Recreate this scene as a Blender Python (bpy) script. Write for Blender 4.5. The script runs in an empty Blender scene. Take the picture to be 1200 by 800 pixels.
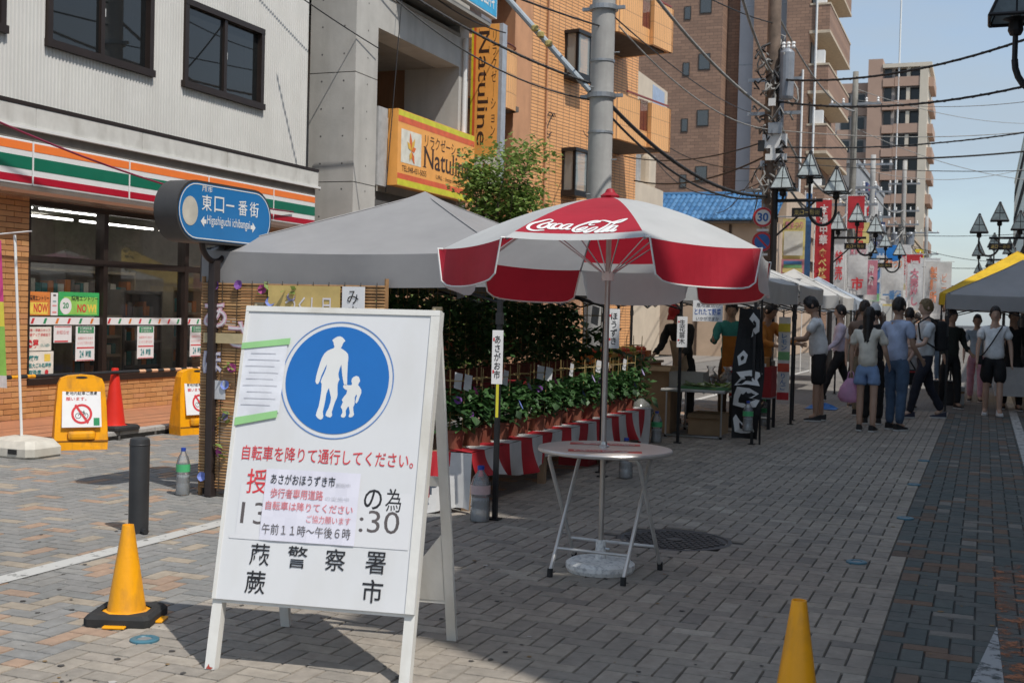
import bpy, bmesh, math, random
from mathutils import Vector, Matrix, noise
R = math.radians
scene = bpy.context.scene
C = scene.collection

# ---------------------------------------------------------------- camera
cam_data = bpy.data.cameras.new('camera')
cam_data.sensor_width = 36.0
cam_data.lens = 36.0 * 1415.32 / 1200.0
cam_data.clip_start = 0.05
cam_data.clip_end = 4000
cam = bpy.data.objects.new('camera', cam_data)
C.objects.link(cam)
yaw, pitch, roll = R(21.352), R(-1.3456), R(1.4415)
fwd = Vector((-math.sin(yaw) * math.cos(pitch), math.cos(yaw) * math.cos(pitch), math.sin(pitch)))
rgt = Vector((math.cos(yaw), math.sin(yaw), 0))
upv = rgt.cross(fwd)
r2 = rgt * math.cos(roll) + upv * math.sin(roll)
u2 = upv * math.cos(roll) - rgt * math.sin(roll)
mw = Matrix((r2, u2, -fwd)).transposed().to_4x4()
mw.translation = (0, 0, 1.4402)
cam.matrix_world = mw
cam_data.dof.use_dof = True
cam_data.dof.focus_distance = 7.5
cam_data.dof.aperture_fstop = 7.1
scene.camera = cam

# ---------------------------------------------------------------- sky, sun, exposure
SUN_AZ = Vector((0.88, -0.47, 0)).normalized()
SUN_EL = R(57)
to_sun = SUN_AZ * math.cos(SUN_EL) + Vector((0, 0, math.sin(SUN_EL)))
world = bpy.data.worlds.new('World')
scene.world = world
world.use_nodes = True
wn, wl = world.node_tree.nodes, world.node_tree.links
bg = wn['Background']
sky = wn.new('ShaderNodeTexSky')
sky.sky_type = 'NISHITA'
sky.sun_disc = False
sky.sun_elevation = SUN_EL
sky.sun_rotation = math.atan2(SUN_AZ.x, SUN_AZ.y)
sky.air_density = 1.0
sky.dust_density = 1.1
sky.ozone_density = 1.0
tc = wn.new('ShaderNodeTexCoord')
mp = wn.new('ShaderNodeMapping'); mp.inputs['Scale'].default_value = (1, 1, 3.2)
nz = wn.new('ShaderNodeTexNoise'); nz.inputs['Scale'].default_value = 3.1; nz.inputs['Detail'].default_value = 7; nz.inputs['Roughness'].default_value = .55
cr = wn.new('ShaderNodeValToRGB')
cr.color_ramp.elements[0].position = .42; cr.color_ramp.elements[0].color = (.38, .38, .38, 1)
cr.color_ramp.elements[1].position = .72; cr.color_ramp.elements[1].color = (.95, .95, .95, 1)
mxw = wn.new('ShaderNodeMix'); mxw.data_type = 'RGBA'
mxw.inputs['B'].default_value = (2.75, 3.25, 3.75, 1)
wl.new(tc.outputs['Generated'], mp.inputs['Vector']); wl.new(mp.outputs[0], nz.inputs['Vector'])
wl.new(nz.outputs[0], cr.inputs[0]); wl.new(cr.outputs[0], mxw.inputs['Factor'])
wl.new(sky.outputs[0], mxw.inputs['A']); wl.new(mxw.outputs['Result'], bg.inputs['Color'])
bg.inputs['Strength'].default_value = 0.145
sun_d = bpy.data.lights.new('sun', 'SUN')
sun_d.energy = 3.4
sun_d.angle = R(0.53)
sun_d.color = (1.0, .955, .89)
sun = bpy.data.objects.new('sun', sun_d)
C.objects.link(sun)
sun.rotation_euler = (-to_sun).to_track_quat('-Z', 'Y').to_euler()
scene.view_settings.view_transform = 'Standard'
scene.view_settings.look = 'None'
scene.view_settings.exposure = 0.18
scene.view_settings.gamma = 1.0
scene.cycles.max_bounces = 7
scene.cycles.transparent_max_bounces = 12
scene.cycles.sample_clamp_indirect = 6

# ---------------------------------------------------------------- helpers
rnd = random.Random(7)
MATS = {}
def srgb(c):
    return tuple(x / 12.92 if x <= .04045 else ((x + .055) / 1.055) ** 2.4 for x in [v / 255 for v in c])
def M(name, col, rough=.6, metal=0., var=.12, scale=6., bump=0., bscale=40., trans=0., spec=.5, coord='Object', detail=5., stain=None):
    """procedural material: base colour with noise variation, optional relief, cloth-like transmission or stains"""
    if name in MATS: return MATS[name]
    m = bpy.data.materials.new(name); m.use_nodes = True
    n, l = m.node_tree.nodes, m.node_tree.links
    b = n['Principled BSDF']
    b.inputs['Roughness'].default_value = rough; b.inputs['Metallic'].default_value = metal
    b.inputs['Specular IOR Level'].default_value = spec
    t = n.new('ShaderNodeTexCoord')
    if coord == 'World': t = n.new('ShaderNodeNewGeometry'); coord = 'Position'
    nt = n.new('ShaderNodeTexNoise'); nt.inputs['Scale'].default_value = scale; nt.inputs['Detail'].default_value = detail; nt.inputs['Roughness'].default_value = .62
    l.new(t.outputs[coord], nt.inputs['Vector'])
    rp = n.new('ShaderNodeValToRGB')
    c0 = [max(0, x * (1 - var * 1.6)) for x in col]; c1 = [min(1, x * (1 + var * 1.6)) for x in col]
    rp.color_ramp.elements[0].position = .25; rp.color_ramp.elements[0].color = (*c0, 1)
    rp.color_ramp.elements[1].position = .75; rp.color_ramp.elements[1].color = (*c1, 1)
    l.new(nt.outputs[0], rp.inputs[0])
    out = rp.outputs[0]
    if stain:
        sc, amt, scol = stain
        mp = n.new('ShaderNodeMapping'); mp.inputs['Scale'].default_value = sc
        l.new(t.outputs[coord], mp.inputs['Vector'])
        n2 = n.new('ShaderNodeTexNoise'); n2.inputs['Scale'].default_value = 1; n2.inputs['Detail'].default_value = 6
        l.new(mp.outputs[0], n2.inputs['Vector'])
        r3 = n.new('ShaderNodeValToRGB'); r3.color_ramp.elements[0].position = .48; r3.color_ramp.elements[1].position = .72
        r3.color_ramp.elements[0].color = (0, 0, 0, 1); r3.color_ramp.elements[1].color = (amt, amt, amt, 1)
        l.new(n2.outputs[0], r3.inputs[0])
        mx = n.new('ShaderNodeMix'); mx.data_type = 'RGBA'; mx.inputs['B'].default_value = (*scol, 1)
        l.new(r3.outputs[0], mx.inputs['Factor']); l.new(out, mx.inputs['A']); out = mx.outputs['Result']
    l.new(out, b.inputs['Base Color'])
    if bump:
        nb = n.new('ShaderNodeTexNoise'); nb.inputs['Scale'].default_value = bscale; nb.inputs['Detail'].default_value = 4
        l.new(t.outputs[coord], nb.inputs['Vector'])
        bp = n.new('ShaderNodeBump'); bp.inputs['Strength'].default_value = bump; bp.inputs['Distance'].default_value = .01
        l.new(nb.outputs[0], bp.inputs['Height']); l.new(bp.outputs[0], b.inputs['Normal'])
    if trans:
        tr = n.new('ShaderNodeBsdfTranslucent'); l.new(out, tr.inputs['Color'])
        ms = n.new('ShaderNodeMixShader'); ms.inputs[0].default_value = trans
        l.new(b.outputs[0], ms.inputs[1]); l.new(tr.outputs[0], ms.inputs[2])
        l.new(ms.outputs[0], n['Material Output'].inputs['Surface'])
    MATS[name] = m
    return m
def S(name, rgb, k=1.0, **kw):
    return M(name, tuple(min(1, x * k) for x in srgb(rgb)), **kw)
def brickmat(name, c1, c2, mortar, bw, bh, ms=.012, axes='xz', rough=.7, bump=.35, offset=.5, var=.3):
    """procedural masonry for surfaces whose pieces are too small to build"""
    if name in MATS: return MATS[name]
    m = bpy.data.materials.new(name); m.use_nodes = True
    n, l = m.node_tree.nodes, m.node_tree.links
    b = n['Principled BSDF']; b.inputs['Roughness'].default_value = rough
    t = n.new('ShaderNodeTexCoord'); sx = n.new('ShaderNodeSeparateXYZ'); cx = n.new('ShaderNodeCombineXYZ')
    l.new(t.outputs['Object'], sx.inputs[0])
    if axes == 'sz':
        ad = n.new('ShaderNodeMath'); ad.operation = 'ADD'; l.new(sx.outputs['X'], ad.inputs[0]); l.new(sx.outputs['Y'], ad.inputs[1])
        l.new(ad.outputs[0], cx.inputs[0]); l.new(sx.outputs['Z'], cx.inputs[1])
    else:
        l.new(sx.outputs[axes[0].upper()], cx.inputs[0]); l.new(sx.outputs[axes[1].upper()], cx.inputs[1])
    br = n.new('ShaderNodeTexBrick')
    br.inputs['Scale'].default_value = 1; br.inputs['Brick Width'].default_value = bw; br.inputs['Row Height'].default_value = bh
    br.inputs['Mortar Size'].default_value = ms; br.inputs['Mortar Smooth'].default_value = .1; br.offset = offset
    br.inputs['Color1'].default_value = (*c1, 1); br.inputs['Color2'].default_value = (*c2, 1); br.inputs['Mortar'].default_value = (*mortar, 1)
    l.new(cx.outputs[0], br.inputs['Vector'])
    nt = n.new('ShaderNodeTexNoise'); nt.inputs['Scale'].default_value = .9; nt.inputs['Detail'].default_value = 8
    l.new(t.outputs['Object'], nt.inputs['Vector'])
    hs = n.new('ShaderNodeHueSaturation')
    mr = n.new('ShaderNodeMapRange'); mr.inputs['To Min'].default_value = 1 - var; mr.inputs['To Max'].default_value = 1 + var
    l.new(nt.outputs[0], mr.inputs[0]); l.new(mr.outputs[0], hs.inputs['Value']); l.new(br.outputs['Color'], hs.inputs['Color'])
    l.new(hs.outputs[0], b.inputs['Base Color'])
    bp = n.new('ShaderNodeBump'); bp.inputs['Strength'].default_value = bump; bp.inputs['Distance'].default_value = .01; bp.invert = True
    l.new(br.outputs['Fac'], bp.inputs['Height']); l.new(bp.outputs[0], b.inputs['Normal'])
    MATS[name] = m
    return m
def glassmat(name, tint=(.02, .025, .025), opac=.35, rough=.02, refl=1.0):
    """window glass: partly see-through, partly a dark tint, with Fresnel reflection"""
    if name in MATS: return MATS[name]
    m = bpy.data.materials.new(name); m.use_nodes = True
    n, l = m.node_tree.nodes, m.node_tree.links
    n.remove(n['Principled BSDF'])
    tr = n.new('ShaderNodeBsdfTransparent'); df = n.new('ShaderNodeBsdfDiffuse'); df.inputs['Color'].default_value = (*tint, 1)
    a = n.new('ShaderNodeMixShader'); a.inputs[0].default_value = opac
    l.new(tr.outputs[0], a.inputs[1]); l.new(df.outputs[0], a.inputs[2])
    gl = n.new('ShaderNodeBsdfGlossy'); gl.inputs['Roughness'].default_value = rough
    fr = n.new('ShaderNodeFresnel'); fr.inputs['IOR'].default_value = 1.5
    mu = n.new('ShaderNodeMath'); mu.operation = 'MULTIPLY'; mu.inputs[1].default_value = 1.8 * refl; mu.use_clamp = True
    l.new(fr.outputs[0], mu.inputs[0])
    s = n.new('ShaderNodeMixShader'); l.new(mu.outputs[0], s.inputs[0]); l.new(a.outputs[0], s.inputs[1]); l.new(gl.outputs[0], s.inputs[2])
    l.new(s.outputs[0], n['Material Output'].inputs['Surface'])
    MATS[name] = m
    return m
def emit(name, col, st):
    if name in MATS: return MATS[name]
    m = bpy.data.materials.new(name); m.use_nodes = True
    b = m.node_tree.nodes['Principled BSDF']; b.inputs['Base Color'].default_value = (*col, 1)
    b.inputs['Emission Color'].default_value = (*col, 1); b.inputs['Emission Strength'].default_value = st
    MATS[name] = m
    return m
def wornpaint(name, col, cover=.5):
    """worn road paint: flakes off in patches and lets the blocks show"""
    m = bpy.data.materials.new(name); m.use_nodes = True
    n, l = m.node_tree.nodes, m.node_tree.links
    b = n['Principled BSDF']; b.inputs['Base Color'].default_value = (*col, 1); b.inputs['Roughness'].default_value = .75
    t = n.new('ShaderNodeTexCoord'); nt = n.new('ShaderNodeTexNoise'); nt.inputs['Scale'].default_value = 9; nt.inputs['Detail'].default_value = 9; nt.inputs['Roughness'].default_value = .7
    l.new(t.outputs['Object'], nt.inputs['Vector'])
    rp = n.new('ShaderNodeValToRGB'); rp.color_ramp.elements[0].position = cover - .06; rp.color_ramp.elements[1].position = cover + .06
    l.new(nt.outputs[0], rp.inputs[0])
    tr = n.new('ShaderNodeBsdfTransparent'); s = n.new('ShaderNodeMixShader')
    l.new(rp.outputs[0], s.inputs[0]); l.new(b.outputs[0], s.inputs[1]); l.new(tr.outputs[0], s.inputs[2])
    l.new(s.outputs[0], n['Material Output'].inputs['Surface'])
    return m

class B:
    """collects shapes; obj() links them as one mesh object"""
    def __init__(s): s.v = []; s.f = []; s.m = []
    def add(s, vs, fs, mi=0):
        o = len(s.v); s.v += [tuple(v) for v in vs]
        for f in fs: s.f.append(tuple(i + o for i in f)); s.m.append(mi)
        return s
    def box(s, x0, x1, y0, y1, z0, z1, mi=0, bev=0.):
        if x0 > x1: x0, x1 = x1, x0
        if y0 > y1: y0, y1 = y1, y0
        if z0 > z1: z0, z1 = z1, z0
        if bev:
            bm = bmesh.new()
            bmesh.ops.create_cube(bm, size=1, matrix=Matrix.Translation(((x0+x1)/2, (y0+y1)/2, (z0+z1)/2)) @ Matrix.Diagonal((x1-x0, y1-y0, z1-z0, 1)))
            bmesh.ops.bevel(bm, geom=bm.edges[:], offset=bev, segments=2, affect='EDGES', profile=.6)
            bm.verts.index_update()
            s.add([v.co[:] for v in bm.verts], [[v.index for v in f.verts] for f in bm.faces], mi); bm.free()
            return s
        return s.add([(x0,y0,z0),(x1,y0,z0),(x1,y1,z0),(x0,y1,z0),(x0,y0,z1),(x1,y0,z1),(x1,y1,z1),(x0,y1,z1)],
              [(0,3,2,1),(4,5,6,7),(0,1,5,4),(1,2,6,5),(2,3,7,6),(3,0,4,7)], mi)
    def quad(s, a, b, c, d, mi=0): return s.add([a, b, c, d], [(0, 1, 2, 3)], mi)
    def tube(s, path, r, n=8, mi=0, cap=True, closed=False):
        path = [Vector(p) for p in path]; k = len(path)
        rs = r if isinstance(r, (list, tuple)) else [r] * k
        vs, fs = [], []; nrm = None
        for i, p in enumerate(path):
            if closed: d = path[(i+1) % k] - path[i-1]
            else: d = path[min(i+1, k-1)] - path[max(i-1, 0)]
            if d.length < 1e-9: d = Vector((0, 0, 1))
            d.normalize()
            if nrm is None:
                a = Vector((0, 0, 1)) if abs(d.z) < .9 else Vector((1, 0, 0))
                nrm = d.cross(a).normalized()
            else:
                nrm = (nrm - d * nrm.dot(d))
                nrm = nrm.normalized() if nrm.length > 1e-6 else d.orthogonal().normalized()
            bn = d.cross(nrm)
            for j in range(n):
                a = 2 * math.pi * j / n
                vs.append(p + (nrm * math.cos(a) + bn * math.sin(a)) * rs[i])
        for i in range(k if closed else k - 1):
            for j in range(n):
                i2 = (i + 1) % k
                fs.append((i*n+j, i*n+(j+1) % n, i2*n+(j+1) % n, i2*n+j))
        if cap and not closed: fs += [tuple(range(n))[::-1], tuple((k-1)*n + j for j in range(n))]
        return s.add(vs, fs, mi)
    def lathe(s, prof, n=20, c=(0, 0, 0), mi=0, cap=True):
        vs = [(c[0] + r * math.cos(2*math.pi*j/n), c[1] + r * math.sin(2*math.pi*j/n), c[2] + z) for r, z in prof for j in range(n)]
        fs = [(i*n+j, i*n+(j+1) % n, (i+1)*n+(j+1) % n, (i+1)*n+j) for i in range(len(prof)-1) for j in range(n)]
        if cap: fs += [tuple(range(n))[::-1], tuple((len(prof)-1)*n + j for j in range(n))]
        return s.add(vs, fs, mi)
    def prism(s, poly, o, r, u, d, mi=0):
        """flat outline poly in frame (o, right, up), pushed d along the frame's normal"""
        o, r, u = Vector(o), Vector(r), Vector(u); nn = r.cross(u).normalized()
        k = len(poly)
        a = [o + r * x + u * y for x, y in poly]; b = [p + nn * d for p in a]
        return s.add(a + b, [tuple(range(k))[::-1], tuple(range(k, 2*k))] + [(i, (i+1) % k, k + (i+1) % k, k + i) for i in range(k)], mi)
    def flat(s, poly, o, r, u, mi=0):
        o, r, u = Vector(o), Vector(r), Vector(u)
        return s.add([o + r * x + u * y for x, y in poly], [tuple(range(len(poly)))], mi)
    def mesh(s, name, mats, smooth=False):
        me = bpy.data.meshes.new(name); me.from_pydata(s.v, [], s.f)
        for m in (mats if isinstance(mats, (list, tuple)) else [mats]): me.materials.append(m)
        if any(s.m): me.polygons.foreach_set('material_index', s.m)
        if smooth: me.shade_smooth()
        return me
    def obj(s, name, mats, parent=None, smooth=False, **tags):
        return link(name, s.mesh(name, mats, smooth), parent, **tags)
def link(name, me, parent=None, loc=None, rz=0, **tags):
    o = bpy.data.objects.new(name, me); C.objects.link(o)
    if parent: o.parent = parent
    if loc is not None: o.location = loc
    if rz: o.rotation_euler.z = rz
    for k, v in tags.items():
        if v: o[k] = v
    return o
def thing(name, label, category, loc=(0, 0, 0), rz=0., group=None):
    return link(name, None, None, loc, rz, label=label, category=category, group=group)
def copytree(o, parent=None):
    c = o.copy(); C.objects.link(c); c.parent = parent
    for ch in o.children: copytree(ch, c)
    return c
def autosmooth(o, ang=35):
    o.data.shade_smooth()
    try: o.data.set_sharp_from_angle(angle=R(ang))
    except Exception: pass
    return o
def circ(cx, cy, r, n=32, ry=None):
    return [(cx + r*math.cos(2*math.pi*i/n), cy + (ry or r)*math.sin(2*math.pi*i/n)) for i in range(n)]
def ring(b, cx, cy, r0, r1, o, r, u, n=40, mi=0):
    o, r, u = Vector(o), Vector(r), Vector(u)
    vs = [o + r*(cx+q*math.cos(2*math.pi*i/n)) + u*(cy+q*math.sin(2*math.pi*i/n)) for q in (r0, r1) for i in range(n)]
    b.add(vs, [(i, (i+1) % n, n+(i+1) % n, n+i) for i in range(n)], mi)
def rect(x0, x1, y0, y1): return [(x0, y0), (x1, y0), (x1, y1), (x0, y1)]
WORK = bpy.data.scenes.new('workbench')      # small scratch scene: keeps evaluating one object cheap
def baked(o):
    vl = WORK.view_layers[0]; vl.update()
    return bpy.data.meshes.new_from_object(o.evaluated_get(vl.depsgraph))
def fmesh(s, size=1., bold=0., vertical=False, spacing=1., line=1.):
    c = bpy.data.curves.new('lettering', 'FONT'); c.body = '\n'.join(s) if vertical else s
    c.size = size; c.resolution_u = 3; c.offset = bold; c.space_character = spacing; c.space_line = line
    if vertical: c.align_x = 'CENTER'
    o = bpy.data.objects.new('lettering', c); WORK.collection.objects.link(o)
    me = baked(o)
    bpy.data.objects.remove(o); bpy.data.curves.remove(c)
    return me
def text(s, parent, mat, o, r, u, w=None, h=None, bold=0., vertical=False, spacing=1., line=1., align='l', name='lettering', fit=True):
    """flat lettering fitted into a w x h box whose lower left corner is o in the frame (right r, up u)"""
    me = fmesh(s, 1., bold, vertical, spacing, line)
    if not len(me.vertices): return None
    xs = [v.co.x for v in me.vertices]; ys = [v.co.y for v in me.vertices]
    x0, x1, y0, y1 = min(xs), max(xs), min(ys), max(ys)
    sy = h / (y1 - y0) if h else w / (x1 - x0)
    sx = w / (x1 - x0) if w else sy
    o, r, u = Vector(o), Vector(r).normalized(), Vector(u).normalized()
    for v in me.vertices:
        v.co = o + r * ((v.co.x - x0) * sx) + u * ((v.co.y - y0) * sy)
    me.materials.clear(); me.materials.append(mat)
    return link(name, me, parent)
FR, FU = (1, 0, 0), (0, 0, 1)      # facade frame: right, up (outward normal is -y)
ORD = ['first', 'second', 'third', 'fourth', 'fifth', 'sixth', 'seventh', 'eighth', 'ninth', 'tenth', 'eleventh', 'twelfth',
       'thirteenth', 'fourteenth', 'fifteenth', 'sixteenth', 'seventeenth', 'eighteenth', 'nineteenth', 'twentieth']

# shared materials
black = M('black_metal', (.012, .012, .013), .45, var=.2)
blackpl = M('black_plastic', (.018, .018, .019), .55, var=.2)
white = M('white_paint', (.72, .72, .70), .5, var=.04, scale=3)
paper = M('white_paper', (.78, .78, .78), .7, var=.03)
ink = M('black_ink', (.015, .015, .018), .6, var=.05)
redink = M('red_ink', (.62, .04, .05), .6, var=.08)
blueink = M('blue_ink', (.02, .09, .36), .6, var=.05)
greenink = M('green_ink', (.02, .26, .10), .6, var=.06)
steel = M('steel', (.55, .56, .57), .3, 1., var=.08)
galv = M('galvanised', (.33, .35, .37), .5, .7, var=.15)
yellowpl = M('yellow_plastic', (.88, .375, .004), .42, var=.06, scale=4, bump=.12, bscale=70, stain=((14, 14, 6), .6, (.36, .17, .04)))
redpl = M('red_plastic', (.68, .028, .016), .42, var=.07, scale=4)
dark = M('dark_interior', (.02, .02, .02), .8)
# ---------------------------------------------------------------- ground
def struct(name, b, mats, parent=None): return b.obj(name, mats, parent, kind=None if parent else 'structure')
struct('ground', B().quad((-600, -300, -.05), (600, -300, -.05), (600, 1500, -.05), (-600, 1500, -.05)), M('asphalt', (.05, .05, .05), .9, var=.2, scale=.3))
paver_cols = {   # base colours of the concrete blocks
 'grey': [(.315, .277, .232), (.285, .254, .214), (.335, .295, .244), (.265, .237, .202), (.38, .34, .285), (.215, .195, .17)],
 'mix': [(.225, .222, .212), (.245, .238, .222), (.205, .206, .198), (.345, .235, .165), (.34, .285, .22), (.235, .23, .22)],
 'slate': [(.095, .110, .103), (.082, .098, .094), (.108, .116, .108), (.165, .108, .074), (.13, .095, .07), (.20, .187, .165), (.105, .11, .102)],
}
PM = []; zone_idx = {}
for z, cols in paver_cols.items():
    zone_idx[z] = []
    for i, c in enumerate(cols):
        zone_idx[z].append(len(PM))
        PM.append(M(f'paver_{z}_{i}', c, .88, var=.14, scale=16, bump=.5, bscale=140, coord='World', stain=((1.3, 1.3, 1.3), .42, (.13, .12, .104))))
def zone(x, y):
    if x < -3.5: return 'mix'
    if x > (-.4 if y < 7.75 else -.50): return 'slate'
    return 'grey'
GX0, GX1, GY0, GY1, U = -8.5, 3.1, 1.4, 21.0, .1
def pick(x, y):
    z = zone(x, y); w = {'grey': [6, 6, 4, 4, .5, .6], 'mix': [5, 4, 4, 4, 3.4, 4], 'slate': [6, 6, 5, 3.2, 3, 2, 4]}[z]
    if z == 'mix' and x < -4.75: w = [5, 4, 4, 2.6, 2.2, 4]
    return rnd.choices(zone_idx[z], w)[0]
def block_shape(w, d, gap=.005, ch=.0035):
    """top face inside a chamfer ring that drops into the joint"""
    a, b = w/2 - gap/2, d/2 - gap/2
    vs = [(-a, -b, -.011), (a, -b, -.011), (a, b, -.011), (-a, b, -.011), (-a+ch, -b+ch, 0), (a-ch, -b+ch, 0), (a-ch, b-ch, 0), (-a+ch, b-ch, 0)]
    return vs, [(4, 5, 6, 7), (0, 1, 5, 4), (1, 2, 6, 5), (2, 3, 7, 6), (3, 0, 4, 7)]
blocks = []
for i in range(int((GX1-GX0)/U)):
    for j in range(int((GY1-GY0)/U)):
        c = (i + j) % 4; x, y = GX0 + i*U, GY0 + j*U
        if c == 0:
            if any(abs(x + U - q) < .01 for q in ((-3.5, -.4) if y < 7.75 else (-3.5, -.5))): blocks += [(x + U/2, y + U/2, 2), (x + U*1.5, y + U/2, 2)]     # cut blocks along the border of a colour band
            else: blocks.append((x + U, y + U/2, 0))
        elif c == 2: blocks.append((x + U/2, y + U, 1))
street = struct('street', B().quad((GX0, GY0-6, -.012), (5.5, GY0-6, -.012), (5.5, GY1+.3, -.012), (GX0, GY1+.3, -.012)), M('joint_sand', (.085, .08, .072), .95, var=.2))
def manhole_hit(x, y): return (x + 1.83)**2 + (y - 7.66)**2 < .40**2
blocks = [b for b in blocks if not manhole_hit(b[0], b[1])]
inview = [b for b in blocks if b[1] > 3.55 and b[0]/b[1] < .03 and b[0]/b[1] > -.95]
near = set(sorted(inview, key=lambda b: math.hypot(b[0], b[1]))[:295])
shapes = [block_shape(.2, .1), block_shape(.1, .2), block_shape(.1, .1)]
cache = {}
pb = B()
for bl in blocks:
    x, y, o = bl; mi = pick(x, y); dz = rnd.uniform(-.0012, .0012)
    if bl in near:
        if (o, mi) not in cache:
            cache[(o, mi)] = B().add(*shapes[o]).mesh('paving_block', PM[mi])
        ob = link('paving_block', cache[(o, mi)], street, loc=(x, y, dz))
        ob.rotation_euler = (rnd.uniform(-.006, .006), rnd.uniform(-.006, .006), rnd.uniform(-.004, .004))
    else:
        vs, fs = shapes[o]; tx, ty = rnd.uniform(-.008, .008), rnd.uniform(-.008, .008)
        pb.add([(x + v[0], y + v[1], v[2] + dz + v[0]*tx + v[1]*ty) for v in vs], fs, mi)
pb.obj('paving_blocks', PM, street, kind='stuff')
# beyond the built blocks the pattern is finer than a few pixels: block texture
farpave = brickmat('far_paving', (.20, .185, .168), (.155, .15, .14), (.07, .066, .06), .2, .1, .005, 'xy', .9, .2)
struct('far_street', B().quad((-8.5, GY1, -.004), (5.5, GY1, -.004), (5.5, 400, -.004), (-8.5, 400, -.004)), farpave)
# white edge lines and the worn marking on the right
lines = [('edge_line', -4.74, -4.61, 1, 60, .56), ('edge_line', .42, .54, 9.0, 120, .53)]
for nm, x0, x1, y0, y1, cv in lines:
    struct(nm, B().quad((x0, y0, .004), (x1, y0, .004), (x1, y1, .004), (x0, y1, .004)), wornpaint('worn_white_line', (.46, .455, .43), cv+.05))
struct('orange_road_marking', B().add([(.085, 7.72, .0035), (.115, 5.3, .0035), (.14, 4.2, .0035), (1.5, 4.2, .0035), (1.5, 7.9, .0035), (.3, 7.95, .0035)], [(0, 1, 2, 3, 4, 5)]), wornpaint('worn_orange_paint', (.36, .135, .055), .455))
struct('white_road_marking', B().add([(.1, 6.2, .0045), (-.005, 5.2, .0045), (-.11, 4.2, .0045), (.14, 4.2, .0045), (.118, 5.2, .0045)], [(0, 1, 2, 3, 4)]), wornpaint('worn_white_marking', (.34, .35, .35), .55))
# raised orange apron in front of the shop with a kerb of single stones
apt = brickmat('apron_tile', (.46, .20, .10), (.40, .17, .085), (.24, .13, .08), .30, .15, .006, 'yx', .75, .15, var=.15)
struct('shop_apron', B().box(-10.3, -8.66, 3, 17.2, -.05, .08), apt)
kerb = struct('kerb', B().box(-8.655, -8.51, 3, 17.2, -.05, .04), M('kerb_bed', (.12, .115, .11), .9))
kme = B().box(-.07, .07, -.293, .293, -.03, .083, 0, .01).mesh('kerb_stone', M('kerb_stone', (.36, .35, .33), .85, var=.16, scale=9, bump=.3, coord='World'))
for k in range(23): link('kerb_stone', kme, kerb, loc=(-8.58, 3.5 + k*.6, 0))
struct('left_pavement', B().box(-10.6, -8.52, 17.2, 120, -.05, .02), M('pavement_left', (.22, .20, .18), .9, var=.15))
struct('right_pavement', B().box(1.6, 5.6, -3, 200, -.05, .03), M('pavement_right', (.17, .16, .15), .9, var=.15))
# cast iron manhole lid with raised ribs
mh = thing('manhole_cover', 'round cast iron manhole cover with raised block pattern in the paving behind the table', 'manhole cover', (-1.83, 7.66, 0))
iron = M('cast_iron', (.075, .068, .066), .55, .4, var=.2, bump=.2)
B().lathe([(.37, -.02), (.37, .001), (.345, .003), (.335, -.004), (0.001, -.004)], 40).obj('lid', iron, mh)
rb = B()
for i in range(-6, 7):
    for j in range(-6, 7):
        x, y = i*.052 + (.026 if j % 2 else 0), j*.048
        if .07 < math.hypot(x, y) < .315: rb.box(x-.019, x+.019, y-.013, y+.013, -.006, .004)
rb.obj('ribs', iron, mh, kind='stuff')
B().lathe([(.055, -.004), (.055, .005), (.001, .005)], 16).obj('emblem_boss', iron, mh)
# specks of gum, grit and leaf litter on the paving
sp = B(); rs0 = random.Random(21)
for _ in range(420):
    y = 3.6 + 12*rs0.random()**1.6; x = rs0.uniform(-.95*y, .5); r_ = rs0.uniform(.004, .017); k = rs0.randrange(5, 9); a0 = rs0.uniform(0, 6)
    if x < -8.4: continue
    sp.add([(x + r_*rs0.uniform(.7, 1.2)*math.cos(a0+6.283*i/k), y + r_*rs0.uniform(.7, 1.2)*math.sin(a0+6.283*i/k), .0032) for i in range(k)], [tuple(range(k))], rs0.choice([0, 0, 0, 1, 2]))
sp.obj('litter_specks', [M('gum_dark', (.06, .055, .05), .8), M('gum_pale', (.42, .40, .37), .8), M('dry_leaf', (.22, .14, .06), .8)], street, kind='stuff')
# blue ring studs
sb = M('stud_blue', (.05, .15, .20), .45, var=.15); sg = M('stud_grey', (.25, .26, .26), .6, .3)
for k, (x, y, lab) in enumerate([(-.67, 7.47, 'blue ring road stud nearest the right yellow cone'), (-.50, 9.33, 'blue ring road stud, second one up the street from the right cone'),
     (-.54, 11.32, 'blue ring road stud, third one up the street from the right cone'), (-.55, 13.35, 'blue ring road stud farthest up the street, before the crowd'), (-3.31, 4.23, 'blue ring road stud beside the left yellow cone')]):
    t = thing('road_stud', lab, 'road stud', (x, y, 0), group='blue road studs in the paving')
    B().lathe([(.062, -.004), (.062, .007), (.054, .011), (.034, .011), (.03, .006)], 24, cap=False).obj('rim', sb, t)
    B().lathe([(.031, 0), (.031, .007), (.001, .008)], 16).obj('cap', sg, t)
# ---------------------------------------------------------------- convenience store (facade frame: x up the street, y into the building)
def Y(y): return y - 7.0
st = thing('convenience_store', 'white corrugated convenience store with orange, green and red striped fascia', 'shop', (-10.3, 7, 0), R(90))
corr = M('white_cladding', (.62, .61, .575), .5, var=.05, scale=1.2, stain=((3, 3, .3), .28, (.44, .425, .385)))
brown = M('brown_aluminium', (.035, .024, .02), .4, .3, var=.1)
wins = [(Y(8.55), Y(10.5)), (Y(11.2), Y(13.06)), (Y(13.78), Y(15.66))]
ZW0, ZW1 = 4.47, 5.56
cb = B(); pitch = .058; x = 0.
def strip(b, x0, x1, z0, z1):
    p = [(0, .008), (.18, .008), (.32, -.003), (.68, -.003), (.82, .008), (1, .008)]
    w = x1 - x0
    for (a, ya), (c, yc) in zip(p, p[1:]):
        b.quad((x0+a*w, ya, z0), (x0+c*w, yc, z0), (x0+c*w, yc, z1), (x0+a*w, ya, z1))
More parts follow.
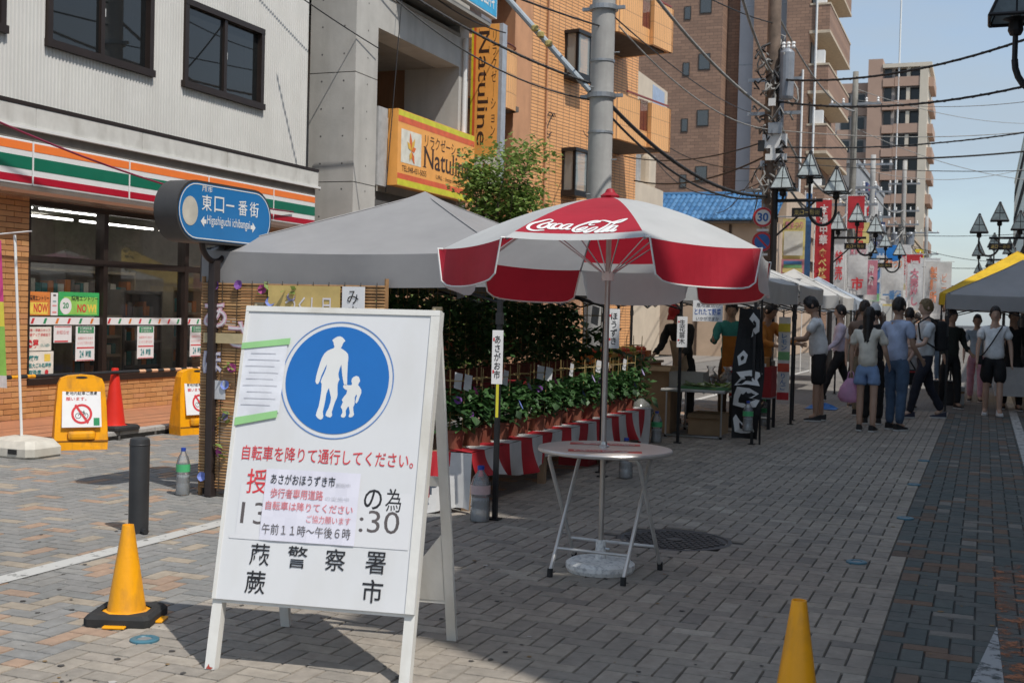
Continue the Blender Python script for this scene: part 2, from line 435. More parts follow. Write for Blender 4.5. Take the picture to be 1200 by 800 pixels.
while x < 10.0 - 1e-6:
    xm = x + pitch/2; iv = [(3.6, 8.6)]
    for a, c in wins:
        if a < xm < c: iv = [(3.6, ZW0), (ZW1, 8.6)]
    for a, c in iv: strip(cb, x, min(x+pitch, 10.), a, c)
    x += pitch
cb.obj('corrugated_cladding', corr, st)
body = B().box(0, 10, .45, 9, 3.3, 8.6).box(9.96, 10, .012, .45, 3.3, 8.6).box(0, .04, .012, .45, 3.3, 8.6)
body.box(0, 10, .012, .45, 8.58, 8.66).box(0, 10, .014, .45, 3.3, 3.42)
body.obj('upper_storey_core', M('store_core', (.30, .29, .27), .8), st)
wg = glassmat('upper_window_glass', (.014, .016, .017), .86, refl=1.0)
for i, (a, c) in enumerate(wins):
    w = thing.__class__ and B()
    f = B()
    f.box(a-.03, c+.03, -.045, .10, ZW1-.02, ZW1+.06).box(a-.05, c+.05, -.06, .10, ZW0-.06, ZW0+.03)
    f.box(a-.03, a+.05, -.04, .10, ZW0+.03, ZW1-.02).box(c-.05, c+.03, -.04, .10, ZW0+.03, ZW1-.02)
    m = (a+c)/2 + .0
    f.box(m-.035, m+.035, -.02, .08, ZW0+.03, ZW1-.02)
    w = f.obj('window', brown, st)
    for k, (p, q) in enumerate(((a+.05, m-.035), (m+.035, c-.05))):
        B().quad((p, .02+.02*k, ZW0+.03), (q, .02+.02*k, ZW0+.03), (q, .02+.02*k, ZW1-.02), (p, .02+.02*k, ZW1-.02)).obj('pane', wg, w)
    B().box(m+.045, m+.065, -.004, .012, ZW0+.52, ZW0+.62).obj('latch', white, w)
    B().box(a, c, .3, .32, ZW0, ZW1).obj('dark_back', M('dark_back_sheet', (.03, .033, .035), .8, var=.3, scale=2), w)  # dark backing sheet: the unlit room behind the glass, put into its colour
led = M('ledge_metal', (.60, .59, .55), .5, var=.06, stain=((5, 5, 2), .45, (.33, .31, .27)))
xx = 0.
while xx < 9.7:
    B().box(xx+.003, min(xx+1.83, 9.8)-.003, -.36, .008, 3.37, 3.595, 0, .006).obj('ledge_panel', led, st); xx += 1.83
B().box(0, 9.83, -.385, .008, 3.335, 3.367).obj('ledge_trim', white, st)
B().box(0, 9.8, -.368, .006, 3.598, 3.64).obj('ledge_cap', brown, st)
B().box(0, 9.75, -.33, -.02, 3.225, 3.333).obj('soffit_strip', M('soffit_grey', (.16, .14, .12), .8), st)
fw = M('fascia_white', (.74, .74, .73), .3, var=.03); fo = M('fascia_orange', (.88, .21, .04), .3, var=.04); fg = M('fascia_green', (.006, .15, .085), .3, var=.05); fr_ = M('fascia_red', (.42, .006, .025), .3, var=.05)
joints = [0.0] + [Y(10.61 - 1.633*k) for k in range(2, 0, -1)] + [Y(q) for q in (10.61, 12.24, 13.88, 15.5, 16.7)]
joints = sorted(j for j in set(joints) if j >= 0)
for a, c in zip(joints, joints[1:]):
    p = B().box(a+.006, c-.006, -.37, -.03, 2.72, 3.215, 0, .012).obj('fascia_panel', fw, st)
    for nm, m, z0, z1 in (('orange_stripe', fo, 3.10, 3.19), ('green_stripe', fg, 2.895, 3.035), ('red_stripe', fr_, 2.745, 2.825)):
        B().box(a+.016, c-.016, -.3735, -.369, z0, z1).obj(nm, m, p)
cv = B()
pr = [(-.37, 2.715), (-.355, 2.67), (-.32, 2.635), (-.22, 2.615), (0, 2.61)]
for (y0, z0), (y1, z1) in zip(pr, pr[1:]): cv.quad((0, y0, z0), (0, y1, z1), (9.7, y1, z1), (9.7, y0, z0))
cv.obj('fascia_underside', M('fascia_metal', (.50, .45, .42), .25, .5, var=.05), st, smooth=True)
# brick piers and kick wall, built tile by tile where they show
mortar = M('mortar', (.20, .12, .075), .9, var=.2)
tone = [M(f'wall_tile_{i}', c, .5, var=.07, scale=9, bump=.1, coord='World') for i, c in enumerate([(.54, .275, .11), (.50, .245, .095), (.57, .30, .125), (.46, .22, .088), (.52, .26, .12)])]
BW, BH = .236, .064
bme = {}
def brick_me(w, k):
    key = (round(w, 3), k)
    if key not in bme: bme[key] = B().box(.004, w-.004, -.012, .004, .004, BH-.004, 0, .002).mesh('brick', tone[k])
    return bme[key]
def tiled(parent, x0, x1, z0, z1, y):
    n = int(round((z1-z0)/BH))
    for r_ in range(n):
        xx = x0 - (BW/2 if r_ % 2 else 0)
        while xx < x1 - .01:
            a, c = max(xx, x0), min(xx+BW, x1)
            if c - a > .02:
                link('brick', brick_me(c-a, rnd.choice([0, 0, 1, 2, 2, 3, 4])), parent, loc=(a, y + rnd.uniform(-.002, .002), z0 + r_*BH))
            xx += BW
pier = B().box(Y(10.0), Y(10.92), -.03, .35, .06, 2.62).obj('brick_pier', mortar, st)
tiled(pier, Y(10.212), Y(10.92), .08, 2.62, -.03)
kick = B().box(Y(10.92), Y(15.2), -.02, .2, .06, .46).obj('kick_wall', mortar, st)
tiled(kick, Y(10.92), Y(14.7), .08, .46, -.02)
tilemat = brickmat('wall_tile_far', (.54, .275, .11), (.48, .235, .095), (.20, .12, .075), .236, .064, .006, 'xz', .5, .3)
B().box(Y(7.02), Y(9.998), -.031, .35, .06, 2.62).obj('brick_pier', tilemat, st)
B().box(Y(15.2), Y(16.98), -.031, .35, .06, 2.62).obj('brick_pier', tilemat, st)
B().box(Y(10.92), Y(15.2), -.05, .16, .462, .535).obj('window_sill', brown, st)
B().box(Y(10.92), Y(15.2), -.03, .12, 2.545, 2.612).obj('window_head', brown, st)
B().box(Y(10.92), Y(15.2), -.03, .06, 1.89, 1.97).obj('transom', brown, st)
sg1 = glassmat('shop_glass', (.03, .03, .028), .16, refl=1.15)
mull = [10.92, 12.24, 13.89, 15.2]
for q in mull:
    B().box(Y(q)-.04 if q > 11 else Y(q), Y(q)+.04 if q < 15 else Y(q), -.032, .10, .535, 2.545).obj('mullion', brown, st)
for a, c in zip(mull, mull[1:]):
    for z0, z1 in ((.535, 1.89), (1.97, 2.545)):
        B().quad((Y(a), .03, z0), (Y(c), .03, z0), (Y(c), .03, z1), (Y(a), .03, z1)).obj('shop_window', sg1, st)
# striped manifestation band with small diagonal marks
for a, c in zip(mull, mull[1:]):
    bnd = B().box(Y(a)+.04, Y(c)-.04, .020, .026, 1.165, 1.255).obj('window_band', paper, st)
    k = B(); n = int((c-a)/.2)
    for i in range(n):
        xm = Y(a) + .14 + i*.2
        k.flat([(xm-.035, 1.178), (xm+.005, 1.178), (xm+.035, 1.242), (xm-.005, 1.242)], (0, .018, 0), FR, FU, i % 3)
    k.obj('band_marks', [redink, greenink, M('orange_ink', (.7, .2, .03))], bnd)
def poster(x0, x1, z0, z1, base, items, y=.014):
    p = B().box(x0, x1, y, y+.004, z0, z1).obj('poster', base, st)
    for it in items:
        if it[0] == 'b':
            _, m, a, c, e, f = it
            B().flat(rect(x0+a*(x1-x0), x0+c*(x1-x0), z0+e*(z1-z0), z0+f*(z1-z0)), (0, y-.0015, 0), FR, FU).obj('printed_block', m, p)
        elif it[0] == 'c':
            _, m, a, e, q = it
            B().flat(circ(x0+a*(x1-x0), z0+e*(z1-z0), q, 20), (0, y-.002, 0), FR, FU).obj('printed_disc', m, p)
        else:
            _, s, m, a, c, e, f, bold = it
            text(s, p, m, (x0+a*(x1-x0), y-.003, z0+e*(z1-z0)), FR, FU, (c-a)*(x1-x0), (f-e)*(z1-z0), bold)
    return p
og = M('poster_orange', (.72, .24, .06), .5); ye = M('poster_yellow', (.85, .62, .10), .5); lg = M('poster_lime', (.30, .62, .12), .5); gn = M('poster_green', (.05, .42, .12), .5); pk = M('poster_pink', (.75, .30, .30), .6); pc = M('poster_cream', (.76, .74, .66), .6); tl = M('teal_ink', (.03, .24, .25), .6)
poster(Y(10.95), Y(11.33), 1.275, 1.55, og, [('b', ye, .0, .9, .05, .55), ('t', '採用エントリー', ink, .12, .95, .62, .85, .02), ('t', 'NOW', redink, .3, .9, .12, .5, .03)])
poster(Y(11.345), Y(11.46), 1.275, 1.545, paper, [('b', pk, .2, .8, .1, .18), ('b', ink, .3, .7, .85, .92), ('b', pk, .2, .8, .4, .46), ('b', tl, .25, .75, .6, .64)])
poster(Y(11.47), Y(12.18), 1.275, 1.56, gn, [('b', lg, .12, .95, .05, .8), ('c', paper, .17, .4, .10), ('t', '20', greenink, .10, .24, .3, .55, .03), ('t', '採用エントリー', ink, .3, .97, .62, .85, .02), ('t', 'NO', redink, .45, .68, .14, .5, .03), ('t', 'W!', ye, .69, .92, .14, .5, .05)])
poster(Y(10.95), Y(11.36), .86, 1.14, pc, [('t', '深夜・早朝スタッフ', redink, .06, .94, .8, .92, .01), ('t', '時給アップ 研修あり', redink, .06, .94, .6, .74, .01), ('t', '急募', redink, .05, .5, .12, .48, .04), ('t', 'くわしくは店内へ', tl, .56, .95, .15, .3, .01)])
poster(Y(11.40), Y(11.70), .95, 1.15, paper, [('b', redink, .04, .8, .03, .12), ('b', redink, .04, .96, .93, .97), ('t', 'お知らせ', pk, .15, .85, .5, .75, .01)])
poster(Y(10.955), Y(11.40), .545, .85, pc, [('b', ye, .66, .88, .62, .9), ('t', '蕨市', tl, .1, .45, .66, .86, .03), ('t', '粗大ごみ処理券', tl, .1, .92, .38, .56, .02), ('t', '取扱店', tl, .1, .55, .1, .3, .03), ('c', redink, .75, .2, .03)])
for q in (11.775, 12.925, 14.05):
    poster(Y(q), Y(q+.335), .72, 1.145, paper, [('b', greenink, .1, .95, .80, .99), ('t', '公共料金', paper, .2, .85, .9, .97, .01), ('t', 'お支払い', paper, .2, .85, .82, .885, .01), ('b', redink, .05, .97, .36, .40), ('b', redink, .05, .97, .01, .03), ('t', '各種受付できます', pk, .1, .9, .62, .7, .0), ('t', 'レジにて承ります', pk, .1, .9, .48, .56, .0), ('t', '24', tl, .2, .42, .1, .3, .02), ('t', '時間', tl, .52, .8, .1, .3, .02)])
# shop interior
wi = M('interior_wall', (.45, .43, .39), .8); fl = M('interior_floor', (.22, .21, .20), .4)
B().box(Y(9.5), Y(16.9), 5.0, 5.05, .08, 3.2).box(Y(9.5), Y(9.55), .36, 5, .08, 3.2).box(Y(16.9), Y(16.95), .36, 5, .08, 3.2).obj('interior_wall', wi, st)
B().box(Y(9.5), Y(16.95), .0, 5, .02, .085).obj('interior_floor', fl, st)
B().box(Y(9.5), Y(16.95), .12, 5.05, 2.85, 2.9).obj('interior_ceiling', wi, st)
tube_m = emit('fluorescent_tube', (1, .98, .92), 7.0)
for yy, zz in ((.55, 2.47), (1.5, 2.79), (2.7, 2.79), (3.9, 2.79)):
    for xa in (10.85, 12.45, 14.05): B().box(Y(xa), Y(xa+1.45), yy, yy+.03, zz, zz+.025).obj('ceiling_tube', tube_m, st)
shf = M('shelf_cream', (.42, .37, .28), .6); gr = M('shelf_grey', (.23, .22, .21), .6)
def shelves(xa, xb, ya, z1, n, mat):
    r_ = B().box(xa, xa+.03, ya, ya+.4, .09, z1).box(xb-.03, xb, ya, ya+.4, .09, z1).box(xa+.03, xb-.03, ya+.37, ya+.395, .09, z1)
    p = r_.obj('shelf_unit', mat, st)
    for i in range(n):
        z = .25 + i*(z1-.3)/(n-1) if n > 1 else z1
        B().box(xa+.03, xb-.03, ya-.01, ya+.368, z, z+.035).obj('shelf', mat, p)
        if i < n-1:
            g = B(); xx = xa+.06
            while xx < xb-.12:
                w = rnd.uniform(.06, .13); g.box(xx, xx+w*.85, ya+.05, ya+.2, z+.036, z+.036+rnd.uniform(.1, .2), rnd.randrange(4)); xx += w
            g.obj('goods', [pc, og, tl, gr], p)
shelves(Y(12.0), Y(12.95), .28, 1.28, 5, shf)
shelves(Y(13.0), Y(13.8), .30, 1.62, 5, gr)
shelves(Y(14.3), Y(15.0), .5, 1.7, 5, shf)
B().box(Y(10.98), Y(11.95), .5, .54, .3, 1.05).obj('back_of_shelf', M('shelf_back', (.10, .09, .085), .7), st)
B().box(Y(11.2), Y(12.1), 1.2, 1.25, 1.6, 1.8).obj('price_header', pc, st)
shelves(Y(10.6), Y(14.5), 2.6, 1.5, 5, gr)
shelves(Y(10.9), Y(12.0), 1.6, 1.75, 6, shf)
shelves(Y(12.3), Y(14.6), 1.4, 1.9, 6, shf)
# ---------------------------------------------------------------- fair-faced concrete building with the orange signs
def Y(y): return y - 17.85
cbld = thing('concrete_building', 'grey fair-faced concrete building with deep balcony recess beside the store', 'building', (-9.9, 17.85, 0), R(90))
conc = M('concrete', (.47, .455, .42), .85, var=.09, scale=1.6, bump=.15, bscale=30, stain=((3, 3, .5), .45, (.33, .315, .285)))
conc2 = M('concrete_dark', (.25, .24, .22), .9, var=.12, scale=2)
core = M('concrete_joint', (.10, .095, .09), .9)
XP = Y(18.63)
B().box(.012, XP-.012, .012, .86, 0, 13).obj('pillar_core', core, cbld)
for z0, z1 in ((0, 1.75), (1.765, 3.56), (3.575, 5.39), (5.405, 7.2), (7.215, 9.0), (9.015, 13)):
    p = B().box(0, XP, 0, .872, z0, z1).obj('pillar_section', conc, cbld)
    hb = B(); z = z0 + .3
    while z < z1 - .1:
        for yy in (.22, .64):                      # formwork tie holes, small dark plugs in the side facing the camera
            hb.add([(-.0015, yy + .016*math.cos(a*math.pi/5), z + .016*math.sin(a*math.pi/5)) for a in range(10)], [tuple(range(10))])
        hb.add([(.42 + .016*math.cos(a*math.pi/5), -.0015, z + .016*math.sin(a*math.pi/5)) for a in range(10)], [tuple(range(10))])
        z += .46
    hb.obj('tie_holes', core, p)
XR0, XR1 = Y(18.63), Y(22.06)
B().box(XR0, XR1, 0, .5, 6.3, 6.89).obj('lintel_beam', conc, cbld)
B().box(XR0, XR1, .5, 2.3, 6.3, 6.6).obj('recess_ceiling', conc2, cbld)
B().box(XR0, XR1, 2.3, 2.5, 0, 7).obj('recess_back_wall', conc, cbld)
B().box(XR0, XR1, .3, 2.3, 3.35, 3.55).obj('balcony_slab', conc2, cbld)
B().box(XR0+.02, XR0+.75, 2.27, 2.296, 3.6, 6.0).obj('recess_door', M('recess_dark_door', (.03, .03, .032), .5), cbld)
B().box(XR0+.35, XR1, .25, .4, 3.55, 4.9).obj('balcony_parapet', conc, cbld)
B().box(XR0+.02, XR0+.36, -.03, .05, 3.6, 4.96).obj('service_box', M('grey_panel', (.40, .40, .39), .6), cbld)
B().tube([(Y(22.20), -.06, 3.2), (Y(22.22), -.06, 6.9)], .045, 8).obj('drain_pipe', white, cbld)
B().box(XR1, Y(22.52), 0, 1.2, 0, 13).obj('right_pillar', conc, cbld)
B().box(XR0, XR1, 0, 2.5, 7.45, 13).box(0, XR1, .9, 8, 6.9, 13).box(0, Y(23.05), 2.5, 8, 0, 6.9).obj('upper_wall', conc, cbld)
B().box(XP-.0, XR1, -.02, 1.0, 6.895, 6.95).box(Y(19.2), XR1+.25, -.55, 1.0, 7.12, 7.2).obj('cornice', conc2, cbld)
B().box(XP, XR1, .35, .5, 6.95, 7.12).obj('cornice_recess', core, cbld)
# ground floor shop front under the sign
B().box(XP, XR1, .9, .95, 0, 3.35).obj('shop_front_glass', glassmat('dark_shop_glass', (.02, .02, .02), .9), cbld)
for q in (0, .33, .66, 1.0):
    xq = XP + q*(XR1-XP); B().box(xq-.03 if q else xq, xq+.03 if q < 1 else xq, .85, .96, 0, 3.35).obj('shop_front_frame', galv, cbld)
B().box(XP, XR1, .02, .9, 3.0, 3.35).obj('shop_front_soffit', core, cbld)
# cyan clinic sign on the canopy
cy = M('clinic_cyan', (.03, .36, .62), .4); cs = B().box(Y(20.3), Y(22.46), -.62, -.5, 7.3, 8.3).obj('clinic_sign', white, cbld)
B().box(Y(20.33), Y(22.43), -.626, -.621, 7.33, 8.27).obj('clinic_sign_face', cy, cs)
text('二見歯科', cs, white, (Y(21.15), -.63, 7.45), FR, FU, 1.15, .42, .01)
# horizontal sign
sg_y = M('sign_lime_yellow', (.62, .58, .03), .45); sg_r = M('sign_red', (.70, .12, .04), .45); sg_o = M('sign_orange', (.88, .40, .09), .45, var=.05); sg_w = M('sign_cream', (.72, .70, .60), .5); ptl = M('petal_orange', (.75, .16, .03), .5); pt2 = M('petal_yellow', (.75, .45, .06), .5); brn = M('sign_brown_ink', (.045, .02, .012), .5)
def emblem(parent, o, r, u, s):
    o = Vector(o)
    b = B()
    for a, ln, mi in ((100, 1, 0), (60, .85, 1), (20, .6, 0), (140, .7, 1), (-60, .8, 0), (-110, .6, 1)):
        d = (math.cos(R(a)), math.sin(R(a))); n_ = (-d[1], d[0])
        b.flat([(0, 0), (d[0]*ln*.5*s + n_[0]*.16*s, d[1]*ln*.5*s + n_[1]*.16*s), (d[0]*ln*s, d[1]*ln*s), (d[0]*ln*.5*s - n_[0]*.16*s, d[1]*ln*.5*s - n_[1]*.16*s)], o - Vector(r).cross(Vector(u))*(-.001*len(b.f)), r, u, mi)
    b.obj('flower_emblem', [ptl, pt2], parent)
def serif_word(parent, mat, o, r, u, w, h):
    """the word with small feet added so that the plain letters read as a serif face"""
    text('Natuline', parent, mat, o, r, u, w, h, .006)
    o, r, u = Vector(o), Vector(r).normalized(), Vector(u).normalized()
    nn = r.cross(u)
    b = B()
    W = w
    for cx, z, ww in ((.012, 0, .07), (.012, 1, .055), (.168, 1, .07), (.30, 0, .05), (.595, 0, .05), (.475, .70, .05), (.53, 0.0, .0), (.595, .985, .03), (.675, 0, .055), (.675, .70, .03), (.745, 0, .055), (.745, .70, .03), (.865, 0, .055), (.425, .70, .03)):
        if ww: b.flat(rect((cx - ww/2)*W, (cx + ww/2)*W, z*h - (.035*h if z > .5 else 0), z*h + (.035*h if z < .5 else 0)), o + nn*.0006, r, u)
    b.obj('lettering', mat, parent)
X0, X1, Z0, Z1 = Y(19.06), Y(22.46), 3.64, 4.98
hs = thing('shop_sign', 'long orange wall sign with red and yellow edges above the grey tent', 'sign', (-9.9, 17.85, 0), R(90))
B().box(X0, X1, -.20, -.004, Z0, Z1).obj('sign_box', sg_o, hs)
yq = -.2025
for nm, m, a, c in (('edge_stripe', sg_y, Z1-.11, Z1-.01), ('edge_stripe', sg_r, Z1-.22, Z1-.11), ('edge_stripe', sg_r, Z0+.12, Z0+.22), ('edge_stripe', sg_y, Z0+.01, Z0+.12)):
    B().flat(rect(X0+.01, X1-.01, a, c), (0, yq, 0), FR, FU).obj(nm, m, hs)
B().flat(rect(X0+.13, X0+.95, Z0+.42, Z1-.33), (0, yq, 0), FR, FU).obj('emblem_square', sg_w, hs)
emblem(hs, (X0+.54, yq-.003, Z0+.66), FR, FU, .33)
text('リラクゼーション', hs, brn, (X0+1.1, yq-.002, Z1-.52), FR, FU, 1.85, .235)
serif_word(hs, brn, (X0+1.08, yq-.002, Z0+.44), FR, FU, 2.1, .38)
text('TEL:048-431-5055', hs, brn, (X0+.18, yq-.002, Z0+.27), FR, FU, 1.0, .1)
text('URL : http://natuline.jp', hs, brn, (X0+1.6, yq-.002, Z0+.26), FR, FU, 1.55, .1)
# projecting vertical sign, face towards the camera
vs = thing('projecting_sign', 'tall orange projecting sign with rotated lettering on the grey building', 'sign', (-10.09, 23.1, 0))
V0, V1, T0, T1 = 0, .62, 4.1, 7.38
B().box(V0, V1+.07, 0, .24, T0, T1).obj('sign_case', M('sign_case_grey', (.42, .44, .47), .45, .3), vs)
for nm, m, a, c, z0, z1 in (('edge_stripe', sg_y, 0, .045, T0, T1), ('edge_stripe', sg_r, .045, .10, T0, T1), ('orange_field', sg_o, .10, .615, T0+.55, T1), ('cream_field', sg_w, .10, .615, T0, T0+.55)):
    B().flat(rect(a, c, z0+.004, z1-.004), (0, -.0025, 0), FR, FU).obj(nm, m, vs)
emblem(vs, (.38, -.006, T0+.22), FR, FU, .27)
serif_word(vs, brn, (.16, -.0045, T1-.14), (0, 0, -1), (1, 0, 0), 2.35, .235)
text('リラクゼ｜シ∃ン'.replace('∃', 'ョ'), vs, brn, (.455, -.0045, T1-2.3), FR, FU, .115, 2.15, vertical=True)
for z in (4.5, 6.9): B().box(-.35, .0, .08, .16, z, z+.07).obj('bracket', galv, vs)
# ---------------------------------------------------------------- orange tiled apartment house
ap = thing('orange_apartment_house', 'orange tiled apartment house with balconies behind the concrete utility pole', 'building', (-9.9, 26.6, 0), R(79.2))
otile = brickmat('orange_tile', (.80, .41, .17), (.74, .37, .15), (.26, .13, .07), .30, .078, .010, 'sz', .55, .5, 0., var=.16)
btile = brickmat('balcony_tile', (.80, .42, .165), (.75, .39, .15), (.34, .18, .09), .11, .42, .007, 'sz', .5, .3, 0., var=.14)
rend = M('brown_render', (.52, .27, .145), .85, var=.1, scale=1.5, bump=.2, stain=((4, 4, .6), .4, (.28, .14, .08)))
slabm = M('balcony_slab', (.14, .115, .095), .9, var=.15)
darkfr = M('dark_bay_frame', (.022, .022, .024), .4, .3)
apg = glassmat('apartment_glass', (.10, .11, .11), .8); bayg = glassmat('bay_glass', (.34, .37, .35), .6)
B().box(-.35, 3.2, 0, 6, 0, 15).obj('brick_wall', otile, ap)
B().box(3.2, 7.0, .9, 6, 0, 15).obj('brick_wall', otile, ap)
B().box(-1.1, -.352, -.02, .6, 0, 15).obj('render_column', rend, ap)
B().box(-4.2, -1.1, .6, 6, 0, 15).obj('recessed_wall', rend, ap)
for z in (4.45, 7.28, 10.1):
    f = B(); d = -.36
    for (a, c, y0, y1) in ((1.2, 1.86, d, -.002),):
        f.box(a-.03, c+.03, y0-.03, y1, z-.14, z).box(a-.05, c+.05, y0-.05, y1, z+.94, z+1.02)
        for px_, py_ in ((a, y0), (c-.06, y0), (a, y1-.06), (c-.06, y1-.06), (a, y0+.0)):
            f.box(px_, px_+.06, py_, py_+.06, z, z+.94)
    w = f.obj('bay_window', darkfr, ap)
    B().quad((1.215, -.06, z), (1.215, -.30, z), (1.215, -.30, z+.94), (1.215, -.06, z+.94)).obj('pane', bayg, w)
    B().quad((1.26, -.35, z), (1.80, -.35, z), (1.80, -.35, z+.94), (1.26, -.35, z+.94)).obj('pane', bayg, w)
    B().box(1.24, 1.82, -.06, -.03, z+.01, z+.93).obj('curtain', M('pale_curtain', (.5, .52, .48), .8, var=.2, scale=14), w)
for z in (6.05, 8.75, 11.45):
    bl = B(); n = 8
    pts = [(3.0, 0)] + [(3.0 + .22 - .22*math.cos(a*math.pi/2/n), -.28 - .22*math.sin(a*math.pi/2/n)) for a in range(n+1)] + [(4.35, -.5)]
    def wallpts(b, pts, z0, z1, th=.1, mi=0):
        for (xa, ya), (xb, yb) in zip(pts, pts[1:]):
            d = Vector((xb-xa, yb-ya, 0)).normalized(); nn = Vector((-d.y, d.x, 0)) * th
            b.add([(xa, ya, z0), (xb, yb, z0), (xb+nn.x, yb+nn.y, z0), (xa+nn.x, ya+nn.y, z0), (xa, ya, z1), (xb, yb, z1), (xb+nn.x, yb+nn.y, z1), (xa+nn.x, ya+nn.y, z1)],
                  [(0, 1, 5, 4), (1, 2, 6, 5), (2, 3, 7, 6), (3, 0, 4, 7), (4, 5, 6, 7), (0, 3, 2, 1)], mi)
    wallpts(bl, pts, z-.12, z+1.05)
    wallpts(bl, [(4.35, -.5), (4.9, -.5)], z-.12, z+.28)
    wallpts(bl, [(4.9, -.62), (4.9, -.5)], z-.12, z+1.05); wallpts(bl, [(4.9, -.62), (6.0, -.62)], z-.12, z+1.05); wallpts(bl, [(6.0, -.62), (6.0, .9)], z-.12, z+1.05)
    bo = bl.obj('balcony', btile, ap)
    B().box(3.06, 5.95, -.40, .88, z-.118, z).obj('balcony_floor', slabm, bo)
    rl = B(); cu = M('red_rail', (.22, .05, .045), .5)
    for q in range(9): rl.box(4.38+q*.06, 4.395+q*.06, -.47, -.455, z+.28, z+1.1)
    rl.box(3.5, 6.0, -.56, -.52, z+1.12, z+1.16)
    rl.obj('railing', cu, bo)
    B().box(3.3, 4.1, .88, .898, z+.1, z+1.9).obj('balcony_door', darkfr, bo)
for z in (5.95, 8.75):
    bl = B(); n = 10
    pts = [(-4.2, -.32), (-2.0, -.32)] + [(-2.0 + .9*math.sin(a*math.pi/2/n), -.32 + .3*(1-math.cos(a*math.pi/2/n))) for a in range(1, n+1)]
    wallpts(bl, pts, z, z+1.3)
    bo = bl.obj('balcony', btile, ap); B().box(-4.2, -1.15, -.2, .6, z, z+.12).obj('balcony_floor', slabm, bo)
    B().tube([(p[0], p[1]+.05, z+1.42) for p in pts], .02, 6).obj('railing', M('maroon_rail', (.12, .04, .04), .5), bo)
B().tube([(.35, -.03, 0), (.35, -.03, 12)], .03, 6).obj('gas_pipe', rend, ap)
for q in range(2): B().tube([(.55 + .22*math.cos(a*.5+q), -.03-.01*q, 6.15 - .05*a + .16*math.sin(a*.8)) for a in range(9)], .012, 5).obj('cable_loop', black, ap)
for xv, zv in ((2.75, 8.9), (2.75, 6.1), (.8, 9.1)): B().box(xv, xv+.12, -.06, -.002, zv, zv+.12).obj('wall_vent', white, ap)
B().box(-2.0, -1.6, .3, .6, 7.55, 8.4).obj('air_conditioner', white, ap)

# ---------------------------------------------------------------- cream balcony building behind it
cr_ = thing('cream_balcony_building', 'cream building with rounded balconies between the orange and brown buildings', 'building', (-11.05, 38.0, 0), R(90))
cream = M('cream_render', (.58, .49, .38), .8, var=.08, scale=1.2); blueg = M('pale_blue_panel', (.33, .40, .52), .4)
B().box(0, 5, 0, 6, 0, 6.0).obj('wall', cream, cr_)
B().box(0, 5, 1.2, 6, 6.0, 17).obj('wall', cream, cr_)
for z in (8.35, 11.15, 13.9):
    pts = [(0.0, .1), (.1, -.25)] + [(.1, -.25), (4.2, -.25)] + [(4.2 + .7*math.sin(a*math.pi/14), -.25+.9*(1-math.cos(a*math.pi/14))) for a in range(1, 8)]
    bl = B(); wallpts(bl, pts, z-.2, z+1.1, .12); bo = bl.obj('balcony', cream, cr_)
    B().box(.15, 4.4, -.1, 1.2, z-.2, z-.05).obj('balcony_floor', M('white_soffit', (.6, .6, .58), .8), bo)
    B().box(2.2, 3.8, -.262, -.251, z+.15, z+1.0).obj('balcony_panel', blueg, bo)
g = B()
for q in range(12): g.box(.9+q*.18, .94+q*.18, .3, .33, 6.0, 7.15)
g.box(.85, 3.1, .29, .34, 7.1, 7.18)
g.obj('roof_railing', M('pale_rail', (.5, .53, .56), .5), cr_)
B().box(.2, .5, .1, .5, 6.0, 7.3).obj('roof_post', cream, cr_); B().box(3.4, 4.4, .1, .7, 6.0, 7.2, 0, .15).obj('roof_post', cream, cr_)

# ---------------------------------------------------------------- tall brown brick block
br_ = thing('brown_brick_block', 'tall brown brick apartment block with small square windows and street balconies', 'building', (-17.5, 62, 0))
bb = brickmat('brown_brick', (.33, .20, .135), (.25, .152, .105), (.18, .115, .085), .42, .16, .012, 'xz', .8, .3, var=.15)
gp = M('grey_cladding', (.42, .44, .47), .5, var=.05, scale=.6); capm = M('cream_coping', (.52, .43, .32), .8)
def PX(x): return x + 17.5
B().box(PX(-17.5), PX(-13.05), 0, 12, 0, 24).obj('brick_wall', bb, br_)
B().box(PX(-13.05), PX(-8.9), 1.5, 12, 0, 24).obj('recess_wall', bb, br_)
B().box(PX(-12.35), PX(-11.55), 1.0, 1.5, 0, 24).obj('grey_cladding_strip', gp, br_)
B().box(PX(-11.5), PX(-10.55), .3, 1.5, 0, 24).obj('brick_pier', bb, br_)
B().box(PX(-10.5), PX(-9.85), 1.0, 1.5, 0, 24).obj('grey_cladding_strip', gp, br_)
B().box(PX(-9.8), PX(-8.65), .0, 12, 0, 24).obj('brick_pier', bb, br_)
for z in range(3, 24, 3):
    for xa, xb in ((-12.35, -11.55), (-10.5, -9.85)): B().box(PX(xa), PX(xb), .985, .999, z-.4, z-.36).obj('cladding_joint', galv, br_)
wbk = M('dark_window_frame', (.04, .035, .03), .5)
for k in range(7):
    zt = 17.95 - 2.9*k + 2.9
    for xa, xb, z0, z1 in ((-14.20, -13.68, zt-.75, zt), (-15.02, -14.76, zt-1.02, zt-.42)):
        if z0 < .5: continue
        w = B().box(PX(xa)-.05, PX(xb)+.05, -.03, .004, z0-.05, z1+.05).obj('window', wbk, br_)
        B().quad((PX(xa), -.034, z0), (PX(xb), -.034, z0), (PX(xb), -.034, z1), (PX(xa), -.034, z1)).obj('pane', apg, w)
